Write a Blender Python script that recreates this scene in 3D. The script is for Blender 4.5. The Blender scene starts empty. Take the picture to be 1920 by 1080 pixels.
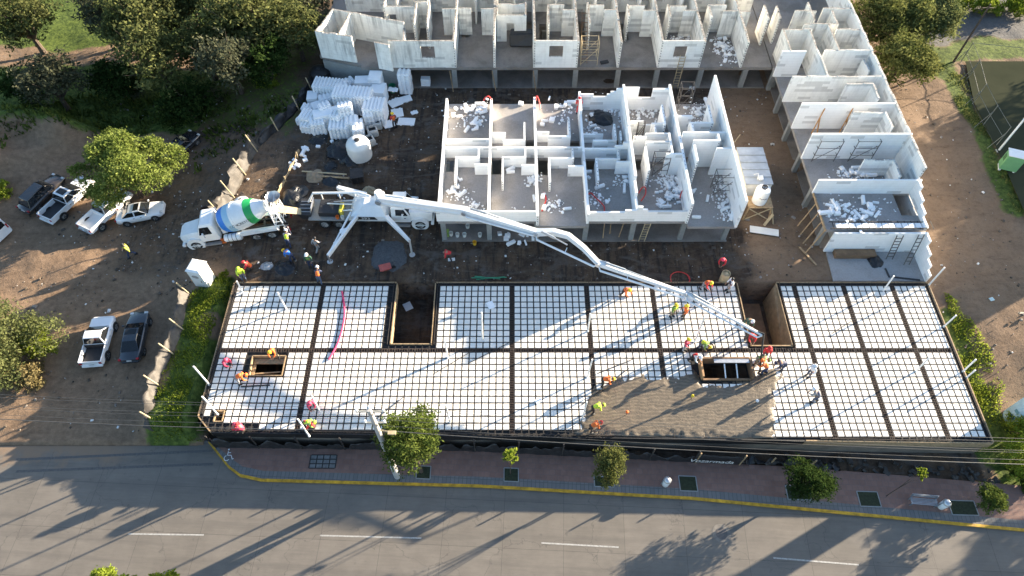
import bpy, bmesh, math, random
import numpy as np
from mathutils import Vector, Matrix, Euler
random.seed(7); rng = np.random.default_rng(7)
S = bpy.context.scene
COL = S.collection
R = math.radians
# ---------------- camera, sky, sun, exposure ----------------
F_PX, PITCH, CAM_H = 1280.0, R(56.2), 48.0
cam = bpy.data.cameras.new('camera'); cam.lens = 24.0; cam.sensor_width = 36.0; cam.clip_start = 0.5; cam.clip_end = 2000
cam_o = bpy.data.objects.new('camera', cam); COL.objects.link(cam_o)
cam_o.location = (0, 0, CAM_H); cam_o.rotation_euler = (R(90) - PITCH, 0, 0)
S.camera = cam_o
SUN_AZ, SUN_EL = R(27.5), R(12.8)
W = bpy.data.worlds.new('World'); S.world = W; W.use_nodes = True
wn = W.node_tree.nodes; wl = W.node_tree.links
sky = wn.new('ShaderNodeTexSky'); sky.sky_type = 'NISHITA'; sky.sun_disc = False
sky.sun_elevation = SUN_EL; sky.sun_rotation = R(90) - SUN_AZ; sky.air_density = 1.0; sky.dust_density = 1.2; sky.ozone_density = 2.0
bg = [n for n in wn if n.type == 'BACKGROUND'][0]; bg.inputs['Strength'].default_value = 0.085
wl.new(sky.outputs[0], bg.inputs['Color'])
sl = bpy.data.lights.new('sun', 'SUN'); sl.energy = 5.0; sl.angle = R(0.5); sl.color = (1.0, 0.845, 0.64)
so = bpy.data.objects.new('sun', sl); COL.objects.link(so)
sv = Vector((math.cos(SUN_EL)*math.cos(SUN_AZ), math.cos(SUN_EL)*math.sin(SUN_AZ), math.sin(SUN_EL)))
so.rotation_euler = sv.to_track_quat('Z', 'Y').to_euler(); so.location = (60, 40, 60)
S.view_settings.view_transform = 'Standard'; S.view_settings.look = 'None'
S.view_settings.exposure = 2.25; S.view_settings.gamma = 1; S.view_settings.use_curve_mapping = False
S.render.engine = 'CYCLES'

# ---------------- measuring: photo pixel -> place at a height ----------------
CT, ST = math.cos(PITCH), math.sin(PITCH)
def P(u, v, z=0.0):
    x = (u-960)/F_PX; y = -(v-540)/F_PX
    dx, dy, dz = x, CT + y*ST, -ST + y*CT
    t = (z-CAM_H)/dz
    return Vector((dx*t, dy*t, z))
def sst(a, b, x):
    t = np.clip((x-a)/(b-a), 0, 1); return t*t*(3-2*t)
def hz(x, y):
    x = np.asarray(x, float); y = np.asarray(y, float)
    L = 1 - sst(-37., -23.6, x)
    yard = -1.8*L
    left = (1-sst(30, 38, y))*(-1.9) + sst(30, 38, y)*yard
    right = -1.95 + 1.95*sst(18.5, 33, y)
    deck = np.where(y < 18.7, -2.08, -2.5)
    h = np.where(x < -23.55, left, np.where(x > 35.25, right, np.where(y < 32.62, deck, yard)))
    h = np.where((x >= -23.55) & (x <= 35.25) & (y < 32.62), deck, h)
    st = sst(-29.2, -27.2, x)*(1-sst(-24.5, -23.8, x))*sst(19.0, 20.6, y)*(1-sst(31, 36, y))
    h = np.where(x < -23.55, h*(1-st) + (-0.12)*st, h)
    h = np.where((y < 17.3) | ((x < -23.55) & (y < 19.02)), -2.08, h)
    # spoil heap behind the parked cars
    d = np.hypot((x+48.5)/6.8, (y-49.3)/4.6)
    h = h + 2.8*np.exp(-(d-0.7)**2*9)*sst(46.5, 49.5, y + (-48.5-x)*.45) + 1.4*np.exp(-d*d*1.8)
    h = h - 0.9*sst(58, 66, y)*(x < -18)
    return h
def G(u, v, dz=0.0):
    z = -1.0
    for _ in range(12):
        p = P(u, v, z); z = 0.4*z + 0.6*(float(hz(p.x, p.y)) + dz)
    return P(u, v, z)

# ---------------- mesh helpers ----------------
class MB:
    def __init__(s): s.v = []; s.f = []; s.m = []
    def add(s, vs, fs, mi=0):
        n = len(s.v); s.v += [tuple(p) for p in vs]; s.f += [tuple(i+n for i in f) for f in fs]; s.m += [mi]*len(fs)
    def hexa(s, p, mi=0):
        s.add(p, [(0,3,2,1),(4,5,6,7),(0,1,5,4),(1,2,6,5),(2,3,7,6),(3,0,4,7)], mi)
    def box(s, c, d, rz=0, mi=0, rot=None, taper=1.0):
        x, y, z = d[0]/2, d[1]/2, d[2]/2
        pts = [(-x,-y,-z),(x,-y,-z),(x,y,-z),(-x,y,-z),(-x*taper,-y*taper,z),(x*taper,-y*taper,z),(x*taper,y*taper,z),(-x*taper,y*taper,z)]
        M = (Euler(rot).to_matrix() if rot else Euler((0,0,rz)).to_matrix())
        s.hexa([M @ Vector(p) + Vector(c) for p in pts], mi)
    def span(s, x0, x1, y0, y1, z0, z1, mi=0):
        s.box(((x0+x1)/2, (y0+y1)/2, (z0+z1)/2), (x1-x0, y1-y0, z1-z0), mi=mi)
    def bar(s, a, b, w, h=None, mi=0):
        h = h or w; a = Vector(a); b = Vector(b); d = b-a; L = d.length
        if L < 1e-6: return
        q = d.to_track_quat('X', 'Z').to_matrix(); c = (a+b)/2
        x, y, z = L/2, w/2, h/2
        pts = [(-x,-y,-z),(x,-y,-z),(x,y,-z),(-x,y,-z),(-x,-y,z),(x,-y,z),(x,y,z),(-x,y,z)]
        s.hexa([q @ Vector(p) + c for p in pts], mi)
    def tube(s, pts, r, n=6, mi=0):
        pts = [Vector(p) for p in pts]; k = len(pts); rs = r if isinstance(r, (list, tuple)) else [r]*k
        base = len(s.v); up = None
        for i, p in enumerate(pts):
            d = (pts[min(i+1, k-1)] - pts[max(i-1, 0)]).normalized()
            if up is None or abs(d.dot(up)) > .98: up = Vector((0,0,1)) if abs(d.z) < .9 else Vector((1,0,0))
            a = d.cross(up).normalized(); b = d.cross(a); up = b*-1 if abs(b.z) > .01 else up
            a = d.cross(up).normalized(); b = d.cross(a)
            for j in range(n):
                t = 2*math.pi*j/n; s.v.append(tuple(p + (a*math.cos(t)+b*math.sin(t))*rs[i]))
        for i in range(k-1):
            for j in range(n):
                j2 = (j+1) % n
                s.f.append((base+i*n+j, base+i*n+j2, base+(i+1)*n+j2, base+(i+1)*n+j)); s.m.append(mi)
        s.f.append(tuple(base+j for j in range(n))); s.m.append(mi)
        s.f.append(tuple(base+(k-1)*n+j for j in reversed(range(n)))); s.m.append(mi)
    def cyl(s, a, b, r0, r1=None, n=12, mi=0): s.tube([a, b], [r0, r0 if r1 is None else r1], n, mi)
    def lathe(s, prof, n=20, M=None, mi=0, caps=True):
        M = M or Matrix.Identity(4); base = len(s.v)
        for r, z in prof:
            for j in range(n):
                t = 2*math.pi*j/n; s.v.append(tuple(M @ Vector((r*math.cos(t), r*math.sin(t), z))))
        for i in range(len(prof)-1):
            for j in range(n):
                j2 = (j+1) % n; s.f.append((base+i*n+j, base+i*n+j2, base+(i+1)*n+j2, base+(i+1)*n+j)); s.m.append(mi)
        if caps:
            s.f.append(tuple(base+j for j in reversed(range(n)))); s.m.append(mi)
            k = len(prof)-1; s.f.append(tuple(base+k*n+j for j in range(n))); s.m.append(mi)
    def prism(s, poly, z0, z1, mi=0):
        n = len(poly)
        s.add([(p[0],p[1],z0) for p in poly] + [(p[0],p[1],z1) for p in poly],
              [tuple(reversed(range(n))), tuple(range(n, 2*n))] + [(i,(i+1)%n,n+(i+1)%n,n+i) for i in range(n)], mi)
    def loft(s, rings, mi=0, caps=True):
        base = len(s.v); n = len(rings[0])
        for r in rings: s.v += [tuple(p) for p in r]
        for i in range(len(rings)-1):
            for j in range(n):
                j2 = (j+1) % n; s.f.append((base+i*n+j, base+i*n+j2, base+(i+1)*n+j2, base+(i+1)*n+j)); s.m.append(mi)
        if caps:
            s.f.append(tuple(base+j for j in reversed(range(n)))); s.m.append(mi)
            k = len(rings)-1; s.f.append(tuple(base+k*n+j for j in range(n))); s.m.append(mi)
    def build(s, name, mats, parent=None, bevel=0, smooth=False, fix=True):
        me = bpy.data.meshes.new(name); me.from_pydata(s.v, [], s.f); 
        mats = mats if isinstance(mats, (list, tuple)) else [mats]
        for m in mats: me.materials.append(m)
        if len(mats) > 1: me.polygons.foreach_set('material_index', s.m)
        if fix:
            bm = bmesh.new(); bm.from_mesh(me); bmesh.ops.recalc_face_normals(bm, faces=bm.faces); bm.to_mesh(me); bm.free()
        if smooth:
            me.polygons.foreach_set('use_smooth', [True]*len(me.polygons))
            try: me.set_sharp_from_angle(angle=R(40))
            except Exception: pass
        o = bpy.data.objects.new(name, me); COL.objects.link(o)
        if parent:
            o.parent = parent; o.matrix_parent_inverse = Matrix.Translation(parent.location).inverted() if parent.get('_w') else Matrix.Identity(4)
        if bevel:
            b = o.modifiers.new('bevel', 'BEVEL'); b.width = bevel; b.segments = 2; b.limit_method = 'ANGLE'
        return o
def tag(o, label, cat, group=None, kind=None):
    if label: o['label'] = label
    if cat: o['category'] = cat
    if group: o['group'] = group
    if kind: o['kind'] = kind
    return o
def empty(name, loc, label, cat, group=None, rz=0, world=True):
    """thing: an Empty at its base.  world=True: children are given in world coordinates"""
    o = bpy.data.objects.new(name, None); COL.objects.link(o); o.location = loc; o.rotation_euler = (0, 0, rz); o.empty_display_size = .2
    if world: WORLDP.add(o.name); o['_w'] = 1
    return tag(o, label, cat, group)
WORLDP = set()
KIDS = {}
def kids(o): return [c for c in bpy.data.objects if c.parent == o]
def copy_tree(o, parent=None, table=None):
    c = o.copy(); COL.objects.link(c)
    if parent: c.parent = parent
    for ch in table[o.name] if table and o.name in table else kids(o): copy_tree(ch, c, table)
    return c
def raw_mesh(name, verts, faces4, mats, parent=None):
    """fast mesh from numpy arrays of equal-sized faces"""
    me = bpy.data.meshes.new(name); nv = len(verts); nf, k = faces4.shape
    me.vertices.add(nv); me.vertices.foreach_set('co', np.asarray(verts, np.float32).ravel())
    me.loops.add(nf*k); me.loops.foreach_set('vertex_index', faces4.astype(np.int32).ravel())
    me.polygons.add(nf); me.polygons.foreach_set('loop_start', np.arange(0, nf*k, k, dtype=np.int32))
    me.update(calc_edges=True); me.validate(); me.polygons.foreach_set('use_smooth', [False]*nf)
    for m in (mats if isinstance(mats, (list, tuple)) else [mats]): me.materials.append(m)
    o = bpy.data.objects.new(name, me); COL.objects.link(o)
    if parent: o.parent = parent
    return o

# ---------------- materials ----------------
def nodes(name):
    m = bpy.data.materials.new(name); m.use_nodes = True
    nt = m.node_tree; b = nt.nodes['Principled BSDF']; return m, nt, b
def ramp(nt, fac, stops):
    r = nt.nodes.new('ShaderNodeValToRGB'); nt.links.new(fac, r.inputs[0]); e = r.color_ramp.elements
    while len(e) < len(stops): e.new(0.5)
    for i, (p, c) in enumerate(stops): e[i].position = p; e[i].color = c if len(c) == 4 else (*c, 1)
    return r.outputs[0]
def noise(nt, vec, scale, detail=5, rough=.6, dist=0):
    n = nt.nodes.new('ShaderNodeTexNoise'); n.inputs['Scale'].default_value = scale; n.inputs['Detail'].default_value = detail
    n.inputs['Roughness'].default_value = rough; n.inputs['Distortion'].default_value = dist
    if vec: nt.links.new(vec, n.inputs['Vector'])
    return n.outputs['Fac']
def mix(nt, fac, a, b, mode='MIX'):
    n = nt.nodes.new('ShaderNodeMix'); n.data_type = 'RGBA'; n.blend_type = mode
    for s, v in ((0, fac), (6, a), (7, b)):
        if hasattr(v, 'links') or hasattr(v, 'is_linked'): nt.links.new(v, n.inputs[s])
        elif s == 0: n.inputs[0].default_value = v
        else: n.inputs[s].default_value = (*v, 1) if len(v) == 3 else v
    return n.outputs[2]
def mth(nt, op, a, b=None, clamp=False):
    n = nt.nodes.new('ShaderNodeMath'); n.operation = op; n.use_clamp = clamp
    for i, v in enumerate((a, b)):
        if v is None: continue
        if hasattr(v, 'is_linked'): nt.links.new(v, n.inputs[i])
        else: n.inputs[i].default_value = v
    return n.outputs[0]
def geo(nt): return nt.nodes.new('ShaderNodeNewGeometry').outputs['Position']
def tco(nt): return nt.nodes.new('ShaderNodeTexCoord').outputs['Object']
def mapv(nt, vec, scale=(1,1,1), rot=(0,0,0), loc=(0,0,0)):
    n = nt.nodes.new('ShaderNodeMapping'); nt.links.new(vec, n.inputs[0]); n.inputs['Scale'].default_value = scale; n.inputs['Rotation'].default_value = rot; n.inputs['Location'].default_value = loc
    return n.outputs[0]
def bump(nt, b, h, st, d=.02):
    n = nt.nodes.new('ShaderNodeBump'); n.inputs['Strength'].default_value = st; n.inputs['Distance'].default_value = d
    nt.links.new(h, n.inputs['Height']); nt.links.new(n.outputs[0], b.inputs['Normal'])
def plain(name, c, rough=.7, var=.25, scale=3., metal=0., bmp=0., coat=0.):
    m, nt, b = nodes(name); v = tco(nt); f = noise(nt, v, scale)
    lo = tuple(x*(1-var) for x in c); hi = tuple(min(1, x*(1+var)) for x in c)
    col = ramp(nt, f, [(.3, lo), (.7, hi)]); nt.links.new(col, b.inputs['Base Color'])
    b.inputs['Roughness'].default_value = rough; b.inputs['Metallic'].default_value = metal
    if coat: b.inputs['Coat Weight'].default_value = coat; b.inputs['Coat Roughness'].default_value = .08
    if bmp: bump(nt, b, noise(nt, v, scale*6), bmp)
    return m
def foam_wall(name, base, weather, patch=.12):
    """foam-block walling: block seams, odd grey blocks, grime streaks where weathered"""
    m, nt, b = nodes(name); p = geo(nt)
    sx = nt.nodes.new('ShaderNodeSeparateXYZ'); nt.links.new(p, sx.inputs[0])
    cx = nt.nodes.new('ShaderNodeCombineXYZ'); nt.links.new(mth(nt, 'ADD', sx.outputs[0], sx.outputs[1]), cx.inputs[0]); nt.links.new(sx.outputs[2], cx.inputs[1])
    br = nt.nodes.new('ShaderNodeTexBrick'); nt.links.new(cx.outputs[0], br.inputs['Vector'])
    br.inputs['Scale'].default_value = 1; br.inputs['Brick Width'].default_value = 1.22; br.inputs['Row Height'].default_value = .305
    br.inputs['Mortar Size'].default_value = .008; br.inputs['Mortar Smooth'].default_value = .5
    br.inputs['Color1'].default_value = (0,0,0,1); br.inputs['Color2'].default_value = (1,1,1,1); br.inputs['Mortar'].default_value = (.5,.5,.5,1)
    blk = ramp(nt, br.outputs['Color'], [(1-patch, (0,0,0)), (1-patch+.01, (1,1,1))])
    c0 = mix(nt, blk, base, tuple(x*.72 for x in base))
    c1 = mix(nt, mth(nt, 'MULTIPLY', br.outputs['Fac'], .35), c0, (.42,.41,.39))
    f = noise(nt, p, 1.3, 6, .65)
    c2 = mix(nt, mth(nt, 'MULTIPLY', ramp(nt, f, [(.45,(0,0,0)),(.75,(1,1,1))]), (.14 if not weather else .2) + .2*weather), c1, (.42,.40,.35))
    if weather > .2:
        gn = nt.nodes.new('ShaderNodeNewGeometry'); sn = nt.nodes.new('ShaderNodeSeparateXYZ'); nt.links.new(gn.outputs['Normal'], sn.inputs[0])
        tp = mth(nt, 'GREATER_THAN', sn.outputs[2], .6); sp = ramp(nt, noise(nt, p, 5, 5, .8), [(.35,(.09,.075,.06)),(.5,(.30,.27,.23)),(.62,(.62,.6,.55))])
        c2 = mix(nt, mth(nt, 'MULTIPLY', tp, min(1, .3+weather)), c2, sp)
        st = noise(nt, mapv(nt, p, (2.0,2.0,.16)), 1.0, 7, .72, .5)
        big = noise(nt, mapv(nt, p, (.25,.25,.3)), 1.0, 3)
        top = nt.nodes.new('ShaderNodeMapRange'); nt.links.new(sx.outputs[2], top.inputs[0]); top.inputs[1].default_value = 2.7; top.inputs[2].default_value = 6.0; top.inputs[3].default_value = .25; top.inputs[4].default_value = 1.0
        k = mth(nt, 'MULTIPLY', ramp(nt, st, [(.47,(0,0,0)),(.64,(1,1,1))]), top.outputs[0])
        k = mth(nt, 'MULTIPLY', k, ramp(nt, big, [(.38,(.12,.12,.12)),(.68,(1.,1.,1.))]))
        c2 = mix(nt, mth(nt, 'MULTIPLY', k, weather, True), c2, (.085,.082,.075))
    nt.links.new(c2, b.inputs['Base Color']); b.inputs['Roughness'].default_value = .85
    bump(nt, b, noise(nt, p, 14), .25, .01)
    return m
def slabmat(name, c, stain=(.16,.13,.10), amt=.5, sc=.5):
    m, nt, b = nodes(name); p = geo(nt)
    f = noise(nt, p, sc, 7, .6, .3); g = noise(nt, p, 9, 6, .7)
    col = mix(nt, mth(nt, 'MULTIPLY', ramp(nt, f, [(.42,(0,0,0)),(.62,(1,1,1))]), amt), c, stain)
    col = mix(nt, .35, col, ramp(nt, g, [(.3,tuple(x*.55 for x in c)),(.7,tuple(x*1.35 for x in c))]), 'MIX')
    nt.links.new(col, b.inputs['Base Color']); b.inputs['Roughness'].default_value = .85
    bump(nt, b, g, .4, .02); return m
MT = {}
MT['foam'] = foam_wall('foam_wall_new', (.91,.91,.89), 0, .07)
MT['foam_mid'] = foam_wall('foam_wall_dusty', (.87,.87,.83), .35, .16)
MT['foam_old'] = foam_wall('foam_wall_weathered', (.86,.85,.79), .95, .14)
MT['eps'] = plain('foam_white', (.90,.905,.905), .8, .04, 2, bmp=.1)
MT['conc'] = slabmat('concrete_floor', (.32,.30,.285), (.155,.135,.11), .6, .45)
MT['conc_old'] = slabmat('concrete_floor_old', (.245,.222,.20), (.10,.085,.068), .75, .5)
MT['conc_grey'] = slabmat('concrete_raw', (.27,.28,.27), (.17,.17,.16), .5, .8)
MT['black'] = plain('black_sheet', (.012,.012,.013), .55, .4, 4, bmp=.6)
MT['void'] = plain('dark_hole', (.02,.02,.02), .9)
MT['wood'] = plain('form_timber', (.36,.25,.14), .8, .35, 5, bmp=.2)
MT['ply'] = plain('plywood_brown', (.20,.12,.065), .75, .3, 2)
MT['steel'] = plain('rusty_bar', (.075,.05,.037), .8, .4, 6)
MT['steel_dk'] = plain('dark_bar', (.035,.03,.028), .8, .4, 6)
MT['scaf'] = plain('scaffold_tube', (.10,.09,.08), .6, .4, 5)
MT['white'] = plain('white_paint', (.80,.81,.80), .35, .06, 2, coat=.3)
MT['pvc'] = plain('white_pipe', (.80,.80,.78), .4, .05)
MT['tank'] = plain('white_plastic', (.78,.77,.72), .45, .06, 1.5)
MT['tyre'] = plain('tyre_rubber', (.018,.018,.018), .85)
MT['rim'] = plain('rim_alloy', (.55,.56,.57), .35, .1, 4, metal=.7)
MT['rim_w'] = plain('rim_white', (.7,.7,.68), .4)
MT['glass'] = plain('dark_glass', (.012,.014,.016), .06, .1)
MT['dark'] = plain('dark_part', (.025,.025,.027), .6)
MT['chrome'] = plain('bright_metal', (.6,.6,.6), .2, .1, 4, metal=.9)
MT['redlamp'] = plain('red_lamp', (.35,.015,.02), .25)
MT['lamp'] = plain('clear_lamp', (.6,.6,.58), .15)
MT['red'] = plain('red_hose', (.62,.05,.04), .5, .15)
MT['pink'] = plain('pink_hose', (.75,.06,.16), .5, .15)
MT['green_p'] = plain('green_pipe', (.05,.28,.15), .5)
MT['orange'] = plain('orange_paint', (.75,.18,.03), .5)
MT['yellow'] = plain('yellow_paint', (.72,.42,.03), .6, .15, 4)
MT['tan'] = plain('tan_board', (.45,.36,.22), .8, .2, 3)
# ---------------- setting: ground sheet ----------------
def terrain():
    def lines(a, b, st, extra): 
        l = list(np.arange(a, b+.01, st)) + extra; return np.array(sorted(set(round(float(q), 3) for q in l)))
    xs = lines(-74, 76, .5, [-400,-200,-120,-90,90,120,200,400,-23.6,-23.5,35.2,35.3])
    ys = lines(-4, 92, .5, [-120,-50,-20,-10,110,140,200,400,18.66,18.74,18.98,19.06,32.6,32.66,17.28,17.34])
    X, Y = np.meshgrid(xs, ys); Z = hz(X, Y)
    rough = ((Y > 32.7) | (X < -24) | (X > 36)) & ((X > -23.6) | (Y > 19.3))
    def vn(sc, seed):
        r = np.random.default_rng(seed); n = 64; g = r.random((n, n))
        a = (X/sc) % n; b = (Y/sc) % n; i = np.floor(a).astype(int); j = np.floor(b).astype(int); fa = a-i; fb = b-j
        fa = fa*fa*(3-2*fa); fb = fb*fb*(3-2*fb); i2 = (i+1) % n; j2 = (j+1) % n; i %= n; j %= n
        return (g[i,j]*(1-fa)+g[i2,j]*fa)*(1-fb) + (g[i,j2]*(1-fa)+g[i2,j2]*fa)*fb
    Z = Z + np.where(rough & (Y > 17.5), (vn(1.1, 1)-.5)*.14 + (vn(3.3, 2)-.5)*.22 + (vn(.6, 5)-.5)*.05, 0)
    V = np.stack([X, Y, Z], -1).reshape(-1, 3); nx, ny = len(xs), len(ys)
    idx = np.arange(nx*ny).reshape(ny, nx)
    Fq = np.stack([idx[:-1,:-1], idx[:-1,1:], idx[1:,1:], idx[1:,:-1]], -1).reshape(-1, 4)
    n1, n2 = vn(4, 3)-.5, vn(1.5, 4)-.5
    jx, jy = X + n1*2.2 + n2*1.2, Y + n1*2.0 - n2*1.2
    # zones: grass, dark wet soil, grey asphalt
    gr = np.zeros_like(X); wet = np.zeros_like(X); asp = np.zeros_like(X)
    strip_l = ((jx > -27.6) & (jx < -23.8) & (jy > 18.2) & (jy < 33.5))
    bare = np.hypot((X+25.2)/1.2, (Y-29)/1.9) < 1 + n2
    gr = np.where(strip_l & ~bare, 1, gr)
    gr = np.where((jx > 35.4) & (jx < 37.4 + np.clip((27-jy)*.3, 0, 3)) & (jy > 14.5) & (jy < 30), 1, gr)
    gr = np.where((jy > 52.5 - (jx+60)*.05) & (jx < -33) & (jy > 49.5), .9, gr)
    gr = np.where((jx < -46) & (jy > 38) & (jy < 43) & (jx < -57), 1, gr)
    gr = np.where((jx > -33) & (jx <= -22) & (jy > 50 + (-22-jx)*.2), .55, gr)
    gr = np.where((jx < -44.5) & (jy < 27) & (jy > 19) & (jx < -43), 1, gr)
    gr = np.where((jx > 48 + (60-jy)*-.02) & (jx < 52 + (60-jy)*.25) & (jy > 40) & (jy < 63), 1, gr)
    gr = np.where((jx > 44) & (jy > 62.2) & (jy < 65.5), .9, gr); gr = np.where((jx > 38) & (jy > 74), 1, gr)
    gr = np.where((X > 52 + (60-Y)*.22) & (Y > 44) & (Y < 62.5), .45, gr)
    wet = np.where((jx > -24) & (jx < 20.5) & (jy > 32.5), 1, wet)
    wet = np.where((jx > -36) & (jx <= -24) & (jy > 34) & (jy < 44), .55, wet)
    wet = np.where((jx > -35) & (jx < -20) & (jy > 44), .55, wet)
    wet = np.where((jx > 20.5) & (jx < 36) & (jy > 32.5), .35, wet)
    wet = np.where((X > -23.6) & (X < 35.3) & (Y < 32.62), .8, wet)
    asp = np.where((jx > 42) & (jy > 65.5) & (jy < 74), 1, asp)
    asp = np.where((jx < -30) & (jy > 69) & (jy < 73.5), .55, asp)
    asp = np.where((X > 52 + (60-Y)*.22) & (Y > 44) & (Y < 62.5), .6, asp)
    def zone(px):
        pl = [P(u, v, 0) for u, v in px]; c = np.zeros(X.shape, bool)
        for i in range(len(pl)):
            a, b = pl[i], pl[i-1]; k = ((a.y > jy) != (b.y > jy)) & (jx < (b.x-a.x)*(jy-a.y)/(b.y-a.y+1e-9)+a.x); c ^= k
        return c
    cz = zone([(1800,112),(1980,112),(2040,420),(1915,400),(1862,285),(1815,190)]); gr[cz] = 0; asp[cz] = 0; lz = zone([(-300,45),(0,58),(270,48),(520,70),(520,98),(260,84),(0,96),(-300,90)]); gr[lz] = 0; asp[lz] = .35; wet[lz] = 0
    vz = zone([(1740,95),(1920,85),(1920,112),(1800,114),(1822,200),(1868,285),(1925,400),(1890,400),(1840,300),(1790,205)]); gr[vz] = .95; asp[vz] = 0
    wet = np.where((X > 35.3) & (Y > 18), np.maximum(wet, .34), wet)
    def blur(a, n=3):
        for _ in range(n):
            a = np.pad(a, 1, 'edge'); a = (a[:-2,1:-1]+a[2:,1:-1]+a[1:-1,:-2]+a[1:-1,2:]+2*a[1:-1,1:-1])/6
        return a
    gr, wet, asp = blur(gr), blur(wet, 5), blur(asp)
    m, nt, b = nodes('ground_soil'); p = geo(nt)
    at = nt.nodes.new('ShaderNodeAttribute'); at.attribute_name = 'zone'
    sp = nt.nodes.new('ShaderNodeSeparateColor'); nt.links.new(at.outputs['Color'], sp.inputs[0])
    f1 = noise(nt, p, .35, 7, .62); f2 = noise(nt, p, 2.2, 7, .7); f3 = noise(nt, p, 14, 5, .75)
    rut = noise(nt, mapv(nt, p, (.3,1.0,1), (0,0,R(-16))), .9, 6, .65, 1.6)
    def tri(c, v): return ramp(nt, f2, [(.25, tuple(x*(1-v) for x in c)), (.5, c), (.78, tuple(x*(1+v) for x in c))])
    dirt = mix(nt, f1, tri((0.1680,0.1104,0.0691), .4), tri((0.2928,0.2030,0.1347), .35))
    dirt = mix(nt, ramp(nt, rut, [(.5,(0,0,0)),(.72,(.45,.45,.45))]), dirt, (0.0920,0.0600,0.0384))
    soil = mix(nt, ramp(nt, f1, [(.4,(0,0,0)),(.65,(1,1,1))]), tri((.063,.0435,.0305), .5), tri((.128,.086,.055), .45))
    rut2 = noise(nt, mapv(nt, p, (1.5,.16,1), (0,0,R(-9))), 1.3, 5, .6, .5)
    soil = mix(nt, ramp(nt, rut2, [(.5,(0,0,0)),(.62,(.75,.75,.75))]), soil, (.028,.024,.021))
    soil = mix(nt, ramp(nt, noise(nt, p, .55, 5, .7), [(.54,(0,0,0)),(.68,(.8,.8,.8))]), soil, (0.1200,0.1080,0.0960))
    soil = mix(nt, ramp(nt, rut, [(.52,(0,0,0)),(.66,(.8,.8,.8))]), soil, (0.1200,0.1000,0.0840))
    grass = mix(nt, ramp(nt, f2, [(.35,(0,0,0)),(.7,(1,1,1))]), tri((0.0450,0.0765,0.0162), .5), tri((.13,.165,.035), .4))
    asph = tri((0.1292,0.1254,0.1216), .3)
    def edge(s): return ramp(nt, mth(nt, 'ADD', s, mth(nt, 'MULTIPLY', mth(nt, 'SUBTRACT', f2, .5), .9)), [(.36,(0,0,0)),(.64,(1,1,1))])
    c = mix(nt, edge(sp.outputs[1]), dirt, soil); c = mix(nt, edge(sp.outputs[2]), c, asph); c = mix(nt, edge(sp.outputs[0]), c, grass)
    c = mix(nt, .5, c, ramp(nt, f3, [(.25,(.35,.35,.35)),(.55,(1,1,1)),(.8,(1.5,1.5,1.5))]), 'MULTIPLY')
    nt.links.new(c, b.inputs['Base Color']); b.inputs['Roughness'].default_value = .95; b.inputs['Specular IOR Level'].default_value = .2
    hs = mth(nt, 'ADD', f2, mth(nt, 'MULTIPLY', f3, .35)); bump(nt, b, hs, .7, .09)
    o = raw_mesh('ground', V, Fq, m)
    ca = o.data.color_attributes.new('zone', 'FLOAT_COLOR', 'POINT')
    ca.data.foreach_set('color', np.stack([gr, wet, asp, np.ones_like(gr)], -1).astype(np.float32).ravel())
    o.data.polygons.foreach_set('use_smooth', [True]*len(o.data.polygons))
    tag(o, 'bare brown earth of the building site and its surroundings', 'ground', kind='structure')
terrain()
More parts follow.
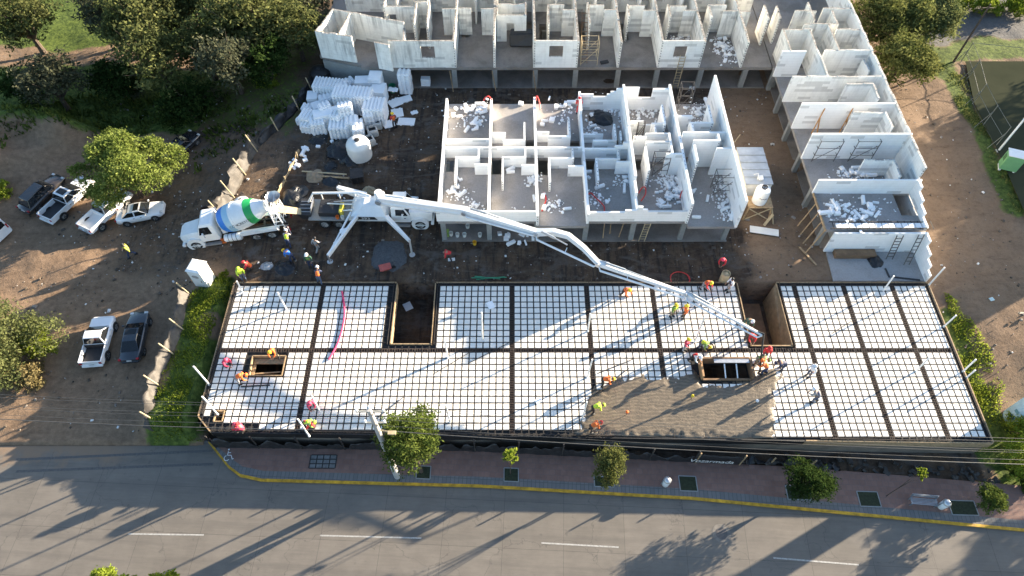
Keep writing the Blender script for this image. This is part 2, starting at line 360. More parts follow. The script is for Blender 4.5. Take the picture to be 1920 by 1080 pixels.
# road, pavement and kerb
def yk(x): # kerb front line
    pts = [(-23.4,19.4),(-22.2,18.2),(-21.2,17.2),(-20.2,16.55),(-18.55,16.2),(-2.4,15.76),(13.2,14.85),(36.4,12.6),(70,8.8)]
    return float(np.interp(x, [p[0] for p in pts], [p[1] for p in pts]))
def yb(x): return float(np.interp(x, [-24,-3.2,21.5,37.7,70], [18.75,18.45,17.15,15.75,12.4]))  # back of the pavement
def road():
    m, nt, b = nodes('road_concrete'); p = mapv(nt, geo(nt), rot=(0,0,R(2.6)))
    br = nt.nodes.new('ShaderNodeTexBrick'); nt.links.new(mapv(nt, p, loc=(1.2,-11.45+33,0)), br.inputs['Vector']); br.offset = 0
    br.inputs['Scale'].default_value = 1; br.inputs['Brick Width'].default_value = 4.3; br.inputs['Row Height'].default_value = 3.3; br.inputs['Mortar Size'].default_value = .013; br.inputs['Mortar Smooth'].default_value = .3
    br.inputs['Color1'].default_value = (0.1558,0.1391,0.1178,1); br.inputs['Color2'].default_value = (0.1710,0.1520,0.1292,1); br.inputs['Mortar'].default_value = (0.0760,0.0684,0.0608,1)
    f = noise(nt, p, .6, 7, .65); g = noise(nt, mapv(nt, p, (.3,3,1)), 2.5, 6, .7); h = noise(nt, p, 25, 4, .7)
    c = mix(nt, .55, br.outputs['Color'], ramp(nt, f, [(.3,(.72,.72,.72)),(.7,(1.15,1.15,1.15))]), 'MULTIPLY')
    c = mix(nt, .4, c, ramp(nt, g, [(.3,(.75,.75,.76)),(.7,(1.15,1.14,1.12))]), 'MULTIPLY')
    c = mix(nt, .35, c, ramp(nt, h, [(.3,(.7,.7,.7)),(.7,(1.2,1.2,1.2))]), 'MULTIPLY')
    vo = nt.nodes.new('ShaderNodeTexVoronoi'); vo.feature = 'DISTANCE_TO_EDGE'; vo.inputs['Scale'].default_value = .13; wv = nt.nodes.new('ShaderNodeVectorMath'); wv.operation = 'ADD'; nz = nt.nodes.new('ShaderNodeTexNoise'); nz.inputs['Scale'].default_value = .8; nz.inputs['Detail'].default_value = 6; nt.links.new(p, nz.inputs['Vector']); sc_ = nt.nodes.new('ShaderNodeVectorMath'); sc_.operation = 'SCALE'; sc_.inputs['Scale'].default_value = 2.2; nt.links.new(nz.outputs['Color'], sc_.inputs[0]); nt.links.new(p, wv.inputs[0]); nt.links.new(sc_.outputs[0], wv.inputs[1]); nt.links.new(wv.outputs[0], vo.inputs['Vector'])
    c = mix(nt, ramp(nt, vo.outputs['Distance'], [(.0,(.55,.55,.55)),(.004,(0,0,0))]), c, (0.0532,0.0494,0.0456))
    lane = noise(nt, mapv(nt, p, (.05,1.1,1)), 1.0, 4, .6)
    c = mix(nt, ramp(nt, lane, [(.5,(0,0,0)),(.7,(.4,.4,.4))]), c, (0.0836,0.0760,0.0684))
    spot = noise(nt, p, 1.7, 3, .5); c = mix(nt, ramp(nt, spot, [(.68,(0,0,0)),(.76,(.5,.5,.5))]), c, (0.0760,0.0699,0.0646))
    ss_ = nt.nodes.new('ShaderNodeSeparateXYZ'); nt.links.new(geo(nt), ss_.inputs[0])
    drift = mth(nt, 'ADD', mth(nt, 'SUBTRACT', ss_.outputs[1], 17.6), mth(nt, 'MULTIPLY', mth(nt, 'SUBTRACT', noise(nt, p, .45, 7, .65), .5), 6.))
    dm = mth(nt, 'MULTIPLY', ramp(nt, drift, [(.0,(0,0,0)),(1.,(.95,.95,.95))]), ramp(nt, mth(nt, 'MULTIPLY', mth(nt, 'ADD', ss_.outputs[0], 27.), -.25), [(0,(0,0,0)),(1,(1,1,1))]))
    c = mix(nt, dm, c, (.215,.15,.10))
    nt.links.new(c, b.inputs['Base Color']); b.inputs['Roughness'].default_value = .85; bump(nt, b, h, .2, .01)
    q = MB(); xs = [-110,-75,-60,-45,-30,-24,-23.4,-22.2,-21.2,-20.2,-18.55,-10,-2.4,5,13.2,25,36.4,50,70,110]
    top = [(x, (18.98 if x < -23.5 else yk(x)+.1)) for x in xs]
    for (x0,y0),(x1,y1) in zip(top[:-1], top[1:]):
        q.add([(x0,-6,-2),(x1,-6,-2),(x1,y1,-2),(x0,y0,-2)], [(0,1,2,3)])
    tag(q.build('road', m), 'pale concrete carriageway in front of the site', 'road', kind='structure')
    # pavement
    pm, nt, b = nodes('pavers_pink'); p = mapv(nt, geo(nt), rot=(0,0,R(3)))
    br = nt.nodes.new('ShaderNodeTexBrick'); nt.links.new(p, br.inputs['Vector'])
    br.inputs['Scale'].default_value = 1; br.inputs['Brick Width'].default_value = .42; br.inputs['Row Height'].default_value = .42; br.inputs['Mortar Size'].default_value = .018
    br.inputs['Color1'].default_value = (0.1976,0.1102,0.0836,1); br.inputs['Color2'].default_value = (0.2356,0.1368,0.1064,1); br.inputs['Mortar'].default_value = (0.1672,0.1140,0.0988,1)
    f = noise(nt, p, 1.2, 6, .7); c = mix(nt, .6, br.outputs['Color'], ramp(nt, f, [(.3,(.65,.65,.66)),(.7,(1.2,1.2,1.2))]), 'MULTIPLY')
    nt.links.new(c, b.inputs['Base Color']); b.inputs['Roughness'].default_value = .85
    gm, nt, b = nodes('pavers_grey'); p = mapv(nt, geo(nt), rot=(0,0,R(3)))
    br = nt.nodes.new('ShaderNodeTexBrick'); nt.links.new(p, br.inputs['Vector']); br.offset = 0
    br.inputs['Scale'].default_value = 1; br.inputs['Brick Width'].default_value = .3; br.inputs['Row Height'].default_value = .6; br.inputs['Mortar Size'].default_value = .02
    br.inputs['Color1'].default_value = (0.1292,0.1292,0.1254,1); br.inputs['Color2'].default_value = (0.1596,0.1558,0.1482,1); br.inputs['Mortar'].default_value = (0.0912,0.0912,0.0912,1)
    nt.links.new(br.outputs['Color'], b.inputs['Base Color']); b.inputs['Roughness'].default_value = .85
    xs = [-23.2,-22.2,-21.2,-20.2,-18.55,-14,-10,-2.4,5,13.2,21,29,36.4,45,55,70]
    q = MB(); k = MB(); g = MB(); zt = -1.86
    for x0, x1 in zip(xs[:-1], xs[1:]):
        a, b2 = yk(x0), yk(x1); ya, yb_ = max(yb(x0), a+.25), max(yb(x1), b2+.25); s0 = min(a+.78, ya-.02); s1 = min(b2+.78, yb_-.02)
        q.add([(x0,s0,zt),(x1,s1,zt),(x1,yb_+.12,zt),(x0,ya+.12,zt)], [(0,1,2,3)])
        g.add([(x0,a+.2,zt),(x1,b2+.2,zt),(x1,s1,zt),(x0,s0,zt)], [(0,1,2,3)])
        k.hexa([(x0,a,-2.05),(x1,b2,-2.05),(x1,b2+.2,-2.05),(x0,a+.2,-2.05),(x0,a,zt+.006),(x1,b2,zt+.006),(x1,b2+.2,zt+.006),(x0,a+.2,zt+.006)])
    tag(q.build('pavement', pm), 'pink paved footway along the road', 'pavement', kind='structure')
    tag(g.build('pavement_strip', gm), 'grey paver strip beside the kerb', 'pavement', kind='structure')
    tag(k.build('kerb', plain('kerb_yellow', (0.4920,0.2747,0.0164), .7, .45, 2.2)), 'yellow painted kerb', 'kerb', kind='structure')
    mk = MB()
    for (a, b2) in (((240,1001),(382,1003)),((600,1004),(790,1009)),((1015,1018),(1160,1026)),((1450,1046),(1610,1059))):
        A, B = P(*a,-2), P(*b2,-2); mk.add([A+Vector((0,-.05,.004)),B+Vector((0,-.05,.004)),B+Vector((0,.05,.004)),A+Vector((0,.05,.004))], [(0,1,2,3)])
    tag(mk.build('road_marking', plain('road_paint', (0.3570,0.3485,0.3230), .7, .35, 6)), 'white dashes between the lanes', 'road marking', kind='structure')
    gu = MB()
    for va, vb, x0 in ((862,845,150),(884,870,150)):
        a = P(30, va, -2); b2 = P(400, vb, -2); gu.add([a+Vector((0,-.1,.004)),b2+Vector((0,-.1,.004)),b2+Vector((0,.1,.004)),a+Vector((0,.1,.004))], [(0,1,2,3)])
    tag(gu.build('road_joint', plain('joint_dark', (.10,.095,.09), .9, .3, 8)), 'two dark joints across the driveway', 'road joint', kind='structure')
road()
# ---------------- waffle deck ----------------
DX0, DX1, DY1 = -23.4, 35.1, 32.45
def dyf(x): return float(np.interp(x, [-22, 35.2], [19.2, 18.35]))
PIT = [(-9.75,-6.4,26.5,32.7),(18.95,22.35,26.35,32.7)]
def rect(u0,v0,u1,v1,z=.3):
    a = P(u0,v1,z); b = P(u1,v0,z); return (a.x, b.x, a.y, b.y)
OPEN_A = rect(465,667,536,704); OPEN_S = rect(400,770,421,790); OPEN_B = rect(1316,678,1402,712)
HOLES = PIT + [OPEN_A, OPEN_S, OPEN_B]
pour = [P(u,v,.4) for u,v in [(1082,818),(1080,770),(1095,735),(1135,712),(1170,700),(1205,697),(1235,703),(1262,705),(1300,690),(1318,712),(1402,714),(1403,690),(1432,680),(1466,690),(1470,710),(1462,740),(1466,775),(1462,800),(1450,834)]]
def inpoly(x, y, poly):
    c = False; n = len(poly)
    for i in range(n):
        a, b = poly[i], poly[i-1]
        if (a.y > y) != (b.y > y) and x < (b.x-a.x)*(y-a.y)/(b.y-a.y)+a.x: c = not c
    return c
deck = empty('waffle_deck', (5, 25, -2.4), 'long low floor deck of rebar ribs and formwork filling the front of the site', 'floor deck')
def make_deck():
    PT = .535
    bx = [P(u,545,.3).x for u in (605,960,1100)] + [11.75, 23.75, 27.9, 32.0]
    by = 26.0
    # base formwork in cells round the holes
    xs = sorted({DX0, DX1, -22.2} | {h[0] for h in HOLES} | {h[1] for h in HOLES} | {-15,-5,5,12,28})
    ys = sorted({20.6, DY1} | {min(h[2], DY1) for h in HOLES} | {min(h[3], DY1) for h in HOLES})
    q = MB()
    for x0, x1 in zip(xs[:-1], xs[1:]):
        for y0, y1 in zip([None]+ys[:-1], ys):
            cx = (x0+x1)/2; cy = ((y0 if y0 else 19.2)+y1)/2
            if any(h[0] < cx < h[1] and h[2] < cy < h[3] for h in HOLES): continue
            a, b = (dyf(x0), dyf(x1)) if y0 is None else (y0, y0)
            if y0 is None and x0 == DX0: a, b = 20.4, dyf(x1)
            q.hexa([(x0,a,-.35),(x1,b,-.35),(x1,y1,-.35),(x0,y1,-.35),(x0,a,.19),(x1,b,.19),(x1,y1,.19),(x0,y1,.19)])
    q.build('formwork', MT['void'], deck)  # near-black: shade of the gaps between blocks put into the formwork colour
    w = MB(); wt = .08   # timber edge boards round deck and pits
    def edge(a, b, z0, z1, m): m.bar((a[0],a[1],(z0+z1)/2), (b[0],b[1],(z0+z1)/2), wt, z1-z0)
    for a, b in (((DX0-.05,20.4),(DX0-.05,DY1)),((DX0,20.35),(-22.2,dyf(-22)-.05)),((21.5,dyf(21.5)-.05),(DX1,dyf(DX1)-.05)),((DX1+.05,dyf(DX1)),(DX1+.05,DY1)),((DX0,DY1+.05),(PIT[0][0],DY1+.05)),((PIT[0][1],DY1+.05),(PIT[1][0],DY1+.05)),((PIT[1][1],DY1+.05),(DX1,DY1+.05))):
        edge(a, b, -.45, .34, w)
    for (x0,x1,y0,y1) in PIT:
        edge((x0+.05,y0),(x0+.05,32.4),-.6,.36,w); edge((x1-.05,y0),(x1-.05,32.4),-.6,.36,w); edge((x0,y0+.05),(x1,y0+.05),-.6,.36,w)
    w.build('edge_board', MT['wood'], deck); w = MB(); edge((-22.2,dyf(-22)-.05),(21.45,dyf(21.45)-.05),-.45,.3,w); w.build('edge_board', MT['black'], deck)
    for H in (OPEN_A, OPEN_S):
        w = MB(); x0,x1,y0,y1 = H; 
        for a, b in (((x0,y0),(x1,y0)),((x0,y1),(x1,y1)),((x0,y0),(x0,y1)),((x1,y0),(x1,y1))): edge(a, b, -.7, .32, w)
        if H is OPEN_A:
            w.span(x0+.1,x1-.1,y1-.55,y1-.1,-.1,-.02); w.span(x0+.1,x0+.3,y0+.1,y1-.6,-.15,-.05); w.bar((x0+.3,y0+.35,-.1),(x1-.3,y0+.5,-.1),.1,.05)
        w.build('opening_frame', MT['wood'], deck)
    rw = MB()
    rw.hexa([(-22.2,dyf(-22.2)+.05,-2.6),(DX1-.1,dyf(DX1)+.05,-2.6),(DX1-.1,dyf(DX1)+.35,-2.6),(-22.2,dyf(-22.2)+.35,-2.6),(-22.2,dyf(-22.2)+.05,-.46),(DX1-.1,dyf(DX1)+.05,-.46),(DX1-.1,dyf(DX1)+.35,-.46),(-22.2,dyf(-22.2)+.35,-.46)])
    rw.span(DX1-.35,DX1-.1,dyf(DX1)+.4,DY1-.1,-2.6,-.46); rw.span(DX0+.1,DX0+.3,20.6,DY1-.1,-2.6,-.46)
    rw.build('retaining_wall', slabmat('retaining_concrete', (.20,.165,.13), (.09,.075,.06), .6, .7), deck)
    # plywood bulkhead, ramp boards in the second pit, dowels in the first
    x0,x1,y0,y1 = PIT[1]
    r = MB(); r.hexa([(x1-.4,y0+.1,-2.4),(x1-.1,y0+.1,-2.4),(x1-.1,32.2,-2.4),(x1-.4,32.2,-2.4),(x1-.36,y0+.1,-1.0),(x1-.09,y0+.1,.3),(x1-.09,32.2,.3),(x1-.25,32.2,.1)])
    r.build('bulkhead_board', plain('bulkhead_tan',(.22,.165,.10),.8,.3,2), deck)
    r = MB(); r.span(x0+.1,x1-.8,y0+.1,y0+5.6,-2.35,-2.2); r.build('pit_floor_board', MT['ply'], deck)
    # block grid
    blocks = []; gx = []; gy = []; xl = []; yl = []
    def bays(bounds, hb, g, l):
        for a, b in zip(bounds[:-1], bounds[1:]):
            a2, b2 = a+hb, b-hb; n = max(1, round((b2-a2)/PT)); p_ = (b2-a2)/n
            for i in range(n): g.append((a2+p_*(i+.5), p_))
            for i in range(n+1): l.append(a2+p_*i)
    bays([DX0+.12]+bx+[DX1-.12], .17, gx, xl); bays([18.6, by, DY1-.1], .17, gy, yl)
    hw = .216
    for x, px_ in gx:
        for y, py_ in gy:
            if y-hw < dyf(x)+.22 or (x < -22.3 and y < 20.9 - (x+23.4)): continue
            if any(h[0]-.36 < x < h[1]+.36 and h[2]-.34 < y < h[3]+.34 for h in HOLES): continue
            if all(inpoly(x+i, y+j, pour) for i, j in ((-.7,0),(.7,0),(0,-.7),(0,.7))): continue
            blocks.append((x, y, px_/PT, py_/PT))
    bm0 = MB()
    def ring(w, z): return [(-w,-w,z),(w,-w,z),(w,w,z),(-w,w,z)]
    bm0.loft([ring(hw,0), ring(hw,.185), ring(hw-.012,.2)]); proto = bm0.v, bm0.f
    blocks.sort(key=lambda b: b[1] + .004*abs(b[0]))
    q = MB(); q.loft([ring(hw,0), ring(hw,.188), ring(hw-.012,.2)])
    fm, nt, b = nodes('foam_block_white'); p = geo(nt)
    oi = nt.nodes.new('ShaderNodeTexNoise'); oi.inputs['Scale'].default_value = .55; oi.inputs['Detail'].default_value = 4; nt.links.new(p, oi.inputs['Vector'])
    n2 = noise(nt, p, 6, 5, .75)
    c = mix(nt, mth(nt, 'MULTIPLY', ramp(nt, n2, [(.58,(0,0,0)),(.72,(1,1,1))]), ramp(nt, oi.outputs['Fac'], [(.45,(.05,.05,.05)),(.62,(.75,.75,.75))])), (.80,.765,.70), (.40,.35,.28))
    sx = nt.nodes.new('ShaderNodeSeparateXYZ'); nt.links.new(p, sx.inputs[0])
    # cross-shaped moulding groove of each block
    nt.links.new(c, b.inputs['Base Color']); b.inputs['Roughness'].default_value = .8; bump(nt, b, n2, .06, .01)
    first = None; grp = 'foam blocks of the front rows of the deck'
    for i, (x, y, kx, ky) in enumerate(blocks[:300]):
        if first is None: o = first = q.build('foam_block', fm)
        else: o = first.copy(); COL.objects.link(o)
        o.location = (x, y, .102 + random.uniform(-.003,.003)); o.rotation_euler = (random.gauss(0,.0012), random.gauss(0,.0012), random.gauss(0, .015)); o.scale = (kx, ky, 1)
        tag(o, 'white square foam block in the front rows of the rebar grid, nearest the footway', 'foam block', grp)
    V = []; Fs = []; pv = np.array(q.v); pf = [f for f in q.f if len(f) == 4]
    vv = []; ff = []
    for k, (x, y, kx, ky) in enumerate(blocks[300:]):
        a = random.gauss(0, .02); cs, sn = math.cos(a), math.sin(a); rot = np.array([[cs,-sn,0],[sn,cs,0],[0,0,1]])
        vv.append((pv*(kx,ky,1)) @ rot.T + np.stack([0*pv[:,0],0*pv[:,0],pv[:,0]*random.gauss(0,.0012)+pv[:,1]*random.gauss(0,.0012)],-1) + (x, y, .102+random.uniform(-.003,.003))); ff.append(np.array(pf) + k*len(pv))
    o = raw_mesh('foam_blocks', np.concatenate(vv), np.concatenate(ff), fm)
    tag(o, 'field of white square foam blocks behind the front rows of the deck', 'foam blocks', kind='stuff')
    # bars between blocks and main ribs
    t = MB(); inside = lambda x, y: (y > dyf(x)+.1 and not any(h[0]-.1 < x < h[1]+.1 and h[2]-.1 < y < h[3]+.1 for h in HOLES))
    def runs(fixed, a, b, alongx, z):
        s = None; stp = .25; n = int((b-a)/stp); 
        for i in range(n+1):
            c = a + i*stp; x, y = (c, fixed) if alongx else (fixed, c)
            ok = inside(x, y)
            if ok and s is None: s = c
            if (not ok or i == n) and s is not None:
                e = c
                if e-s > .3:
                    for off in ((-.02, .02) if not alongx else (0,)):
                        A = (s, fixed+off, z) if alongx else (fixed+off, s, z); B = (e, fixed+off, z) if alongx else (fixed+off, e, z)
                        t.bar(A, B, .03)
                s = None
    for x in xl: runs(x, 18.3, DY1-.1, False, .278)
    for y in yl: runs(y, DX0+.1, DX1-.1, True, .262)
    t.build('rib_bars', MT['steel_dk'], deck)
    for k, x in enumerate(bx + [None]):
        c = MB()
        if x is None:
            for off in (-.13, .13):
                for z in (.18, .27): c.bar((DX0+.2,by+off,z),(PIT[1][0]+(0 if z > .3 else 0),by+off,z),.035); c.bar((PIT[1][1],by+off,z),(DX1-.2,by+off,z),.035)
            xx = DX0+.3
            while xx < DX1-.3:
                if not any(h[0]-.1 < xx < h[1]+.1 and h[2]-.1 < by < h[3]+.1 for h in HOLES):
                    c.bar((xx,by-.13,.30),(xx,by+.13,.30),.03)
                xx += .2
        else:
            y0 = dyf(x)+.15
            if inpoly(x, 20, pour): y0 = 23.5
            for off in (-.14, 0, .14):
                for z in (.18, .275): c.bar((x+off,y0,z),(x+off,DY1-.1,z),.035)
            yy = y0
            while yy < DY1-.1: c.bar((x-.14,yy,.305),(x+.14,yy,.305),.025); yy += .2
        c.build('main_rib', MT['steel'], deck)
    # upright stirrups round the edge
    c = MB()
    def fringe(a, b, st, h, lean):
        L = math.dist(a, b); n = int(L/st)
        for i in range(n+1):
            f = i/n; x = a[0]+(b[0]-a[0])*f; y = a[1]+(b[1]-a[1])*f
            hh = h*random.uniform(.7,1.2); c.bar((x,y,.05),(x+lean[0]*random.uniform(.3,1),y+lean[1]*random.uniform(.3,1),.1+hh),.028)
        for z in (.15,.3,.1+h): c.bar((a[0],a[1],z),(b[0],b[1],z),.03)
    fringe((DX0+.1,20.6),(DX0+.1,DY1-.1),.2,.42,(-.1,0)); fringe((DX0+.28,20.6),(DX0+.28,DY1-.1),.2,.38,(0,0))
    fringe((-22.1,dyf(-22)+.1),(7.5,dyf(7.5)+.1),.22,.3,(0,-.05)); fringe((22.6,dyf(22)+.1),(DX1-.1,dyf(DX1)+.1),.2,.3,(0,-.05))
    fringe((DX1-.1,dyf(DX1)+.2),(DX1-.1,DY1-.1),.24,.3,(.05,0))
    for a, b in ((DX0+.2,PIT[0][0]-.2),(PIT[0][1]+.2,PIT[1][0]-.2),(PIT[1][1]+.2,DX1-.2)): fringe((a,DY1-.12),(b,DY1-.12),.24,.3,(0,.03)); fringe((a,DY1-.3),(b,DY1-.3),.24,.28,(0,0))
    for x0,x1,y0,y1 in PIT:
        fringe((x0-.18,y0),(x0-.18,DY1),.22,.34,(0,0)); fringe((x1+.18,y0),(x1+.18,DY1),.22,.34,(0,0))
    c.build('edge_cage', MT['steel_dk'], deck)
    c = MB()
    for u in (900,912,1003,1008,1012,1103,1108,1255,1260,1265,1270):
        p = P(u, 545, .3); c.bar((p.x,DY1-.25,.2),(p.x+random.uniform(-.06,.06),DY1-.2,1.25),.03)
    x0,x1,y0,y1 = PIT[0]
    for i in range(6): x = x0+.6+i*.45; c.bar((x,y0+.5,-2.4),(x+random.uniform(-.2,.1),y0+.6,-1.2+random.uniform(0,.6)),.03)
    c.build('starter_bar', MT['steel'], deck)
make_deck()
# fresh concrete
def make_pour():
    m, nt, b = nodes('wet_concrete'); p = geo(nt)
    w = nt.nodes.new('ShaderNodeTexNoise'); w.inputs['Scale'].default_value = 2.4; w.inputs['Detail'].default_value = 6; w.inputs['Distortion'].default_value = 2.6; nt.links.new(mapv(nt, p, (1,1.6,1), (0,0,.5)), w.inputs['Vector'])
    w.inputs['Detail'].default_value = 3
    wa = nt.nodes.new('ShaderNodeTexWave'); wa.wave_type = 'RINGS'; wa.inputs['Scale'].default_value = 1.1; wa.inputs['Distortion'].default_value = 9; wa.inputs['Detail'].default_value = 3; wa.inputs['Detail Scale'].default_value = .8; nt.links.new(mapv(nt, p, loc=(-8,-24,0)), wa.inputs['Vector'])
    f = noise(nt, p, .5, 4); g = noise(nt, p, 12, 5, .7)
    c = mix(nt, f, (.122,.098,.068), (.158,.127,.09)); c = mix(nt, .6, c, ramp(nt, w.outputs['Fac'], [(.35,(.7,.7,.7)),(.5,(1,1,1)),(.56,(1.25,1.23,1.2)),(.65,(.95,.95,.95))]), 'MULTIPLY')
    c = mix(nt, .75, c, ramp(nt, wa.outputs['Fac'], [(.0,(.8,.8,.8)),(.75,(1,1,1)),(.93,(1.5,1.45,1.4)),(1,(1.2,1.2,1.2))]), 'MULTIPLY')
    nt.links.new(c, b.inputs['Base Color']); b.inputs['Roughness'].default_value = .42
    bump(nt, b, mth(nt, 'ADD', w.outputs['Fac'], mth(nt, 'MULTIPLY', g, .0)), .45, .045)
    # rough-edged sheet with thickness
    step = .14; x0 = min(q.x for q in pour); x1 = max(q.x for q in pour); y0 = min(q.y for q in pour); y1 = max(q.y for q in pour)
    nx = int((x1-x0+.6)/step); ny = int((y1-y0+.6)/step); idx = {}; V = []; Fc = []
    from mathutils import noise as mn
    def dist(x, y):
        best = 9
        for i in range(len(pour)):
            a, b2 = pour[i-1], pour[i]; d = Vector((b2.x-a.x, b2.y-a.y)); t = max(0, min(1, ((x-a.x)*d.x+(y-a.y)*d.y)/d.length_squared))
            best = min(best, math.hypot(x-a.x-d.x*t, y-a.y-d.y*t))
        return best if inpoly(x, y, pour) else -best
    Hh = {}
    for i in range(nx+1):
        for j in range(ny+1):
            x = x0-.3+i*step; y = y0-.3+j*step
            d = dist(x, y) + .5*mn.noise((x*.7, y*.7, 2)) + .35*mn.noise((x*2.7, y*2.7, 5)) - .1
            h = .14 + .215*min(1, max(0, d+.3)/.9) + (.012*mn.noise((x*2.2,y*2.2,1)) if d > 0 else 0) + (.07*max(0, mn.noise((x*4,y*4,8)))*max(0,1-abs(d-.3)/.7) if 0 < d < 1 else 0)
            Hh[i,j] = (x, y, h, d)
    for (i,j),(x,y,h,d) in Hh.items():
        if d > -.3: idx[i,j] = len(V); V.append((x,y,h))
    for i in range(nx):
        for j in range(ny):
            k = [(i,j),(i+1,j),(i+1,j+1),(i,j+1)]
            if all(a in idx for a in k):
                cx, cy = x0-.3+(i+.5)*step, y0-.3+(j+.5)*step
                if cy < dyf(cx)+.06 or any(h[0] < cx < h[1] and h[2] < cy < h[3] for h in HOLES): continue
                Fc.append([idx[a] for a in k])
    o = raw_mesh('fresh_concrete', np.array(V), np.array(Fc), m); o.data.polygons.foreach_set('use_smooth', [True]*len(o.data.polygons))
    s = o.modifiers.new('thick', 'SOLIDIFY'); s.thickness = .05; s.offset = -1
    tag(o, 'grey-brown sheet of freshly poured wet concrete with trowel swirls', 'wet concrete')
make_pour()
# ---------------- buildings ----------------
def seg(u1, v1, u2, v2, zt):
    a, b = P(u1, v1, zt), P(u2, v2, zt)
    if abs(a.x-b.x) > abs(a.y-b.y): y = (a.y+b.y)/2; return (a.x, y, b.x, y)
    x = (a.x+b.x)/2; return (x, a.y, x, b.y)
def wall(par, s, z0, z1, mat, th=.16, op=None, dots=False, steps=None, name='wall', zig=0):
    """s = x0,y0,x1,y1; op = (f0,f1,za,zb) opening; steps = [(f0,f1,ztop)...]"""
    x0,y0,x1,y1 = s; j = random.uniform(0,.02); th = th + random.uniform(0,.012)
    q = MB(); L = math.hypot(x1-x0, y1-y0); dx, dy = (x1-x0)/L, (y1-y0)/L; nx, ny = -dy, dx
    def piece(f0, f1, a, b):
        p = [(x0+dx*L*f0, y0+dy*L*f0), (x0+dx*L*f1, y0+dy*L*f1)]
        c = [(p[0][0]-nx*th/2,p[0][1]-ny*th/2),(p[1][0]-nx*th/2,p[1][1]-ny*th/2),(p[1][0]+nx*th/2,p[1][1]+ny*th/2),(p[0][0]+nx*th/2,p[0][1]+ny*th/2)]
        q.hexa([(*k,a) for k in c] + [(*k,b) for k in c])
    ee = .06/L
    if steps:
        for f0, f1, zt in steps: piece(f0, f1, z0+random.uniform(0,.01), zt + j)
    elif op:
        f0,f1,za,zb = op; piece(-ee, f0, z0, z1+j); piece(f1, 1+ee, z0, z1+j); 
        if za > z0: piece(f0, f1, z0, za)
        if zb < z1: piece(f0, f1, zb, z1+j)
    elif mat in (MT['foam_old'], MT['foam_mid']) and L > 1.5 and name == 'wall':
        n = max(2, int(L/.7))
        for i in range(n): piece(-ee if i == 0 else i/n, 1+ee if i == n-1 else (i+1)/n, z0, z1+j+random.choice((0,0,.02,-.03,-.07,.05)))
    else: piece(-ee, 1+ee, z0, z1+j)
    if zig:   # saw-toothed end: courses left long and short
        n = int((z1-z0)/.3)
        for i in range(n):
            if i % 2: piece(1+ee, 1+ee+.14/L, z0+i*.3, z0+i*.3+.28)
    if dots:
        if y0 < y1: ex, ey = x0-dx*.066, y0-dy*.066; 
        else: ex, ey = x1+dx*.066, y1+dy*.066
        z = z0+.18
        while z < z1-.1: q.box((ex, ey, z), (.075,.02,.1), mi=1); z += .3
        L2 = int(L/.45)
        for i in range(L2): # cores showing along the top
            q.box((x0+dx*(i+.5)*.45, y0+dy*(i+.5)*.45, z1+j+.0), (.05,.09,.012) if abs(dy) > .5 else (.09,.05,.012), mi=1)
    return q.build(name, [mat, MT['dark']], par)
def slab(par, x0, x1, y0, y1, z0, z1, holes, mat, name='floor_slab'):
    xs = sorted({x0,x1} | {min(max(v,x0),x1) for h in holes for v in h[:2]}); ys = sorted({y0,y1} | {min(max(v,y0),y1) for h in holes for v in h[2:]})
    q = MB()
    for a, b in zip(xs[:-1], xs[1:]):
        for c, d in zip(ys[:-1], ys[1:]):
            if any(h[0] < (a+b)/2 < h[1] and h[2] < (c+d)/2 < h[3] for h in holes): continue
            q.span(a, b, c, d, z0, z1)
    return q.build(name, mat, par)
def column(par, x, y, z0, z1, w=.42, d=.3, mat=None):
    q = MB(); q.span(x-w/2, x+w/2, y, y+d, z0, z1); return q.build('column', mat or MT['conc_grey'], par)
FZ = 2.7
# --- middle building ---
mid = empty('half_built_house_row', (6.4, 44, 0), 'low row of half-built white foam-walled rooms in the middle of the site', 'building')
XA, XB, XC, XD, XE, XF, XG = -6.2, -1.98, 2.15, 6.42, 10.5, 14.85, 18.98
YF, YR = 37.15, 51.9
def hole(u0,v0,u1,v1,z=FZ): a = P(u0,v1,z); b = P(u1,v0,z); return (a.x,b.x,a.y,b.y)
mh = [hole(836,297,852,322), hole(921,297,940,327), hole(1010,297,1029,328), hole(1097,298,1118,318), hole(1190,298,1204,318), hole(985,263,1003,280), hole(1070,264,1086,280), hole(1155,262,1172,278), hole(1285,292,1298,318)]
slab(mid, XA-.12, XG+.1, YF, YR, FZ-.28, FZ, mh, MT['conc'])
slab(mid, XC, XD-.05, YF-.5, YF-.003, FZ-.28, FZ-.002, [], MT['conc']); slab(mid, XF+.1, XG+.1, YF-.55, YF-.003, FZ-.28, FZ-.002, [], MT['conc'])
slab(mid, XA, XG, YF-.1, YR, .02, .12, [], MT['conc_old'], 'ground_slab')
for x in (XA+.25, XB, XC, XD, XE, XF, XG-.3):
    column(mid, x, YF+.02, .12, FZ-.28); column(mid, x, YF+7, .12, FZ-.28); column(mid, x, YR-.5, .12, FZ-.28)
m0, m1 = MT['foam'], MT['foam']
HL = 3.95
for x, zt, ya, yb_ in ((XA,HL,37.3,44.7),(XA-.02,HL,44.9,51.2),(XB,HL,37.2,51.2),(XC,HL,36.8,51.4)):
    wall(mid, (x,ya,x,yb_), FZ, zt, m0, .2, dots=True)
wall(mid, (XD,36.9,XD,51.6), FZ, 4.4, m0, .2, steps=[(0,.5,HL),(.5,.82,4.0),(.82,1,4.5)])
wall(mid, (XE,37.2,XE,51.6), FZ, 5.3, m0, .2, steps=[(0,.1,4.2),(.1,.2,4.7),(.2,.62,5.2),(.62,1,5.35)])
wall(mid, (XF,37.0,XF,51.6), FZ, 5.3, m0, .2, dots=True)
wall(mid, (XG,36.55,XG,51.9), FZ, 6.1, m0, .2, zig=0)
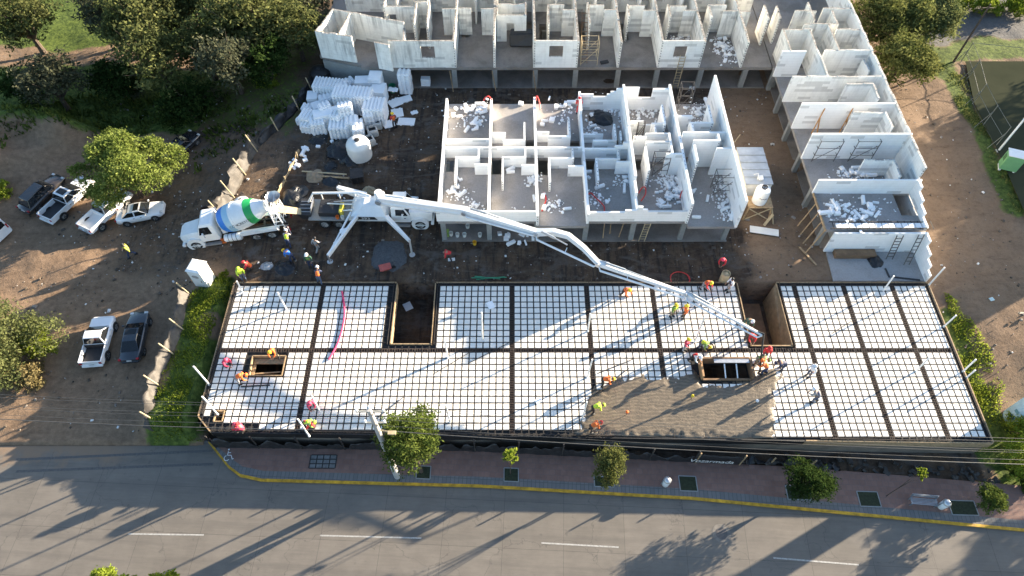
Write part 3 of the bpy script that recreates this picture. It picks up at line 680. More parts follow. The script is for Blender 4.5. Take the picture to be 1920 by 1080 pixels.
for a in ((818,396,914,396),(914,396,1006,396)): wall(mid, seg(*a,HL), FZ, HL, m0)
wall(mid, (XD+.1,YF+.1,XE,YF+.1), FZ, HL, m0, steps=[(0,.75,3.85),(.75,1,4.1)])
wall(mid, (XE,YF+.1,XF,YF+.1), FZ, 4.0, m0, steps=[(0,.1,4.55),(.1,.2,4.2),(.2,1,3.95)])
# spine and second cross walls
wall(mid, (XA,44.75,XD,44.75), FZ, HL, m0); wall(mid, (XD+.1,44.6,XE,44.6), FZ, HL, m0, steps=[(0,.68,HL),(.68,.85,4.3),(.85,1,4.7)])
for a, z in (((834,261,917,261),HL),((922,249,947,249),HL),((944,262,984,262),HL),((1008,246,1029,248),HL),((1029,255,1068,255),HL),((1094,250,1130,253),3.7),((1113,263,1154,263),HL),
             ((855,294,897,294),HL),((891,308,916,308),HL),((943,294,985,294),HL),((979,309,1004,309),HL),((1030,296,1073,296),HL),((1067,311,1093,311),HL),((1119,297,1160,298),HL),((1157,303,1186,303),4.2),
             ((1190,256,1212,256),4.9),((1212,251,1256,249),5.0),((1213,268,1255,263),5.1),((1251,288,1279,288),5.3),((1184,227,1206,227),4.6),((1223,231,1247,231),4.7),((1205,234,1222,234),4.0),
             ((1264,217,1297,217),5.2),((1294,230,1337,230),5.3),((1282,248,1366,248),5.7),((1302,263,1346,263),5.9),((1345,278,1371,278),5.9)):
    wall(mid, seg(*a,z), FZ, z, m0)
for a, z in (((983,230,984,262),HL),((1067,223,1068,255),HL),((897,279,898,294),HL),((855,294,854,336),HL),((943,294,942,338),HL),((985,279,985,294),HL),((1030,296,1031,340),HL),((1074,279,1074,296),HL),((1119,297,1121,336),HL),((1160,281,1160,298),HL),((1152,233,1155,262),HL),
             ((1211,275,1217,318),5.1),((1240,197,1249,231),5.0),((1256,250,1260,287),5.2),((1326,198,1338,230),5.4),((1300,272,1311,300),5.9),((1346,252,1350,263),5.9),((1296,230,1303,250),5.3),((1229,234,1229,250),4.5),((1164,246,1164,262),3.9),((1145,362,1152,390),2.9)):
    if z > 3: wall(mid, seg(*a,z), FZ, z, m0, dots=True)
yb0 = YR-.75
wall(mid, (XD+.1,yb0,XE,yb0), FZ, 5, m0, steps=[(0,.3,4.55),(.3,.62,4.25),(.62,.7,4.55),(.7,.83,4.85),(.83,1,5.2)])
wall(mid, (XE+.1,yb0,XF,yb0), FZ, 5, m0, steps=[(0,.32,5.35),(.32,.62,4.15),(.62,1,5.2)])
# --- rear building ---
rear = empty('weathered_house_row', (4, 62, 0), 'weathered grey-streaked row of roofless rooms along the back of the site', 'building')
RZ = 5.8; RY = 57.4
old = MT['foam_old']
slab(rear, -15.4, 26.5, RY, 74, FZ-.35, FZ, [hole(1012,45,1028,75), hole(985,40,1003,70), hole(1085,40,1097,70), hole(865,28,882,70), hole(1164,45,1174,75)], MT['conc_old'])
q = MB(); q.prism([(-19.9,59.25),(-15.4,57.75),(-15.4,74),(-19.9,74)], FZ-.35, FZ-.003); q.build('floor_slab', MT['conc_old'], rear)
slab(rear, -19, 26.5, RY, 74, .02, .1, [], MT['conc_old'], 'ground_slab')
for u in (738,853,928,1003,1078,1157,1229,1310,1392,1452):
    p = P(u, 140, 1.3); column(rear, p.x, RY+.02, .1, FZ-.35, .5 if u != 738 else .35, .35, MT['conc_grey']); column(rear, p.x, RY+6, .1, FZ-.35)
q = MB()
for u in (820,890,965,1040,1117,1195,1270,1350,1420): p = P(u,140,1.3); q.span(p.x-1.2,p.x+1.4,RY+6.4,RY+6.6,.1,FZ-.36)
q.build('back_wall', MT['conc_grey'], rear)
# angled left wing
def wpt(pts, z0, z1, mat, **k): wall(rear, (*pts[0],*pts[1]), z0, z1, mat, **k)
A0, A1, A2 = P(592,58,RZ), P(658,68,RZ), P(624,17,RZ); A3 = P(756,41,RZ)
wpt(((A0.x,A0.y),(A1.x,A1.y)), FZ, RZ, old); wpt(((A0.x,A0.y),(A2.x,A2.y)), FZ, RZ, old); wpt(((A2.x,A2.y),(A3.x,A3.y)), FZ, RZ, old)
B0, B1 = P(636,64,RZ), P(655,26,RZ); wpt(((B0.x,B0.y+.3),(B1.x,B1.y)), FZ, RZ, old)
C0, C1 = P(703,79,RZ), P(728,84,RZ); wpt(((C0.x,C0.y),(C1.x,C1.y)), FZ, RZ, old)
wpt(((A3.x,A3.y),(A3.x+.15,A3.y-2.2)), FZ, 5.2, old)
g = MT['conc_grey']; wpt(((A0.x,A0.y),(C0.x,C0.y)), -1.2, FZ-.36, g); wpt(((C0.x,C0.y),(C1.x+.5,RY+.1)), -.5, FZ-.36, g); wpt(((C1.x+.5,RY+.1),(C1.x+.6,RY+5)), -.5, FZ-.36, g)
wpt(((A0.x,A0.y),(A0.x+.4,73)), -1.2, FZ-.36, g)
wx0 = P(728,76,RZ).x; wx1 = P(850,76,RZ).x
wall(rear, (wx0,RY+.08,wx1,RY+.08), FZ-.05, RZ, old, op=((787-728)/122.,(813-728)/122.,3.85,5.2))
wall(rear, (P(1003,77,RZ).x,RY+.08,P(1085,77,RZ).x,RY+.08), FZ-.05, RZ, MT['foam_mid'], op=(.34,.66,3.95,5.25))
wall(rear, (P(1244,78,RZ).x,RY+.08,P(1321,78,RZ).x,RY+.08), FZ-.05, RZ, MT['foam_mid'], op=(.32,.63,3.9,5.2))
for u in (850,926,1003,1085,1166,1244,1323,1405):
    x = P(u, 79, RZ).x
    wall(rear, (x,RY+.02,x,67.5 if u > 860 else 66), FZ, RZ+random.uniform(-.1,.1), old, .2, dots=True)
# inner cross walls (along the row) and stub walls (across it)
for a, o in (((860,15,882,15),0),((903,16,926,16),0),((932,28,986,28),1),((1028,9,1057,9),0),((1056,18,1078,18),0),((1107,9,1132,9),0),((1134,18,1156,18),0),((1182,10,1208,10),0),((1208,19,1230,19),0),((1258,11,1287,11),0),((1283,19,1304,19),0),((1331,10,1362,10),0),((1358,20,1382,20),0),((1389,21,1407,21),0),((720,11,776,12),2),((830,16,853,16),0),((932,7,986,7),0),((776,3,800,3),0)):
    s_ = seg(*a, RZ); wall(rear, s_, FZ, RZ-.02, old, op=((.33,.6,FZ,4.9) if o == 1 else (.05,.36,3.6,4.9) if o == 2 else None))
for a in ((776,6,780,42),(803,4,801,42),(986,5,985,28),(1030,9,1027,46),(1105,4,1103,44),(1177,9,1180,28),(1253,8,1257,31),(1330,9,1334,32),(1431,11,1444,35),(1455,12,1465,32),(720,-6,722,12),(932,-4,932,28)):
    wall(rear, seg(*a, RZ), FZ, RZ+.02, old, dots=True)
wall(rear, (-18,66.8,26,66.8), FZ, RZ, old); wall(rear, (-18,73.5,26,73.5), FZ, RZ, old)
for u in (740,800,890,965,1045,1120,1205,1285,1365): x = P(u,10,RZ).x; wall(rear, (x,64.6,x,73), FZ, RZ+.03, old); 
# --- right building ---
rt = empty('stepped_house_row', (31, 46, 0), 'long white row of foam cross-walls stepping down the right edge of the site', 'building')
Z2 = 5.72; XI, XO = 26.6, 35.0
slab(rt, XI, XO+.1, 36.25, 57.3, FZ-.32, FZ, [hole(1690,362,1722,404)], MT['conc'])
slab(rt, XI, XO+.1, 57.303, 75, FZ-.32, FZ-.002, [], MT['conc_old'])
slab(rt, XI+.5, XO+.1, 36.3, 75, .02, .1, [], MT['conc_old'], 'ground_slab')
for y in (36.6,41,45.3,49.5,53.5,57.0): column(rt, XI+.25, y, .05, FZ-.32, .4, .4)
q = MB(); q.span(XI+1.6,XI+1.8,37,57,.1,FZ-.33); q.build('inner_wall', MT['conc_grey'], rt)
wall(rt, (XO,40.6,XO,75), FZ, Z2, MT['foam_mid'], .18, dots=True)
wall(rt, (XO,36.3,XO,40.6), FZ, 4.4, MT['foam'], .18, steps=[(0,.25,3.1),(.25,.5,3.5),(.5,.75,3.9),(.75,1,4.4)])
wall(rt, (XO+.12,36.3,XO+.12,75), -.2, FZ-.33, MT['foam_mid'], .1)
fm = MT['foam_mid']; fo = MT['foam_old']
for a, z, m in (((1468,55,1522,55),Z2,fo),((1509,45,1569,45),Z2,fo),((1468,95,1511,96),Z2,MT['foam']),((1570,55,1612,55),Z2,fo),((1548,94,1630,94),Z2,fm),((1487,143,1657,143),Z2,fm),((1589,157,1636,157),Z2,fm),
                ((1505,193,1681,194),Z2,MT['foam']),((1602,211,1662,210),Z2,fm),((1525,250,1710,251),Z2,MT['foam']),((1537,337,1728,337),4.4,MT['foam']),((1492,20,1530,20),Z2,fo),((1545,15,1600,15),Z2,fo),((1622,300,1676,300),4.6,fm)):
    wall(rt, seg(*a,z), FZ, z, m)
for a, z, m in (((1468,55,1484,95),Z2,fo),((1522,55,1530,94),Z2,fo),((1569,45,1558,94),Z2,fo),((1569,45,1563,20),Z2,fo),((1548,94,1538,140),Z2,fm),((1636,157,1650,182),Z2,fm),((1662,210,1672,238),Z2,fm),((1676,300,1690,328),4.6,fm),((1515,5,1528,36),Z2,fo),((1618,110,1632,132),5.2,fm),((1655,228,1660,240),4.6,fm)):
    wall(rt, seg(*a,z), FZ, z, m)
# open ground room at its near end
wall(rt, (27.3,35.95,XO+.1,35.95), .12, FZ-.03, MT['foam'])
wall(rt, (XO+.12,32.7,XO+.12,35.9), .12, 2.6, MT['foam'], .16, steps=[(0,.2,1.0),(.2,.45,1.5),(.45,.75,2.0),(.75,1,2.6)])
q = MB(); q.prism([(27.3,32.75),(35.2,32.75),(35.2,35.85),(27.5,35.85)], -.1, .14); q.build('room_floor', slabmat('room_floor_grey', (.34,.335,.33), (.22,.2,.18), .5, .6), rt)
q = MB(); q.span(28.0,31.5,35.1,35.8,.14,.6); q.build('step_block', MT['ply'], rt)
# front edge of the upper floor: fresh form blocks and bars
q = MB(); 
for i in range(14): q.span(XI+.9+i*.56, XI+1.36+i*.56, 36.35, 36.85, FZ+.003, FZ+.16+random.uniform(0,.02))
q.build('edge_block', MT['eps'], rt)
q = MB()
for i in range(16): x = XI+.62+i*.56; q.bar((x+.02,36.2,FZ+.14),(x+.02,37.1,FZ+.14),.05)
for y in (36.25,36.95): q.bar((XI+.3,y,FZ+.2),(XO,y,FZ+.2),.06)
q.build('edge_bar', MT['steel_dk'], rt)
q = MB(); q.bar((XI-.1,36.1,2.75),(XI-.1,40.3,2.75),.12,.2)
for y in (36.2,37.2,38.2,39.2): q.bar((XI-.1,y,2.7),(XI-.9,y-.4,.1),.09)
q.build('edge_prop', MT['wood'], rt)
# ---------------- trees, shrubs, grass ----------------
def leafmat(name, c1, c2, tr=.35):
    m = bpy.data.materials.new(name); m.use_nodes = True; nt = m.node_tree; nt.nodes.clear()
    out = nt.nodes.new('ShaderNodeOutputMaterial'); d = nt.nodes.new('ShaderNodeBsdfDiffuse'); t = nt.nodes.new('ShaderNodeBsdfTranslucent'); mx = nt.nodes.new('ShaderNodeMixShader')
    at = nt.nodes.new('ShaderNodeAttribute'); at.attribute_name = 'tint'
    oi = nt.nodes.new('ShaderNodeObjectInfo')
    col = mix(nt, at.outputs['Fac'], c1, c2)
    hv = nt.nodes.new('ShaderNodeHueSaturation'); nt.links.new(col, hv.inputs['Color']); nt.links.new(mth(nt, 'ADD', mth(nt, 'MULTIPLY', oi.outputs['Random'], .4), .8), hv.inputs['Value'])
    nt.links.new(hv.outputs[0], d.inputs[0]); nt.links.new(hv.outputs[0], t.inputs[0]); mx.inputs[0].default_value = tr
    nt.links.new(d.outputs[0], mx.inputs[1]); nt.links.new(t.outputs[0], mx.inputs[2]); nt.links.new(mx.outputs[0], out.inputs[0]); return m
LM = dict(olive=leafmat('leaf_olive', (0.047,0.060,0.022), (0.142,0.150,0.056)), grey=leafmat('leaf_grey_green', (0.056,0.065,0.039), (0.129,0.133,0.082)), bright=leafmat('leaf_bright', (.105,.15,.03), (.27,.315,.085), .4),
          mid=leafmat('leaf_mid_green', (0.043,0.069,0.017), (0.129,0.163,0.039)), dark=leafmat('leaf_dark_green', (0.019,0.039,0.012), (0.052,0.082,0.022)), lime=leafmat('leaf_lime', (.12,.175,.02), (.28,.33,.05), .45),
          soft=leafmat('leaf_soft_green', (0.073,0.090,0.026), (0.206,0.215,0.073)), dry=leafmat('leaf_straw', (0.146,0.120,0.052), (0.275,0.224,0.112), .3), pale=leafmat('leaf_pale_olive', (0.082,0.103,0.039), (0.189,0.202,0.082)))
MT['bark'] = plain('bark_brown', (.075,.055,.04), .9, .35, 6, bmp=.5); MT['bark_w'] = plain('bark_pale', (.22,.18,.14), .9, .3, 6)
def cards(centers, size, rnd, flat=.4, asp=.5, tint=None):
    n = len(centers)
    nrm = rnd.normal(size=(n,3)); nrm[:,2] = np.abs(nrm[:,2]) + flat; nrm /= np.linalg.norm(nrm, axis=1)[:,None]
    a = np.cross(nrm, rnd.normal(size=(n,3))); a /= np.linalg.norm(a, axis=1)[:,None]; b = np.cross(nrm, a)
    s = (size*rnd.uniform(.6,1.35,n))[:,None]
    v = np.stack([centers-a*s, centers-b*s*asp, centers+a*s, centers+b*s*asp], 1).reshape(-1,3)
    return v, np.arange(n*4).reshape(n,4)
def crown_mesh(name, lobes, n, size, mat, seed, parent, shell=.55, asp=.5, flat=.4):
    rnd = np.random.default_rng(seed); L = np.array([l[:3] for l in lobes], float); r = np.array([l[3] for l in lobes], float)
    w = r**2; k = rnd.choice(len(L), n, p=w/w.sum())
    d = rnd.normal(size=(n,3)); d /= np.linalg.norm(d, axis=1)[:,None]
    # sprays: leaves gather round twig ends instead of filling the lobe evenly
    ns = max(12, n//26); tw = rnd.choice(len(L), ns, p=w/w.sum()); td = rnd.normal(size=(ns,3)); td[:,2] += .25; td /= np.linalg.norm(td, axis=1)[:,None]
    tp = L[tw] + td*(r[tw]*rnd.uniform(shell,1.08,ns))[:,None]*np.array([1,1,.85])
    j = rnd.integers(0, ns, n); sig = (.19*r[tw[j]])[:,None]
    c = tp[j] + rnd.normal(size=(n,3))*sig*np.array([1,1,.6])
    v, f = cards(c, size, rnd, flat, asp)
    o = raw_mesh(name, v, f, mat, parent)
    tint = np.clip(.5 + .28*rnd.normal(size=ns)[j] + .15*rnd.normal(size=n), 0, 1)
    at = o.data.attributes.new('tint', 'FLOAT', 'FACE'); at.data.foreach_set('value', tint.astype(np.float32)); return o
def lobes_for(rad, ht, base, n, seed, spread=.62, rl=(.34,.5)):
    rnd = random.Random(seed); out = []
    for i in range(n):
        a = i*2.4 + rnd.uniform(-.5,.5); t = math.sqrt((i+.5)/n); rr = rad*spread*t*rnd.uniform(.75,1.2)
        z = base + ht*(.35 + .5*(1-t*t)*rnd.uniform(.7,1.1) + rnd.uniform(-.12,.12))
        out.append((rr*math.cos(a), rr*math.sin(a), z, rad*rnd.uniform(*rl)))
    return out
def trunk_mesh(lobes, r0, seed, mat, parent, lean=0, name='trunk', fork=.35, sub=2):
    rnd = random.Random(seed); q = MB(); zt = min(l[2] for l in lobes); fz = max(.4, zt*fork)
    q.tube([(0,0,-.2),(lean*.3,0,fz*.5),(lean,0,fz)], [r0*1.25,r0,r0*.85], 8)
    for (x,y,z,r) in lobes:
        m = Vector((x*.45+lean*.6, y*.45, fz+(z-fz)*.55)) + Vector((rnd.uniform(-.2,.2),rnd.uniform(-.2,.2),0))*r
        q.tube([(lean,0,fz-.05), m, (x,y,z)], [r0*.6,r0*.4,r0*.12], 5)
        for _ in range(sub):
            d = Vector((rnd.uniform(-1,1),rnd.uniform(-1,1),rnd.uniform(-.1,.9))).normalized()*r*.9
            q.tube([m.lerp(Vector((x,y,z)), .5), Vector((x,y,z))*.5+m*.5+d*.6, Vector((x,y,z))+d], [r0*.22,r0*.14,r0*.05], 4)
    return q.build(name, mat, parent, smooth=True)
def tree(name, base, rad, ht, z0, n, size, leaf, seed, label, cat='tree', group=None, nl=9, r0=.18, trunkmat=None, rl=(.34,.5), spread=.62, shell=.55, asp=.5, lean=0, fork=.35):
    t = empty(name, base, label, cat, group, world=False)
    lb = lobes_for(rad, ht, z0, nl, seed, spread, rl)
    trunk_mesh(lb, r0, seed, trunkmat or MT['bark'], t, lean, fork=fork); crown_mesh('crown', lb, n, size, leaf, seed, t, shell, asp); return t
def zat(y, v): return CAM_H - y*math.tan(PITCH - math.atan((540-v)/F_PX))
# wood behind the site on the left: individual trees from a few kinds
kinds = [tree('spreading_tree', (0,0,0), 4.2, 4.2, 2.2, 4600, .17, LM['olive'], 11, 'x', nl=10, r0=.26, shell=.3, fork=.5), tree('spreading_tree', (0,0,0), 3.6, 3.8, 2.0, 4300, .16, LM['grey'], 12, 'x', nl=8, r0=.22, shell=.3, fork=.5),
         tree('spreading_tree', (0,0,0), 4.6, 4.8, 2.4, 5200, .18, LM['olive'], 13, 'x', nl=12, r0=.3, shell=.35, lean=.5, fork=.5), tree('spreading_tree', (0,0,0), 3.2, 3.0, .8, 4800, .15, LM['dark'], 14, 'x', nl=7, r0=.16, shell=.3)]
tab = {k.name: kids(k) for k in kinds}
spots = [(40,30,2,'olive tree in the far corner at the left edge of the photo, beside the lane'),(20,135,3,'low dark tree at the left edge of the wood, in front of the corner tree'),(95,150,1,'grey-green tree at the left of the wood, above the shaded meadow'),
         (200,18,1,'grey-green tree behind the lane at the far left'),(205,125,3,'dark tree leaning over the left meadow, between two grey-green ones'),(270,50,2,'broad olive tree left of the middle of the wood with a dark crooked limb'),(300,120,0,'olive tree standing in front of the crooked-limbed one'),
         (352,20,0,'olive tree at the top edge in the middle of the wood'),(385,95,2,'large olive tree in the middle of the wood with a tall dark stem'),(345,175,3,'dark tree in the front row of the wood, above the footpath'),(430,35,1,'grey-green tree behind the tall-stemmed one'),
         (440,135,1,'grey-green tree in the front row, right of the middle of the wood'),(485,70,2,'large olive tree in the right half of the wood, left of the weathered rooms'),(520,15,0,'olive tree at the top edge, two trees from the weathered rooms'),(505,125,3,'dark tree in the front row, left of the sunlit bare patch'),
         (560,75,0,'olive tree whose crown reaches the corner of the weathered rooms'),(585,25,1,'grey-green tree behind the corner of the weathered rooms'),(455,-20,2,'broad olive tree beyond the top edge, behind the grey-green one')]
used = set()
for (u, v, k, lab) in spots:
    p = P(u, v, 2.0); src = kinds[k]
    o = src if k not in used else copy_tree(src, table=tab)
    used.add(k); s = random.uniform(.9,1.25); o.location = (p.x, p.y-.3, float(hz(p.x,p.y))-.1); o.rotation_euler = (0,0,random.uniform(0,6.28)); o.scale = (s,s,s*random.uniform(.9,1.1))
    tag(o, lab, 'tree', 'trees of the wood behind the site')
tree('shrub', G(255,172), 2.1, 2.6, .3, 5000, .12, LM['grey'], 21, 'rounded grey-green bush at the front of the wood, over the shaded meadow', 'shrub', nl=8, r0=.1)
tree('shrub', G(400,195), 1.2, 1.5, .2, 2200, .11, LM['grey'], 22, 'small grey bush beside the footpath in front of the wood', 'shrub', nl=6, r0=.06)
tree('shrub', G(505,158), 1.3, 1.2, .1, 2400, .10, LM['lime'], 23, 'sunlit lime-green bush on the bare patch beside the wood', 'shrub', nl=6, r0=.05)
tree('shrub', G(440,165), 1.2, 1.2, .1, 1800, .10, LM['mid'], 24, 'low green bush in the shade left of the sunlit bare patch', 'shrub', nl=6, r0=.05)
p = G(268,368)
tree('bright_tree', p, 4.6, 5.6, 1.0, 26000, .12, LM['bright'], 31, 'rounded yellow-green tree beside the white saloon car, lit by the low sun', nl=17, r0=.3, rl=(.2,.35), spread=.8, shell=.8)
p = G(30,668)
tree('broad_bush', p, 4.2, 4.4, .6, 16000, .11, LM['pale'], 32, 'large pale olive bush at the left edge of the photo, by the two lower cars', 'bush', nl=14, r0=.16, rl=(.28,.4), spread=.7, shell=.65)
tree('shrub', G(84,652), 1.7, 2.6, .1, 6000, .10, LM['lime'], 33, 'bright green shrub growing against the right side of the pale bush', 'shrub', nl=8, r0=.05)
tree('shrub', G(60,712), 1.6, 1.2, .0, 3500, .12, LM['dry'], 34, 'straw-coloured dry shrub in front of the pale bush', 'shrub', nl=7, r0=.04)
tree('shrub', G(12,700), 1.6, 1.5, .0, 3000, .12, LM['dry'], 35, 'straw-coloured shrub at the left edge below the pale bush', 'shrub', nl=7, r0=.04)
tree('shrub', G(5,362), 1.3, .8, .0, 2500, .10, LM['lime'], 36, 'low lime-green plants at the left edge beside the spoil heap', 'shrub', nl=6, r0=.03)
# right-hand trees beyond the stepped row
for i,(u,v,rad,ht,leaf,lab) in enumerate(((1690,112,3.6,4.6,'soft','feathery pale green tree overhanging the dirt path behind the stepped row, nearest the camera'),(1645,45,3.6,4.8,'soft','olive tree close behind the far corner of the stepped row'),(1755,30,3.4,4.2,'pale','olive tree standing on the verge beside the far lane'),(1705,40,3.2,4.6,'soft','pale green tree between the two olive ones behind the stepped row'),(1690,-25,4.,4.8,'olive','olive tree beyond the top edge behind the stepped row'))):
    p = P(u, v, 3.0)
    tree('feathery_tree', (p.x,p.y,0), rad, ht, 1.0, 11000, .15, LM[leaf], 40+i, lab, group='trees beyond the stepped row', nl=11, r0=.2, shell=.5)
for i,(u,v) in enumerate(((1850,8),(1905,12),(1800,5))):
    p = P(u,v,.8); tree('shrub', (p.x,p.y,0), 1.9, 1.6, .1, 3500, .13, LM['lime'], 50+i, ('yellow-green hedge bush across the far lane, second from the photo corner','yellow-green hedge bush across the far lane in the top right corner','yellow-green hedge bush across the far lane nearest the olive tree')[i], 'shrub', 'hedge bushes across the far lane', nl=6, r0=.05)
# street trees
def street(u, v, vc, rad, ht, n, size, leaf, seed, label, nl=8, r0=.07, name='street_tree', cat='tree', shell=.55):
    b = P(u, v, -1.86); zc = zat(b.y, vc) + 1.86
    return tree(name, b, rad, ht, max(.15, zc-ht*.62), n, size, leaf, seed, label, cat, 'trees planted in the footway', nl=nl, r0=r0, shell=shell)
street(790,884,818,2.5,3.8,9500,.10,LM['mid'],61,'dense mid-green street tree beside the concrete utility pole', nl=13, r0=.13)
street(957,888,853,.75,1.5,700,.09,LM['lime'],62,'thin yellow-green sapling in a square tree pit, right of the dense street tree', nl=4, r0=.035)
street(1130,906,868,1.5,2.6,5000,.075,LM['soft'],63,'airy light-green street tree in the middle of the footway', nl=8, r0=.06, shell=.4)  # paler leaf colour stands in for sunlight on this crown
street(1490,926,902,2.0,2.2,6500,.09,LM['dark'],64,'dark green spreading street tree shaded by the deck', nl=9, r0=.08)
street(1662,930,888,.6,1.2,350,.08,LM['lime'],65,'spindly sapling beside the deck wall, left of the metal bench', nl=4, r0=.03)
street(1832,952,936,1.15,2.2,4500,.075,LM['mid'],66,'round clipped street tree right of the metal bench', nl=7, r0=.07)
for i,(u,v,zc,rad) in enumerate(((188,1085,1.6,.95),(300,1092,1.5,1.1),(245,1098,1.,.7))):
    p = P(u,v,zc); tree('street_tree', (p.x,p.y,-1.9), rad, 2.0, 2.2, 2600, .085, LM['lime'], 70+i, ('bright green treetop at the bottom edge of the photo, leftmost','bright green treetop at the bottom edge of the photo, rightmost','small bright green treetop between the two at the bottom edge')[i], nl=6, r0=.06)
for i,(u,v,rad,ht,leaf,lab) in enumerate(((1895,870,1.9,2.6,'lime','yellow-green bush at the near right corner of the deck'),(1905,818,1.5,2.0,'lime','yellow-green bush below the pale blue pillar'),(1912,900,1.2,1.6,'mid','green bush at the right edge behind the footway'))):
    tree('shrub', G(u,v), rad, ht, .1, 4500, .09, LM[leaf], 80+i, lab, 'shrub', nl=8, r0=.05)
# trees standing just outside the frame to the right, whose shade crosses the road
for i,(x,y,rad,h) in enumerate(((47,24,2.0,3.0),(55,22,2.6,4),(49,17.5,1.8,3.4),(60,16,2.4,4))):
    tree('street_tree', (x,y,-1.9), rad, h, 2.4, 3000, .13, LM['mid'], 90+i, ('tree outside the right edge nearest the deck','tree outside the right edge behind the bushes','tree outside the right edge by the footway','tree outside the right edge farthest along the footway')[i], nl=8, r0=.14)
for i,(x,y,rad,h) in enumerate(((68,57,4.2,6),(73,64,4.6,7),(66,49,3.6,5.5),(78,57,4.6,7))):
    tree('spreading_tree', (x,y,0), rad, h, 2.6, 4200, .24, LM['olive'], 190+i, ('tree outside the right edge beyond the court, nearest','tree outside the right edge beyond the court, farthest','tree outside the right edge beyond the near end of the court','tree outside the right edge far beyond the court')[i], nl=9, r0=.25, shell=.4)  # unseen trees added to cast shade over the sports court
# grass and weeds as real blades
def grass(name, label, regions, mat, size):
    rnd = np.random.default_rng(len(label)); C = []
    for (poly, dens, zz) in regions:
        pts = [G(*q) for q in poly]; x0=min(q.x for q in pts); x1=max(q.x for q in pts); y0=min(q.y for q in pts); y1=max(q.y for q in pts)
        n = int((x1-x0)*(y1-y0)*dens); xs = rnd.uniform(x0,x1,n); ys = rnd.uniform(y0,y1,n)
        ok = np.array([inpoly(a,b,pts) for a,b in zip(xs,ys)]); xs, ys = xs[ok], ys[ok]
        dn = np.sin(xs*1.7+ys*.9)+np.sin(ys*2.3-xs*.7)+rnd.normal(size=len(xs))*.8; edge_d = np.array([min((Vector((a,b,0))-Vector((p_.x,p_.y,0))).length for p_ in [pts[i].lerp(pts[i-1],t) for i in range(len(pts)) for t in (0,.2,.4,.6,.8)]) for a,b in zip(xs,ys)]) if len(xs) < 30000 else np.ones(len(xs)); ok = dn > zz + np.clip(1.6-edge_d*1.6,0,2); C.append(np.stack([xs[ok],ys[ok],hz(xs[ok],ys[ok])],-1))
    C = np.concatenate(C); n = len(C)
    a = rnd.uniform(0,6.28,n); d = np.stack([np.cos(a),np.sin(a),np.zeros(n)],-1); s = size*rnd.uniform(.5,1.5,n)[:,None]
    up = np.stack([rnd.normal(size=n)*.45, rnd.normal(size=n)*.45, np.ones(n)],-1)
    V = np.stack([C-d*s*.28-[0,0,.03], C+d*s*.28-[0,0,.03], C+up*s+d*s*.08, C+up*s-d*s*.2], 1).reshape(-1,3)
    o = raw_mesh(name, V, np.arange(n*4).reshape(n,4), mat)
    at = o.data.attributes.new('tint','FLOAT','FACE'); at.data.foreach_set('value', np.clip(.5+.3*np.sin(C[:,0]*1.1)*np.cos(C[:,1]*1.3)+.25*rnd.normal(size=n),0,1).astype(np.float32))
    tag(o, label, 'weeds', kind='stuff')
grass('weeds', 'tall bright green weeds between the sheeting fence and the deck', [([(362,545),(425,505),(440,530),(400,620),(370,700),(345,815),(400,832),(290,832),(300,720),(335,640)], 260, -1.3)], LM['lime'], .14)
grass('weeds', 'yellow-green weeds along the right side of the deck', [([(1768,545),(1790,560),(1850,640),(1880,720),(1900,760),(1885,790),(1850,800),(1800,680)], 190, -.7)], LM['lime'], .13)
grass('meadow_grass', 'shaded meadow grass in front of the wood', [([(0,195),(160,180),(420,170),(450,205),(300,245),(180,270),(60,245),(0,280)], 22, -.8),([(370,250),(560,170),(585,190),(430,290),(360,330)], 20, -.3)], LM['mid'], .34)
grass('verge_grass', 'grass verge between the dirt path and the sports court', [([(1750,110),(1830,150),(1860,260),(1900,340),(1920,400),(1905,400),(1850,290),(1790,190)], 110, -.6)], LM['soft'], .13)
# ---------------- vehicles ----------------
def place(root, A, B, zc=None):
    """put a +X-facing vehicle so that its rear is at A and its nose at B"""
    d = B-A; root.location = ((A.x+B.x)/2, (A.y+B.y)/2, (A.z+B.z)/2)
    root.rotation_euler = (0, -math.atan2(d.z, math.hypot(d.x,d.y)), math.atan2(d.y, d.x))
def wheel(root, x, y, r, w, rimmat, name='wheel', dual=False):
    s = 1 if y > 0 else -1
    q = MB(); M = Matrix.Translation((x, y, r)) @ Matrix.Rotation(R(90)*-s, 4, 'X')
    q.lathe([(r*.62,-w*.5),(r*.9,-w*.5),(r,-w*.32),(r,w*.32),(r*.9,w*.5),(r*.62,w*.5)], 18, M); o = q.build(name, MT['tyre'], root, smooth=True)
    q = MB(); q.lathe([(r*.62,w*.5),(r*.60,w*.42),(r*.5,w*.25),(r*.2,w*.3),(r*.16,w*.45),(.01,w*.46)], 14, M)
    for k in range(5):
        t = k*2*math.pi/5; a = M @ Vector((r*.18*math.cos(t), r*.18*math.sin(t), w*.44)); b = M @ Vector((r*.6*math.cos(t), r*.6*math.sin(t), w*.44)); q.bar(a, b, r*.16, .02)
    q.build('rim', rimmat, o)
    return o
def ring(x, w, zb, zs, zt, wt):
    return [(x,-w*.86,zb),(x,-w*.98,zb+.12),(x,-w,zs*.8+zb*.2),(x,-w*.95,zs),(x,-wt,zt),(x,wt,zt),(x,w*.95,zs),(x,w,zs*.8+zb*.2),(x,w*.98,zb+.12),(x,w*.86,zb)]
def quad_on(q, p, off=.012):
    p = [Vector(a) for a in p]; n = (p[1]-p[0]).cross(p[3]-p[0]).normalized(); q.add([a+n*off for a in p], [(0,1,2,3)])
def inset(p, f, g=None):
    p = [Vector(a) for a in p]; c = sum(p, Vector())/4; return [a + (c-a)*f for a in p]
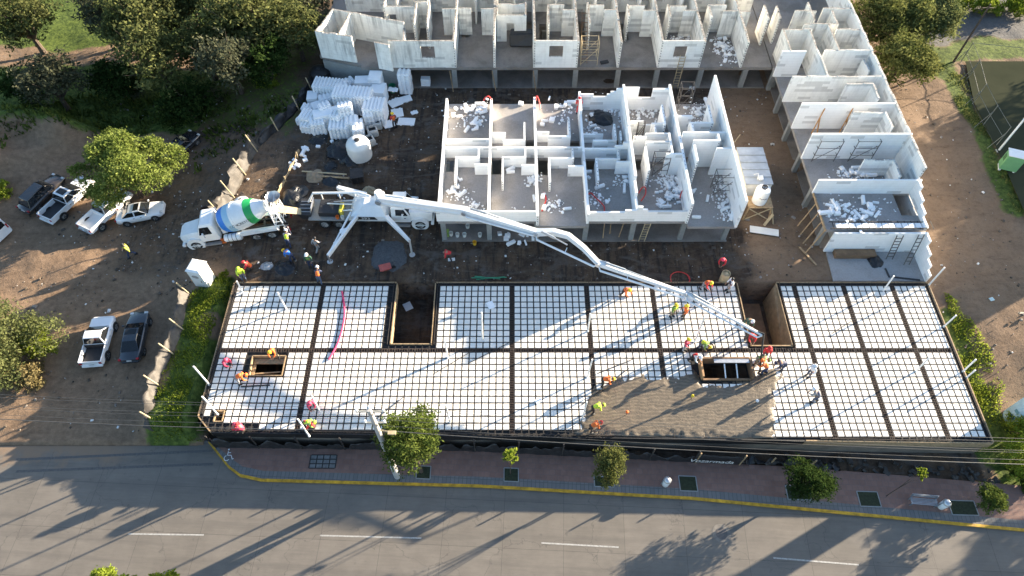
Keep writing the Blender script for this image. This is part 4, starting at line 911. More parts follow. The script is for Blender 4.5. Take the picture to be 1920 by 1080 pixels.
def greenhouse(root, x0, x1, x2, x3, wb, wt, zb, zt, paint, glass, pillars=1, roof=None, name='cabin'):
    """x0 rear base, x1 rear roof, x2 front roof, x3 front base"""
    q = MB(); b = [(x0,-wb,zb),(x3,-wb,zb),(x3,wb,zb),(x0,wb,zb)]; xm = (x1+x2)/2
    t = [(x1,-wt,zt-.03),(xm,-wt,zt),(x2,-wt,zt-.04),(x2,wt,zt-.04),(xm,wt,zt),(x1,wt,zt-.03)]
    q.add(b+t, [(0,1,6,5,4),(1,2,7,6),(2,3,9,8,7),(3,0,4,9),(4,5,8,9),(5,6,7,8),(3,2,1,0)])
    cab = q.build(name, paint, root, bevel=.05)
    def pane(nm, pts, f=.09):
        g = MB(); quad_on(g, inset(pts, f)); g.build(nm, glass, root, fix=False)
    pane('windscreen', [(x3,-wb,zb+.02),(x3,wb,zb+.02),(x2,wt,zt-.04),(x2,-wt,zt-.04)], .07)
    pane('rear_window', [(x0,wb,zb+.02),(x0,-wb,zb+.02),(x1,-wt,zt-.03),(x1,wt,zt-.03)], .09)
    n = pillars
    for s in (-1, 1):
        for k in range(n):
            f0, f1 = k/n, (k+1)/n; lo = lambda f: (x0+(x3-x0)*f, s*wb, zb+.03); hi = lambda f: (x1+(x2-x1)*f, s*wt, zt-.04)
            pts = [lo(f0),lo(f1),hi(f1),hi(f0)]; pts = pts if s < 0 else [pts[1],pts[0],pts[3],pts[2]]
            pane('side_window', pts, .12)
    return cab
def car(label, A, B, paint, glassroof=None, kind='car', bed=None, group='vehicles parked on the bare earth', L=None, name=None, rim=None):
    root = empty(name or ('pickup_truck' if kind == 'pickup' else 'parked_car'), (0,0,0), label, 'pickup' if kind == 'pickup' else 'car', group, world=False)
    place(root, A, B); L = L or (B-A).length; h = L/2; rim = rim or MT['rim']; W2 = .88 if kind != 'pickup' else .96; r = .34 if kind != 'pickup' else .39
    q = MB()
    if kind == 'pickup':
        x_c = -h + L*.37   # bed ends here
        q.loft([ring(x_c,W2,.42,1.02,1.08,W2*.86),ring(h*.28,W2,.42,1.02,1.08,W2*.86),ring(h*.42,W2,.42,1.02,1.1,W2*.84),ring(h*.86,W2*.97,.42,.98,1.04,W2*.78),ring(h*.98,W2*.9,.46,.86,.9,W2*.7)])
        body = q.build('body', paint, root, bevel=.03)
        b = MB(); t = .08; zb = .62
        b.span(-h+.05,x_c+.02,-W2*.95,-W2*.95+t,.5,1.1); b.span(-h+.05,x_c+.02,W2*.95-t,W2*.95,.5,1.1); b.span(-h+.02,-h+.1,-W2*.93,W2*.93,.55,1.08)
        b.build('bed_side', paint, root, bevel=.025)
        b = MB(); b.span(-h+.1,x_c-.02,-W2*.95+t+.003,W2*.95-t-.003,.45,zb); b.span(x_c-.06,x_c-.004,-W2*.86,W2*.86,zb+.003,1.06); b.build('bed_floor', bed or paint, root)
        b = MB(); b.span(-h-.1,-h+.06,-W2*.85,W2*.85,.42,.56); b.build('bumper', MT['chrome'] if bed is not MT['dark'] else MT['white'], root, bevel=.02)
        greenhouse(root, x_c+.02, x_c+.22, h*.16, h*.5, W2*.88, W2*.72, 1.07, 1.74, paint, MT['glass'], 2 if L > 4.9 else 1)
    else:
        q.loft([ring(-h,W2*.8,.42,.82,.86,W2*.66),ring(-h+.12,W2*.93,.32,.86,.94,W2*.76),ring(-h*.55,W2,.26,.88,.97,W2*.8),ring(0,W2,.24,.88,.96,W2*.8),ring(h*.5,W2,.26,.86,.94,W2*.8),ring(h*.85,W2*.93,.3,.76,.82,W2*.72),ring(h,W2*.76,.4,.66,.7,W2*.58)])
        body = q.build('body', paint, root, smooth=True)
        suv = kind == 'suv'; zt = 1.66 if suv else 1.43
        greenhouse(root, -h*.86 if suv else -h*.72, -h*.7 if suv else -h*.36, h*.14, h*.46, W2*.84, W2*.64, .93, zt, paint, MT['glass'], 3 if suv else 2)
        q = MB(); q.span(-h-.05,-h+.08,-W2*.76,W2*.76,.38,.56); q.build('bumper', paint, root, bevel=.03)
    if glassroof:
        q = MB(); q.span(-h*.12,h*.1,-W2*.48,W2*.48,(1.745 if kind == 'pickup' else 1.67 if kind == 'suv' else 1.435),(1.76 if kind == 'pickup' else 1.685 if kind == 'suv' else 1.45)); q.build('sunroof', MT['glass'], root)
    for x in (-h*.6, h*.62):
        for s in (-1, 1):
            wheel(root, x, s*(W2-.08), r, .22, rim)
            a = MB(); a.lathe([(r*1.16,-.01),(r*1.16,.012)], 16, Matrix.Translation((x, s*(W2-.0), r)) @ Matrix.Rotation(R(90)*-s,4,'X')); a.build('wheel_arch', MT['dark'], root)
    for s in (-1, 1):
        q = MB(); q.box((h*.93, s*W2*.66, .74), (.22,.3,.14)); q.build('headlight', MT['lamp'], root, bevel=.03)
        q = MB(); q.box((-h+.05, s*W2*.8, .86), (.16,.2,.22 if kind == 'pickup' else .14)); q.build('tail_light', MT['redlamp'], root, bevel=.02)
        q = MB(); q.box((h*.36, s*(W2+.06), 1.02), (.12,.18,.12)); q.build('wing_mirror', paint, root, bevel=.02)
        q = MB()
        for xx in (-h*.18, h*.12): q.box((xx, s*(W2*.985+.01), .86), (.16,.03,.03))
        q.build('door_handle', MT['dark'], root)
    q = MB(); q.box((h*.985, 0, .55), (.06,W2*.9,.2)); q.build('grille', MT['dark'], root)
    q = MB(); q.box((-h-.02, 0, .7), (.04,.4,.14)); q.build('number_plate', MT['lamp'], root)
    return root
def paintm(name, c, rough=.25): return plain(name, c, rough, .04, 1.5, coat=.8)
pw = paintm('car_white', (.78,.79,.80)); pdk = paintm('car_dark_grey', (.022,.023,.027), .16); pgr = paintm('car_blue_grey', (.03,.036,.045), .16); pbr = paintm('car_brown_grey', (.035,.03,.028), .18)
def AB(u0,v0,u1,v1, L):
    a, b = G(u0,v0), G(u1,v1); c = (a+b)/2; d = (b-a); d.normalize(); return c-d*L/2, c+d*L/2
car('dark grey estate car parked leftmost in the row beside the yellow-green tree', *AB(60,396,112,345,4.7), pbr, kind='suv', L=4.7)
car('white double-cab pickup with a black bed and sunroof beside the dark estate car', *AB(100,414,168,350,5.6), pw, True, 'pickup', MT['dark'], L=5.6)
car('white single-cab pickup with an empty white bed under the yellow-green tree', *AB(178,428,232,378,5.3), pw, None, 'pickup', MT['white'], L=5.3, rim=MT['rim_w'])
car('white saloon car with a black sunroof in front of the yellow-green tree', *AB(236,413,306,399,4.4), pw, True, 'car', L=4.4)
car('dark car half hidden behind the yellow-green tree', *AB(333,295,356,272,4.3), pdk, None, 'car', L=4.3)
car('small white pickup with a dark open bed near the sheeting fence', *AB(182,682,202,611,4.5), pw, None, 'pickup', MT['dark'], L=4.5)
car('dark grey saloon with a sunroof beside the small white pickup', *AB(252,673,267,603,4.7), pgr, True, 'car', L=4.7)
# white van cut by the left edge
def van():
    A, B = AB(6,446,-55,420,5.2)
    root = empty('white_van', (0,0,0), 'white van cut off by the left edge of the photo', 'van', 'vehicles parked on the bare earth', world=False); place(root, A, B)
    q = MB(); q.loft([ring(-2.6,.95,.35,1.2,2.1,.82),ring(-2.4,.98,.3,1.2,2.2,.86),ring(1.2,.98,.3,1.2,2.2,.86),ring(1.9,.98,.3,1.1,1.4,.8),ring(2.6,.85,.4,.8,.9,.7)]); q.build('body', pw, root, bevel=.04)
    q = MB(); quad_on(q, [(-2.62,.7,1.35),(-2.62,-.7,1.35),(-2.6,-.7,1.95),(-2.6,.7,1.95)], .03); q.build('rear_window', MT['glass'], root)
    for x in (-1.6,1.7):
        for s in (-1,1): wheel(root, x, s*.9, .35, .22, MT['rim_w'])
    for s in (-1,1): q = MB(); q.box((-2.6,s*.8,1.2),(.08,.12,.5)); q.build('tail_light', MT['redlamp'], root)
van()
# --- text on curved or flat faces ---
def text_mesh(s, size, xf, mat, name, parent, ext=.0):
    cu = bpy.data.curves.new(name, 'FONT'); cu.body = s; cu.size = size; cu.align_x = 'CENTER'; cu.align_y = 'CENTER'; cu.extrude = ext
    o = bpy.data.objects.new(name, cu); COL.objects.link(o); bpy.context.view_layer.update()
    me = bpy.data.meshes.new_from_object(o.evaluated_get(bpy.context.evaluated_depsgraph_get())); bpy.data.objects.remove(o); 
    bm = bmesh.new(); bm.from_mesh(me); bmesh.ops.subdivide_edges(bm, edges=[e for e in bm.edges if e.calc_length() > size*.3], cuts=2)
    for v in bm.verts: v.co = xf(v.co)
    bm.to_mesh(me); bm.free(); me.materials.clear(); me.materials.append(mat)
    o = bpy.data.objects.new(name, me); COL.objects.link(o); o.parent = parent; return o
def truck_cab(root, x0, x1, x2, paint, tall=2.75):
    """conventional cab: back x0, windscreen x1, nose x2"""
    q = MB(); q.loft([[(x1-.1,-.98,.95),(x1-.1,-.98,1.75),(x1-.1,-.8,1.98),(x1-.1,.8,1.98),(x1-.1,.98,1.75),(x1-.1,.98,.95)],
                      [(x2-.35,-.86,.8),(x2-.35,-.86,1.5),(x2-.35,-.7,1.72),(x2-.35,.7,1.72),(x2-.35,.86,1.5),(x2-.35,.86,.8)],
                      [(x2,-.72,.75),(x2,-.72,1.35),(x2,-.58,1.5),(x2,.58,1.5),(x2,.72,1.35),(x2,.72,.75)]]); q.build('hood', paint, root, smooth=True)
    q = MB(); q.loft([[(x0,-1.08,.85),(x1+.1,-1.08,.85),(x1+.1,1.08,.85),(x0,1.08,.85)],[(x0,-1.1,1.75),(x1+.1,-1.1,1.75),(x1+.1,1.1,1.75),(x0,1.1,1.75)],[(x0+.05,-1.0,tall-.2),(x1-.32,-1.0,tall-.2),(x1-.32,1.0,tall-.2),(x0+.05,1.0,tall-.2)],[(x0+.15,-.85,tall),(x1-.5,-.85,tall),(x1-.5,.85,tall),(x0+.15,.85,tall)]]); cab = q.build('cab', paint, root, bevel=.05)
    g = MB(); quad_on(g, inset([(x1+.1,-1.1,1.75),(x1+.1,1.1,1.75),(x1-.32,1.0,tall-.2),(x1-.32,-1.0,tall-.2)], .08), .015); g.build('windscreen', MT['glass'], root, fix=False)
    for s in (-1,1):
        p = [(x0+.35,s*1.1,1.75),(x1-.0,s*1.1,1.75),(x1-.35,s*1.0,tall-.22),(x0+.4,s*1.0,tall-.22)]; p = p if s < 0 else [p[1],p[0],p[3],p[2]]
        g = MB(); quad_on(g, inset(p, .1), .015); g.build('side_window', MT['glass'], root, fix=False)
        q = MB(); q.lathe([(.78,-.14),(.78,.14)], 16, Matrix.Translation((x2-1.1,s*.98,.62)) @ Matrix.Rotation(R(90),4,'X')); 
        q.span(x2-1.8,x2-.4,s*.98-.17,s*.98+.17,.5,.62); q.build('fender', paint, root, smooth=True)
        q = MB(); q.box((x1-.5,s*1.32,1.95),(.1,.22,.45)); q.bar((x1-.4,s*1.05,2.0),(x1-.5,s*1.3,2.0),.04); q.build('wing_mirror', MT['white'], root)
        q = MB(); q.box((x2-.06,s*.6,1.1),(.16,.25,.2)); q.build('headlight', MT['lamp'], root, bevel=.03)
        q = MB(); q.span(x0+.1,x1,s*1.1-.16,s*1.1+.16,.42,.55); q.build('cab_step', MT['rim'], root)
        q = MB(); q.box((x1-.35,s*1.105,1.45),(.18,.03,.05)); q.build('door_handle', MT['dark'], root)
    q = MB(); q.span(x2-.02,x2+.04,-.5,.5,.85,1.35); q.build('grille', MT['chrome'], root)
    q = MB(); q.span(x2-.15,x2+.12,-1.05,1.05,.5,.75); q.build('bumper', paint, root, bevel=.04)
def mixer():
    root = empty('concrete_mixer_truck', (0,0,0), 'white concrete mixer lorry with a blue and green striped drum', 'mixer truck', world=False)
    rear = Vector((-19.6,38.9,-.05)); front = Vector((-29.2,37.7,-.85)); place(root, rear, front)
    root.location.z += .05
    W = MT['white']; truck_cab(root, 1.3, 2.9, 4.75, W, 2.9)
    q = MB(); q.span(-4.6,3.6,-.45,-.3,.8,1.05); q.span(-4.6,3.6,.3,.45,.8,1.05)
    for x in (-4,-2.5,-1,.5,2): q.span(x-.08,x+.08,-.3,.3,.82,1.0)
    q.build('chassis', MT['dark'], root)
    for x, ys in ((3.65,(.98,)),(-1.75,(.95,)),(-3.1,(.95,))):
        for y in ys:
            for s in (-1,1): wheel(root, x, s*y, .53, .3 if x > 0 else .5, MT['rim_w'])
    # drum
    a = Vector((.95,0,2.0)); d = Vector((-4.6,0,1.15)).normalized(); M = Matrix.Translation(a) @ d.to_track_quat('Z','Y').to_matrix().to_4x4()
    prof = [(.45,-.1),(.62,0),(.98,.18),(1.12,.5),(1.22,.95),(1.26,1.45),(1.25,2.1),(1.17,2.8),(1.0,3.4),(.82,3.85),(.6,4.3),(.5,4.55)]
    pf = lambda t: float(np.interp(t, [p[1] for p in prof], [p[0] for p in prof]))
    def band(t0, t1, mat, nm, off=0):
        ts = [t0]+[p[1] for p in prof if t0 < p[1] < t1]+[t1]; q = MB(); q.lathe([(pf(t)+off,t) for t in ts], 32, M); return q.build(nm, mat, drum, smooth=True)
    q = MB(); q.lathe(prof, 32, M); drum = q.build('drum', W, root, smooth=True)
    band(.28,.9,plain('stripe_blue',(.02,.19,.62),.4,.04),'drum_stripe',.012); band(.905,1.5,plain('stripe_pale_blue',(.32,.52,.66),.4,.04),'drum_stripe',.012); band(2.95,3.6,plain('stripe_green',(.02,.33,.09),.4,.04),'drum_stripe',.012)
    # lettering wrapped on the drum side
    def wrap(co):
        t = 2.15 - co.x; ang = R(205) + co.y/1.2; r = pf(t)+.02
        return M @ Vector((r*math.cos(ang0+co.y/1.2), r*math.sin(ang0+co.y/1.2), t))
    # find angle on the drum facing -? left side (+y in truck space is left when facing +x)
    best = max(range(0,360,5), key=lambda k: (M.to_3x3() @ Vector((math.cos(R(k)),math.sin(R(k)),0))).dot(Vector((0,1,.12)))); ang0 = R(best)
    up = (M.to_3x3() @ Vector((math.cos(ang0+.1),math.sin(ang0+.1),0))).z - (M.to_3x3() @ Vector((math.cos(ang0),math.sin(ang0),0))).z
    sg = 1 if up > 0 else -1
    text_mesh('CONCRETOS', .34, lambda co: M @ Vector(((pf(2.15+co.x)+.015)*math.cos(ang0+sg*(co.y)/1.2), (pf(2.15+co.x)+.015)*math.sin(ang0+sg*(co.y)/1.2), 2.15+co.x)), MT['dark'], 'lettering', drum)
    q = MB(); q.lathe([(1.3,.0),(1.3,.12)], 28, M @ Matrix.Translation((0,0,1.62))); q.build('drum_ring', W, drum)
    # front pedestal, side rails, water tank, steps
    q = MB(); q.loft([[(.7,-.6,1.05),(1.15,-.6,1.05),(1.15,.6,1.05),(.7,.6,1.05)],[(.75,-.4,2.0),(1.1,-.4,2.0),(1.1,.4,2.0),(.75,.4,2.0)]]); q.build('pedestal', W, root)
    for s in (-1,1):
        q = MB(); q.hexa([(-3.9,s*1.2-.1,1.2),(-.6,s*1.2-.1,1.1),(-.6,s*1.2+.1,1.1),(-3.9,s*1.2+.1,1.2),(-3.9,s*1.2-.1,1.5),(-.6,s*1.2-.1,1.5),(-.6,s*1.2+.1,1.5),(-3.9,s*1.2+.1,1.5)]); q.span(-3.95,-.6,s*.95-.28,s*.95+.3,1.12,1.17); q.build('mudguard', W, root)
        q = MB(); q.lathe([(.3,-.75),(.36,-.68),(.36,.68),(.3,.75)], 16, Matrix.Translation((.0+.25,s*1.0,.85)) @ Matrix.Rotation(R(90),4,'Y')); t = q.build('side_tank', W, root, smooth=True)
        q = MB(); 
        for x in (-.35,.0,.35): q.lathe([(.37,-.02),(.37,.02)], 16, Matrix.Translation((x+.25,s*1.0,.85)) @ Matrix.Rotation(R(90),4,'Y'))
        q.build('tank_strap', MT['dark'], t)
        q = MB(); q.span(1.0,1.35,s*1.1-.12,s*1.1+.12,.45,.5); q.span(1.0,1.35,s*1.1-.12,s*1.1+.12,.8,.85); q.bar((1.05,s*1.1,.45),(1.05,s*1.1,1.05),.05); q.bar((1.3,s*1.1,.45),(1.3,s*1.1,1.05),.05); q.build('side_step', MT['orange'], root)
        q = MB(); q.box((-4.62,s*.95,.95),(.06,.35,.2)); q.build('tail_light', MT['redlamp'], root)
        q = MB(); q.box((-4.68,s*.95,.55),(.03,.6,.5)); q.build('mud_flap', MT['redlamp'], root)
    q = MB(); q.cyl((1.15,-.7,1.0),(1.15,-.7,3.1),.08,n=8); q.build('exhaust', MT['chrome'], root)
    # rear lattice platform, hopper, chute
    q = MB()
    for y in (-.95,.95,-.35,.35): q.bar((-3.7,y,1.1),(-3.85,y,3.7),.07); q.bar((-4.45,y,1.0),(-4.3,y,3.6),.06)
    for z in (1.4,1.9,2.4,2.9,3.4,3.7): 
        q.bar((-3.75,-1,z),(-3.75,1,z),.06); q.bar((-4.35,-1,z),(-4.35,1,z),.05)
        for y in (-.95,.95): q.bar((-3.75,y,z),(-4.35,y,z),.05)
    q.bar((-4.4,-.95,1.0),(-3.8,.95,3.2),.05); q.bar((-4.4,.95,1.0),(-3.8,-.95,3.2),.05); q.span(-4.4,-3.7,.4,1.0,3.02,3.05); q.build('rear_frame', W, root)
    q = MB(); q.lathe([(.2,-.5),(.65,.3)], 14, Matrix.Translation((-4.35,-.1,3.7)), caps=False); q.build('hopper', MT['rim'], root)
    q = MB(); q.loft([[(-4.3,-.45,2.5),(-4.3,-.3,2.25),(-4.3,.3,2.25),(-4.3,.45,2.5)],[(-6.0,-.35,1.75),(-6.0,-.22,1.55),(-6.0,.22,1.55),(-6.0,.35,1.75)]], caps=False); c = q.build('discharge_chute', MT['tan'], root); 
    q = MB(); q.bar((-4.4,1.15,.3),(-4.4,1.15,1.3),.05); q.bar((-4.75,1.15,.3),(-4.75,1.15,1.3),.05)
    for z in (.4,.7,1.0): q.bar((-4.4,1.15,z),(-4.75,1.15,z),.05)
    q.build('ladder', W, root)
mixer()
def pump():
    root = empty('concrete_pump_truck', (-12.8,39.7,0), 'white concrete pump lorry on outriggers with a long folding boom', 'pump truck')
    W = MT['white']; ox, oy = -12.8, 39.7
    sub = empty('x', (0,0,0), None, None); bpy.data.objects.remove(sub)
    class Rt: pass
    # cab group is built in truck space then moved into the world frame of the thing
    before = set(bpy.data.objects)
    base = bpy.data.objects.new('tmp', None); COL.objects.link(base); base['_w'] = 0
    truck_cab(base, 2.2, 3.75, 5.75, W, 2.75)
    for x, in ((4.65,),(-2.6,),(-3.9,)):
        for s in (-1,1): wheel(base, x, s*(.98 if x > 0 else .95), .53, .3 if x > 0 else .5, MT['rim_w'])
    q = MB(); q.span(-5.3,4.4,-.45,-.3,.8,1.05); q.span(-5.3,4.4,.3,.45,.8,1.05); q.build('chassis', MT['dark'], base)
    q = MB(); q.span(-5.2,1.9,-1.2,1.2,1.08,1.2); q.build('deck_plate', MT['conc_grey'], base)
    # outrigger housing with sloping top and marking
    q = MB(); q.loft([[(-1.6,-1.22,1.22),(1.9,-1.22,1.22),(1.9,1.22,1.22),(-1.6,1.22,1.22)],[(-1.3,-1.2,1.75),(1.7,-1.2,1.75),(1.7,1.2,1.75),(-1.3,1.2,1.75)],[(-.2,-.45,2.35),(1.3,-.45,2.35),(1.3,.45,2.35),(-.2,.45,2.35)]]); h = q.build('outrigger_housing', W, base)
    q = MB(); q.add([(-1.1,-1.24,1.35),(1.0,-1.24,1.35),(.75,-1.235,1.72),(-.7,-1.235,1.72)], [(0,1,2,3)]); lo = q.build('marking', MT['dark'], h)
    text_mesh('393', .36, lambda co: Vector((-.05+co.x*1.5,-1.25,1.53+co.y)), W, 'marking_figures', h)
    q = MB(); q.box((.35,-.95,1.93),(.6,.3,.02), rot=(R(40),0,0)); q.build('vent', MT['conc_grey'], h)
    q = MB(); q.span(-4.3,-2.4,-.85,.75,1.22,1.75); q.build('pump_box', MT['dark'], base, bevel=.05)
    q = MB(); q.span(-2.45,-2.15,-.8,.3,1.22,1.85); q.build('valve_box', plain('dull_yellow',(.55,.47,.06),.6), base)
    q = MB(); q.loft([[(-5.9,-.75,.7),(-5.1,-.75,.7),(-5.1,.75,.7),(-5.9,.75,.7)],[(-6.1,-.95,1.55),(-4.95,-.95,1.55),(-4.95,.95,1.55),(-6.1,.95,1.55)]]); q.build('hopper', MT['dark'], base)
    q = MB(); 
    for y in (-.6,-.2,.2,.6): q.bar((-6.05,y,1.58),(-5,y,1.58),.04)
    q.box((-4.9,-.1,1.9),(.08,1.3,.7), rot=(0,.25,0)); q.build('hopper_grid', MT['rim'], base)
    q = MB(); q.tube([(-5.4,.6,1.5),(-4.9,.95,2.3),(-.8,.95,2.45),(.3,.4,2.6)], .11, 8)
    for x in (-4.2,-2.6,-1.2): q.cyl((x,.95,2.35),(x,.95,1.2),.05,n=6)
    q.build('delivery_pipe', W, base, smooth=True)
    q = MB(); q.tube([(-3.6,.2,1.8),(-1.2,-.2,2.2)], .07, 6); q.tube([(-3.4,-.5,1.5),(-1.2,-.6,1.95)], .07, 6); q.tube([(-3.5,.5,1.6),(-1.0,.3,2.2)], .06, 6); q.build('hydraulic_line', MT['rim'], base)
    for (x,y,m) in ((-2.6,-1.0,MT['orange']),(-2.15,-1.02,MT['tank'])):
        q = MB(); q.lathe([(.13,0),(.16,.32),(.13,.32),(.12,.08)], 12, Matrix.Translation((x,y,1.2))); b = q.build('bucket', m, base)
    q = MB(); q.lathe([(.42,0),(.42,.9),(.36,1.25)], 18, Matrix.Translation((1.25,.0,2.36))); q.build('turret', W, base, smooth=True)
    M = Matrix.Translation((ox,oy,0)) @ Matrix.Rotation(R(-1.0),4,'Z')
    for o in [o for o in bpy.data.objects if o.parent == base]:
        o.parent = root; o.matrix_parent_inverse = Matrix.Translation(root.location).inverted() @ M
    bpy.data.objects.remove(base)
    T = M @ Vector((1.25,0,3.5))
    # outriggers
    def leg(a, b, foot, w=.42, truss=False):
        q = MB(); a, b = Vector(a), Vector(b); mid = a.lerp(b, .45); n = (b-a).cross(Vector((0,0,1))).normalized()
        if truss:
            q.bar(a, b, w*.5, w*.8); q.bar(a+n*.75, b, .13, .2); q.bar(mid-n*.05, a.lerp(b,.42)+n*.5, .3, .22); q.bar(a.lerp(b,.38)-n*.02, a.lerp(b,.46)+n*.42, .5, .2); q.bar(a.lerp(b,.7)-n*.02, a.lerp(b,.75)+n*.2,.4,.2)
        else: q.loft([[a+n*w*.5+Vector((0,0,-w*.5)),a-n*w*.5+Vector((0,0,-w*.5)),a-n*w*.5+Vector((0,0,w*.5)),a+n*w*.5+Vector((0,0,w*.5))],[b+n*w*.3+Vector((0,0,-w*.3)),b-n*w*.3+Vector((0,0,-w*.3)),b-n*w*.3+Vector((0,0,w*.3)),b+n*w*.3+Vector((0,0,w*.3))]])
        o = q.build('outrigger', W, root, bevel=.03)
        f = MB(); f.cyl(b+Vector((0,0,.15)), foot+Vector((0,0,.05)), .09, n=8); f.lathe([(.26,0),(.26,.06)], 12, Matrix.Translation(foot)); f.build('foot', MT['rim'], o)
    leg(M @ Vector((-.7,-1.05,1.75)), P(615,480,1.35), P(619,491,.02), .46, True)
    leg(M @ Vector((1.75,-1.05,1.55)), P(768,452,1.25), P(773,478,.02), .42)
    leg(M @ Vector((-.3,1.1,1.75)), P(633,352,1.6), P(638,366,.02)+Vector((0,0,0)), .6)
    leg(M @ Vector((1.5,1.1,1.7)), P(783,372,1.2), P(784,384,.02), .4)
    # boom
    J = [T + Vector((.1,-.3,.6)), P(872,396,5.6), P(1006,436,5.7), P(1122,494,5.5), P(1287,551,4.8), P(1429,628,4.4)]
    J[0] = P(712,374,4.5)
    wd = [(.62,.85),(.52,.7),(.42,.55),(.34,.42),(.24,.3)]
    Wb = plain('boom_white', (.80,.81,.81), .35, .05, 3)
    for i in range(5):
        q = MB(); a, b = J[i], J[i+1]; w, hh = wd[i]; w2, h2 = (wd[i+1] if i < 4 else (.16,.2))
        pts = [a, b]
        if i == 2: m = a.lerp(b,.45) + Vector((.35,.75,.35)); pts = [a, a.lerp(m,.5)+Vector((.1,.15,.1)), m, m.lerp(b,.5)+Vector((.05,.1,.05)), b]
        rg = []
        for k, p in enumerate(pts):
            f = k/(len(pts)-1); d = (pts[min(k+1,len(pts)-1)]-pts[max(k-1,0)]).normalized(); sd = d.cross(Vector((0,0,1))).normalized(); u = sd.cross(d); ww = w*(1-f)+w2*f; h_ = hh*(1-f)+h2*f
            rg.append([p+sd*ww/2+u*h_/2, p-sd*ww/2+u*h_/2, p-sd*ww/2-u*h_/2, p+sd*ww/2-u*h_/2])
        q.loft(rg); o = q.build('boom_section', Wb, root, bevel=.03)
        d = (b-a).normalized(); sd = d.cross(Vector((0,0,1))).normalized()
        off = sd*(.55 if i else .4) + Vector((0,0,-.15))
        if sd.y > 0: off = -sd*(.55 if i else .4) + Vector((0,0,-.15))
        if i in (2,3): off = off*1.15
        pp = MB(); A2 = a+d*.3+off*.8; B2 = b-d*.2+off*.6
        pp.tube([a+Vector((0,0,-.1)), A2, B2, b+Vector((0,0,-.1))], .085 if i < 4 else .07, 8); n = max(2,int((b-a).length/2.2))
        for k in range(1,n): c = A2.lerp(B2,k/n); pp.bar(c, a.lerp(b,k/n), .06); 
        pp.build('boom_pipe', W, o, smooth=True)
        c = MB(); s0 = a.lerp(b,.08) + Vector((0,0,hh*.55+.12)); s1 = a.lerp(b,.5) + Vector((0,0,hh*.5+.08)); c.cyl(s0, a.lerp(b,.3)+Vector((0,0,hh*.55+.12)), .1, n=8); c.cyl(a.lerp(b,.3)+Vector((0,0,hh*.55+.12)), s1, .055, n=8); c.build('cylinder', MT['rim'] if i else W, o)
        k = MB(); k.cyl(a-sd*(w*.75), a+sd*(w*.75), .2 if i else .26, n=12); k.bar(a-sd*w*.45+Vector((0,0,.1)), a+d*.8-sd*w*.45+Vector((0,0,.25)), .06,.25); k.build('hinge', MT['rim'], o)
    q = MB(); q.loft([[T+Vector(v) for v in ((-.4,-.4,-.2),(.4,-.4,-.2),(.4,.4,-.2),(-.4,.4,-.2))],[J[0]+Vector(v) for v in ((-.2,-.35,-.1),(.5,-.35,-.1),(.5,.3,-.1),(-.2,.3,-.1))]]); q.build('boom_pedestal', W, root)
    q = MB(); tip = J[5]; e = P(1421,700,.55); q.tube([J[4].lerp(J[5],.9), tip+Vector((.1,0,.12)), tip+Vector((.16,0,-.2)), tip.lerp(e,.5)+Vector((.15,0,-.2)), e+Vector((.05,0,.35)), e], .075, 8); q.build('end_hose', MT['dark'], root, smooth=True)
pump()
# ---------------- people ----------------
def skin(name, chains, mat, sub=1):
    """chains: list of [(x,y,z,r)...]; first vertex of later chains given as (chain,index) tuple joins on"""
    V = []; E = []; Rr = []; ids = []
    for ch in chains:
        cur = []; 
        for p in ch:
            if len(p) == 2: cur.append(ids[p[0]][p[1]]); continue
            V.append(p[:3]); Rr.append(p[3]); cur.append(len(V)-1)
        E += [(a,b) for a,b in zip(cur[:-1],cur[1:])]; ids.append(cur)
    me = bpy.data.meshes.new(name); me.from_pydata(V, E, []); o = bpy.data.objects.new(name, me); COL.objects.link(o)
    m = o.modifiers.new('skin','SKIN'); m.use_smooth_shade = True
    if not me.skin_vertices: 
        return None
    for i, r in enumerate(Rr): me.skin_vertices[0].data[i].radius = (r, r)
    me.skin_vertices[0].data[0].use_root = True
    s = o.modifiers.new('sub','SUBSURF'); s.levels = sub; s.render_levels = sub
    bpy.context.view_layer.update()
    r = bpy.data.meshes.new_from_object(o.evaluated_get(bpy.context.evaluated_depsgraph_get())); bpy.data.objects.remove(o)
    r.name = name; r.materials.clear(); r.materials.append(mat); r.polygons.foreach_set('use_smooth', [True]*len(r.polygons)); return r
SK = plain('skin_tone', (.30,.17,.11), .6, .1, 5)
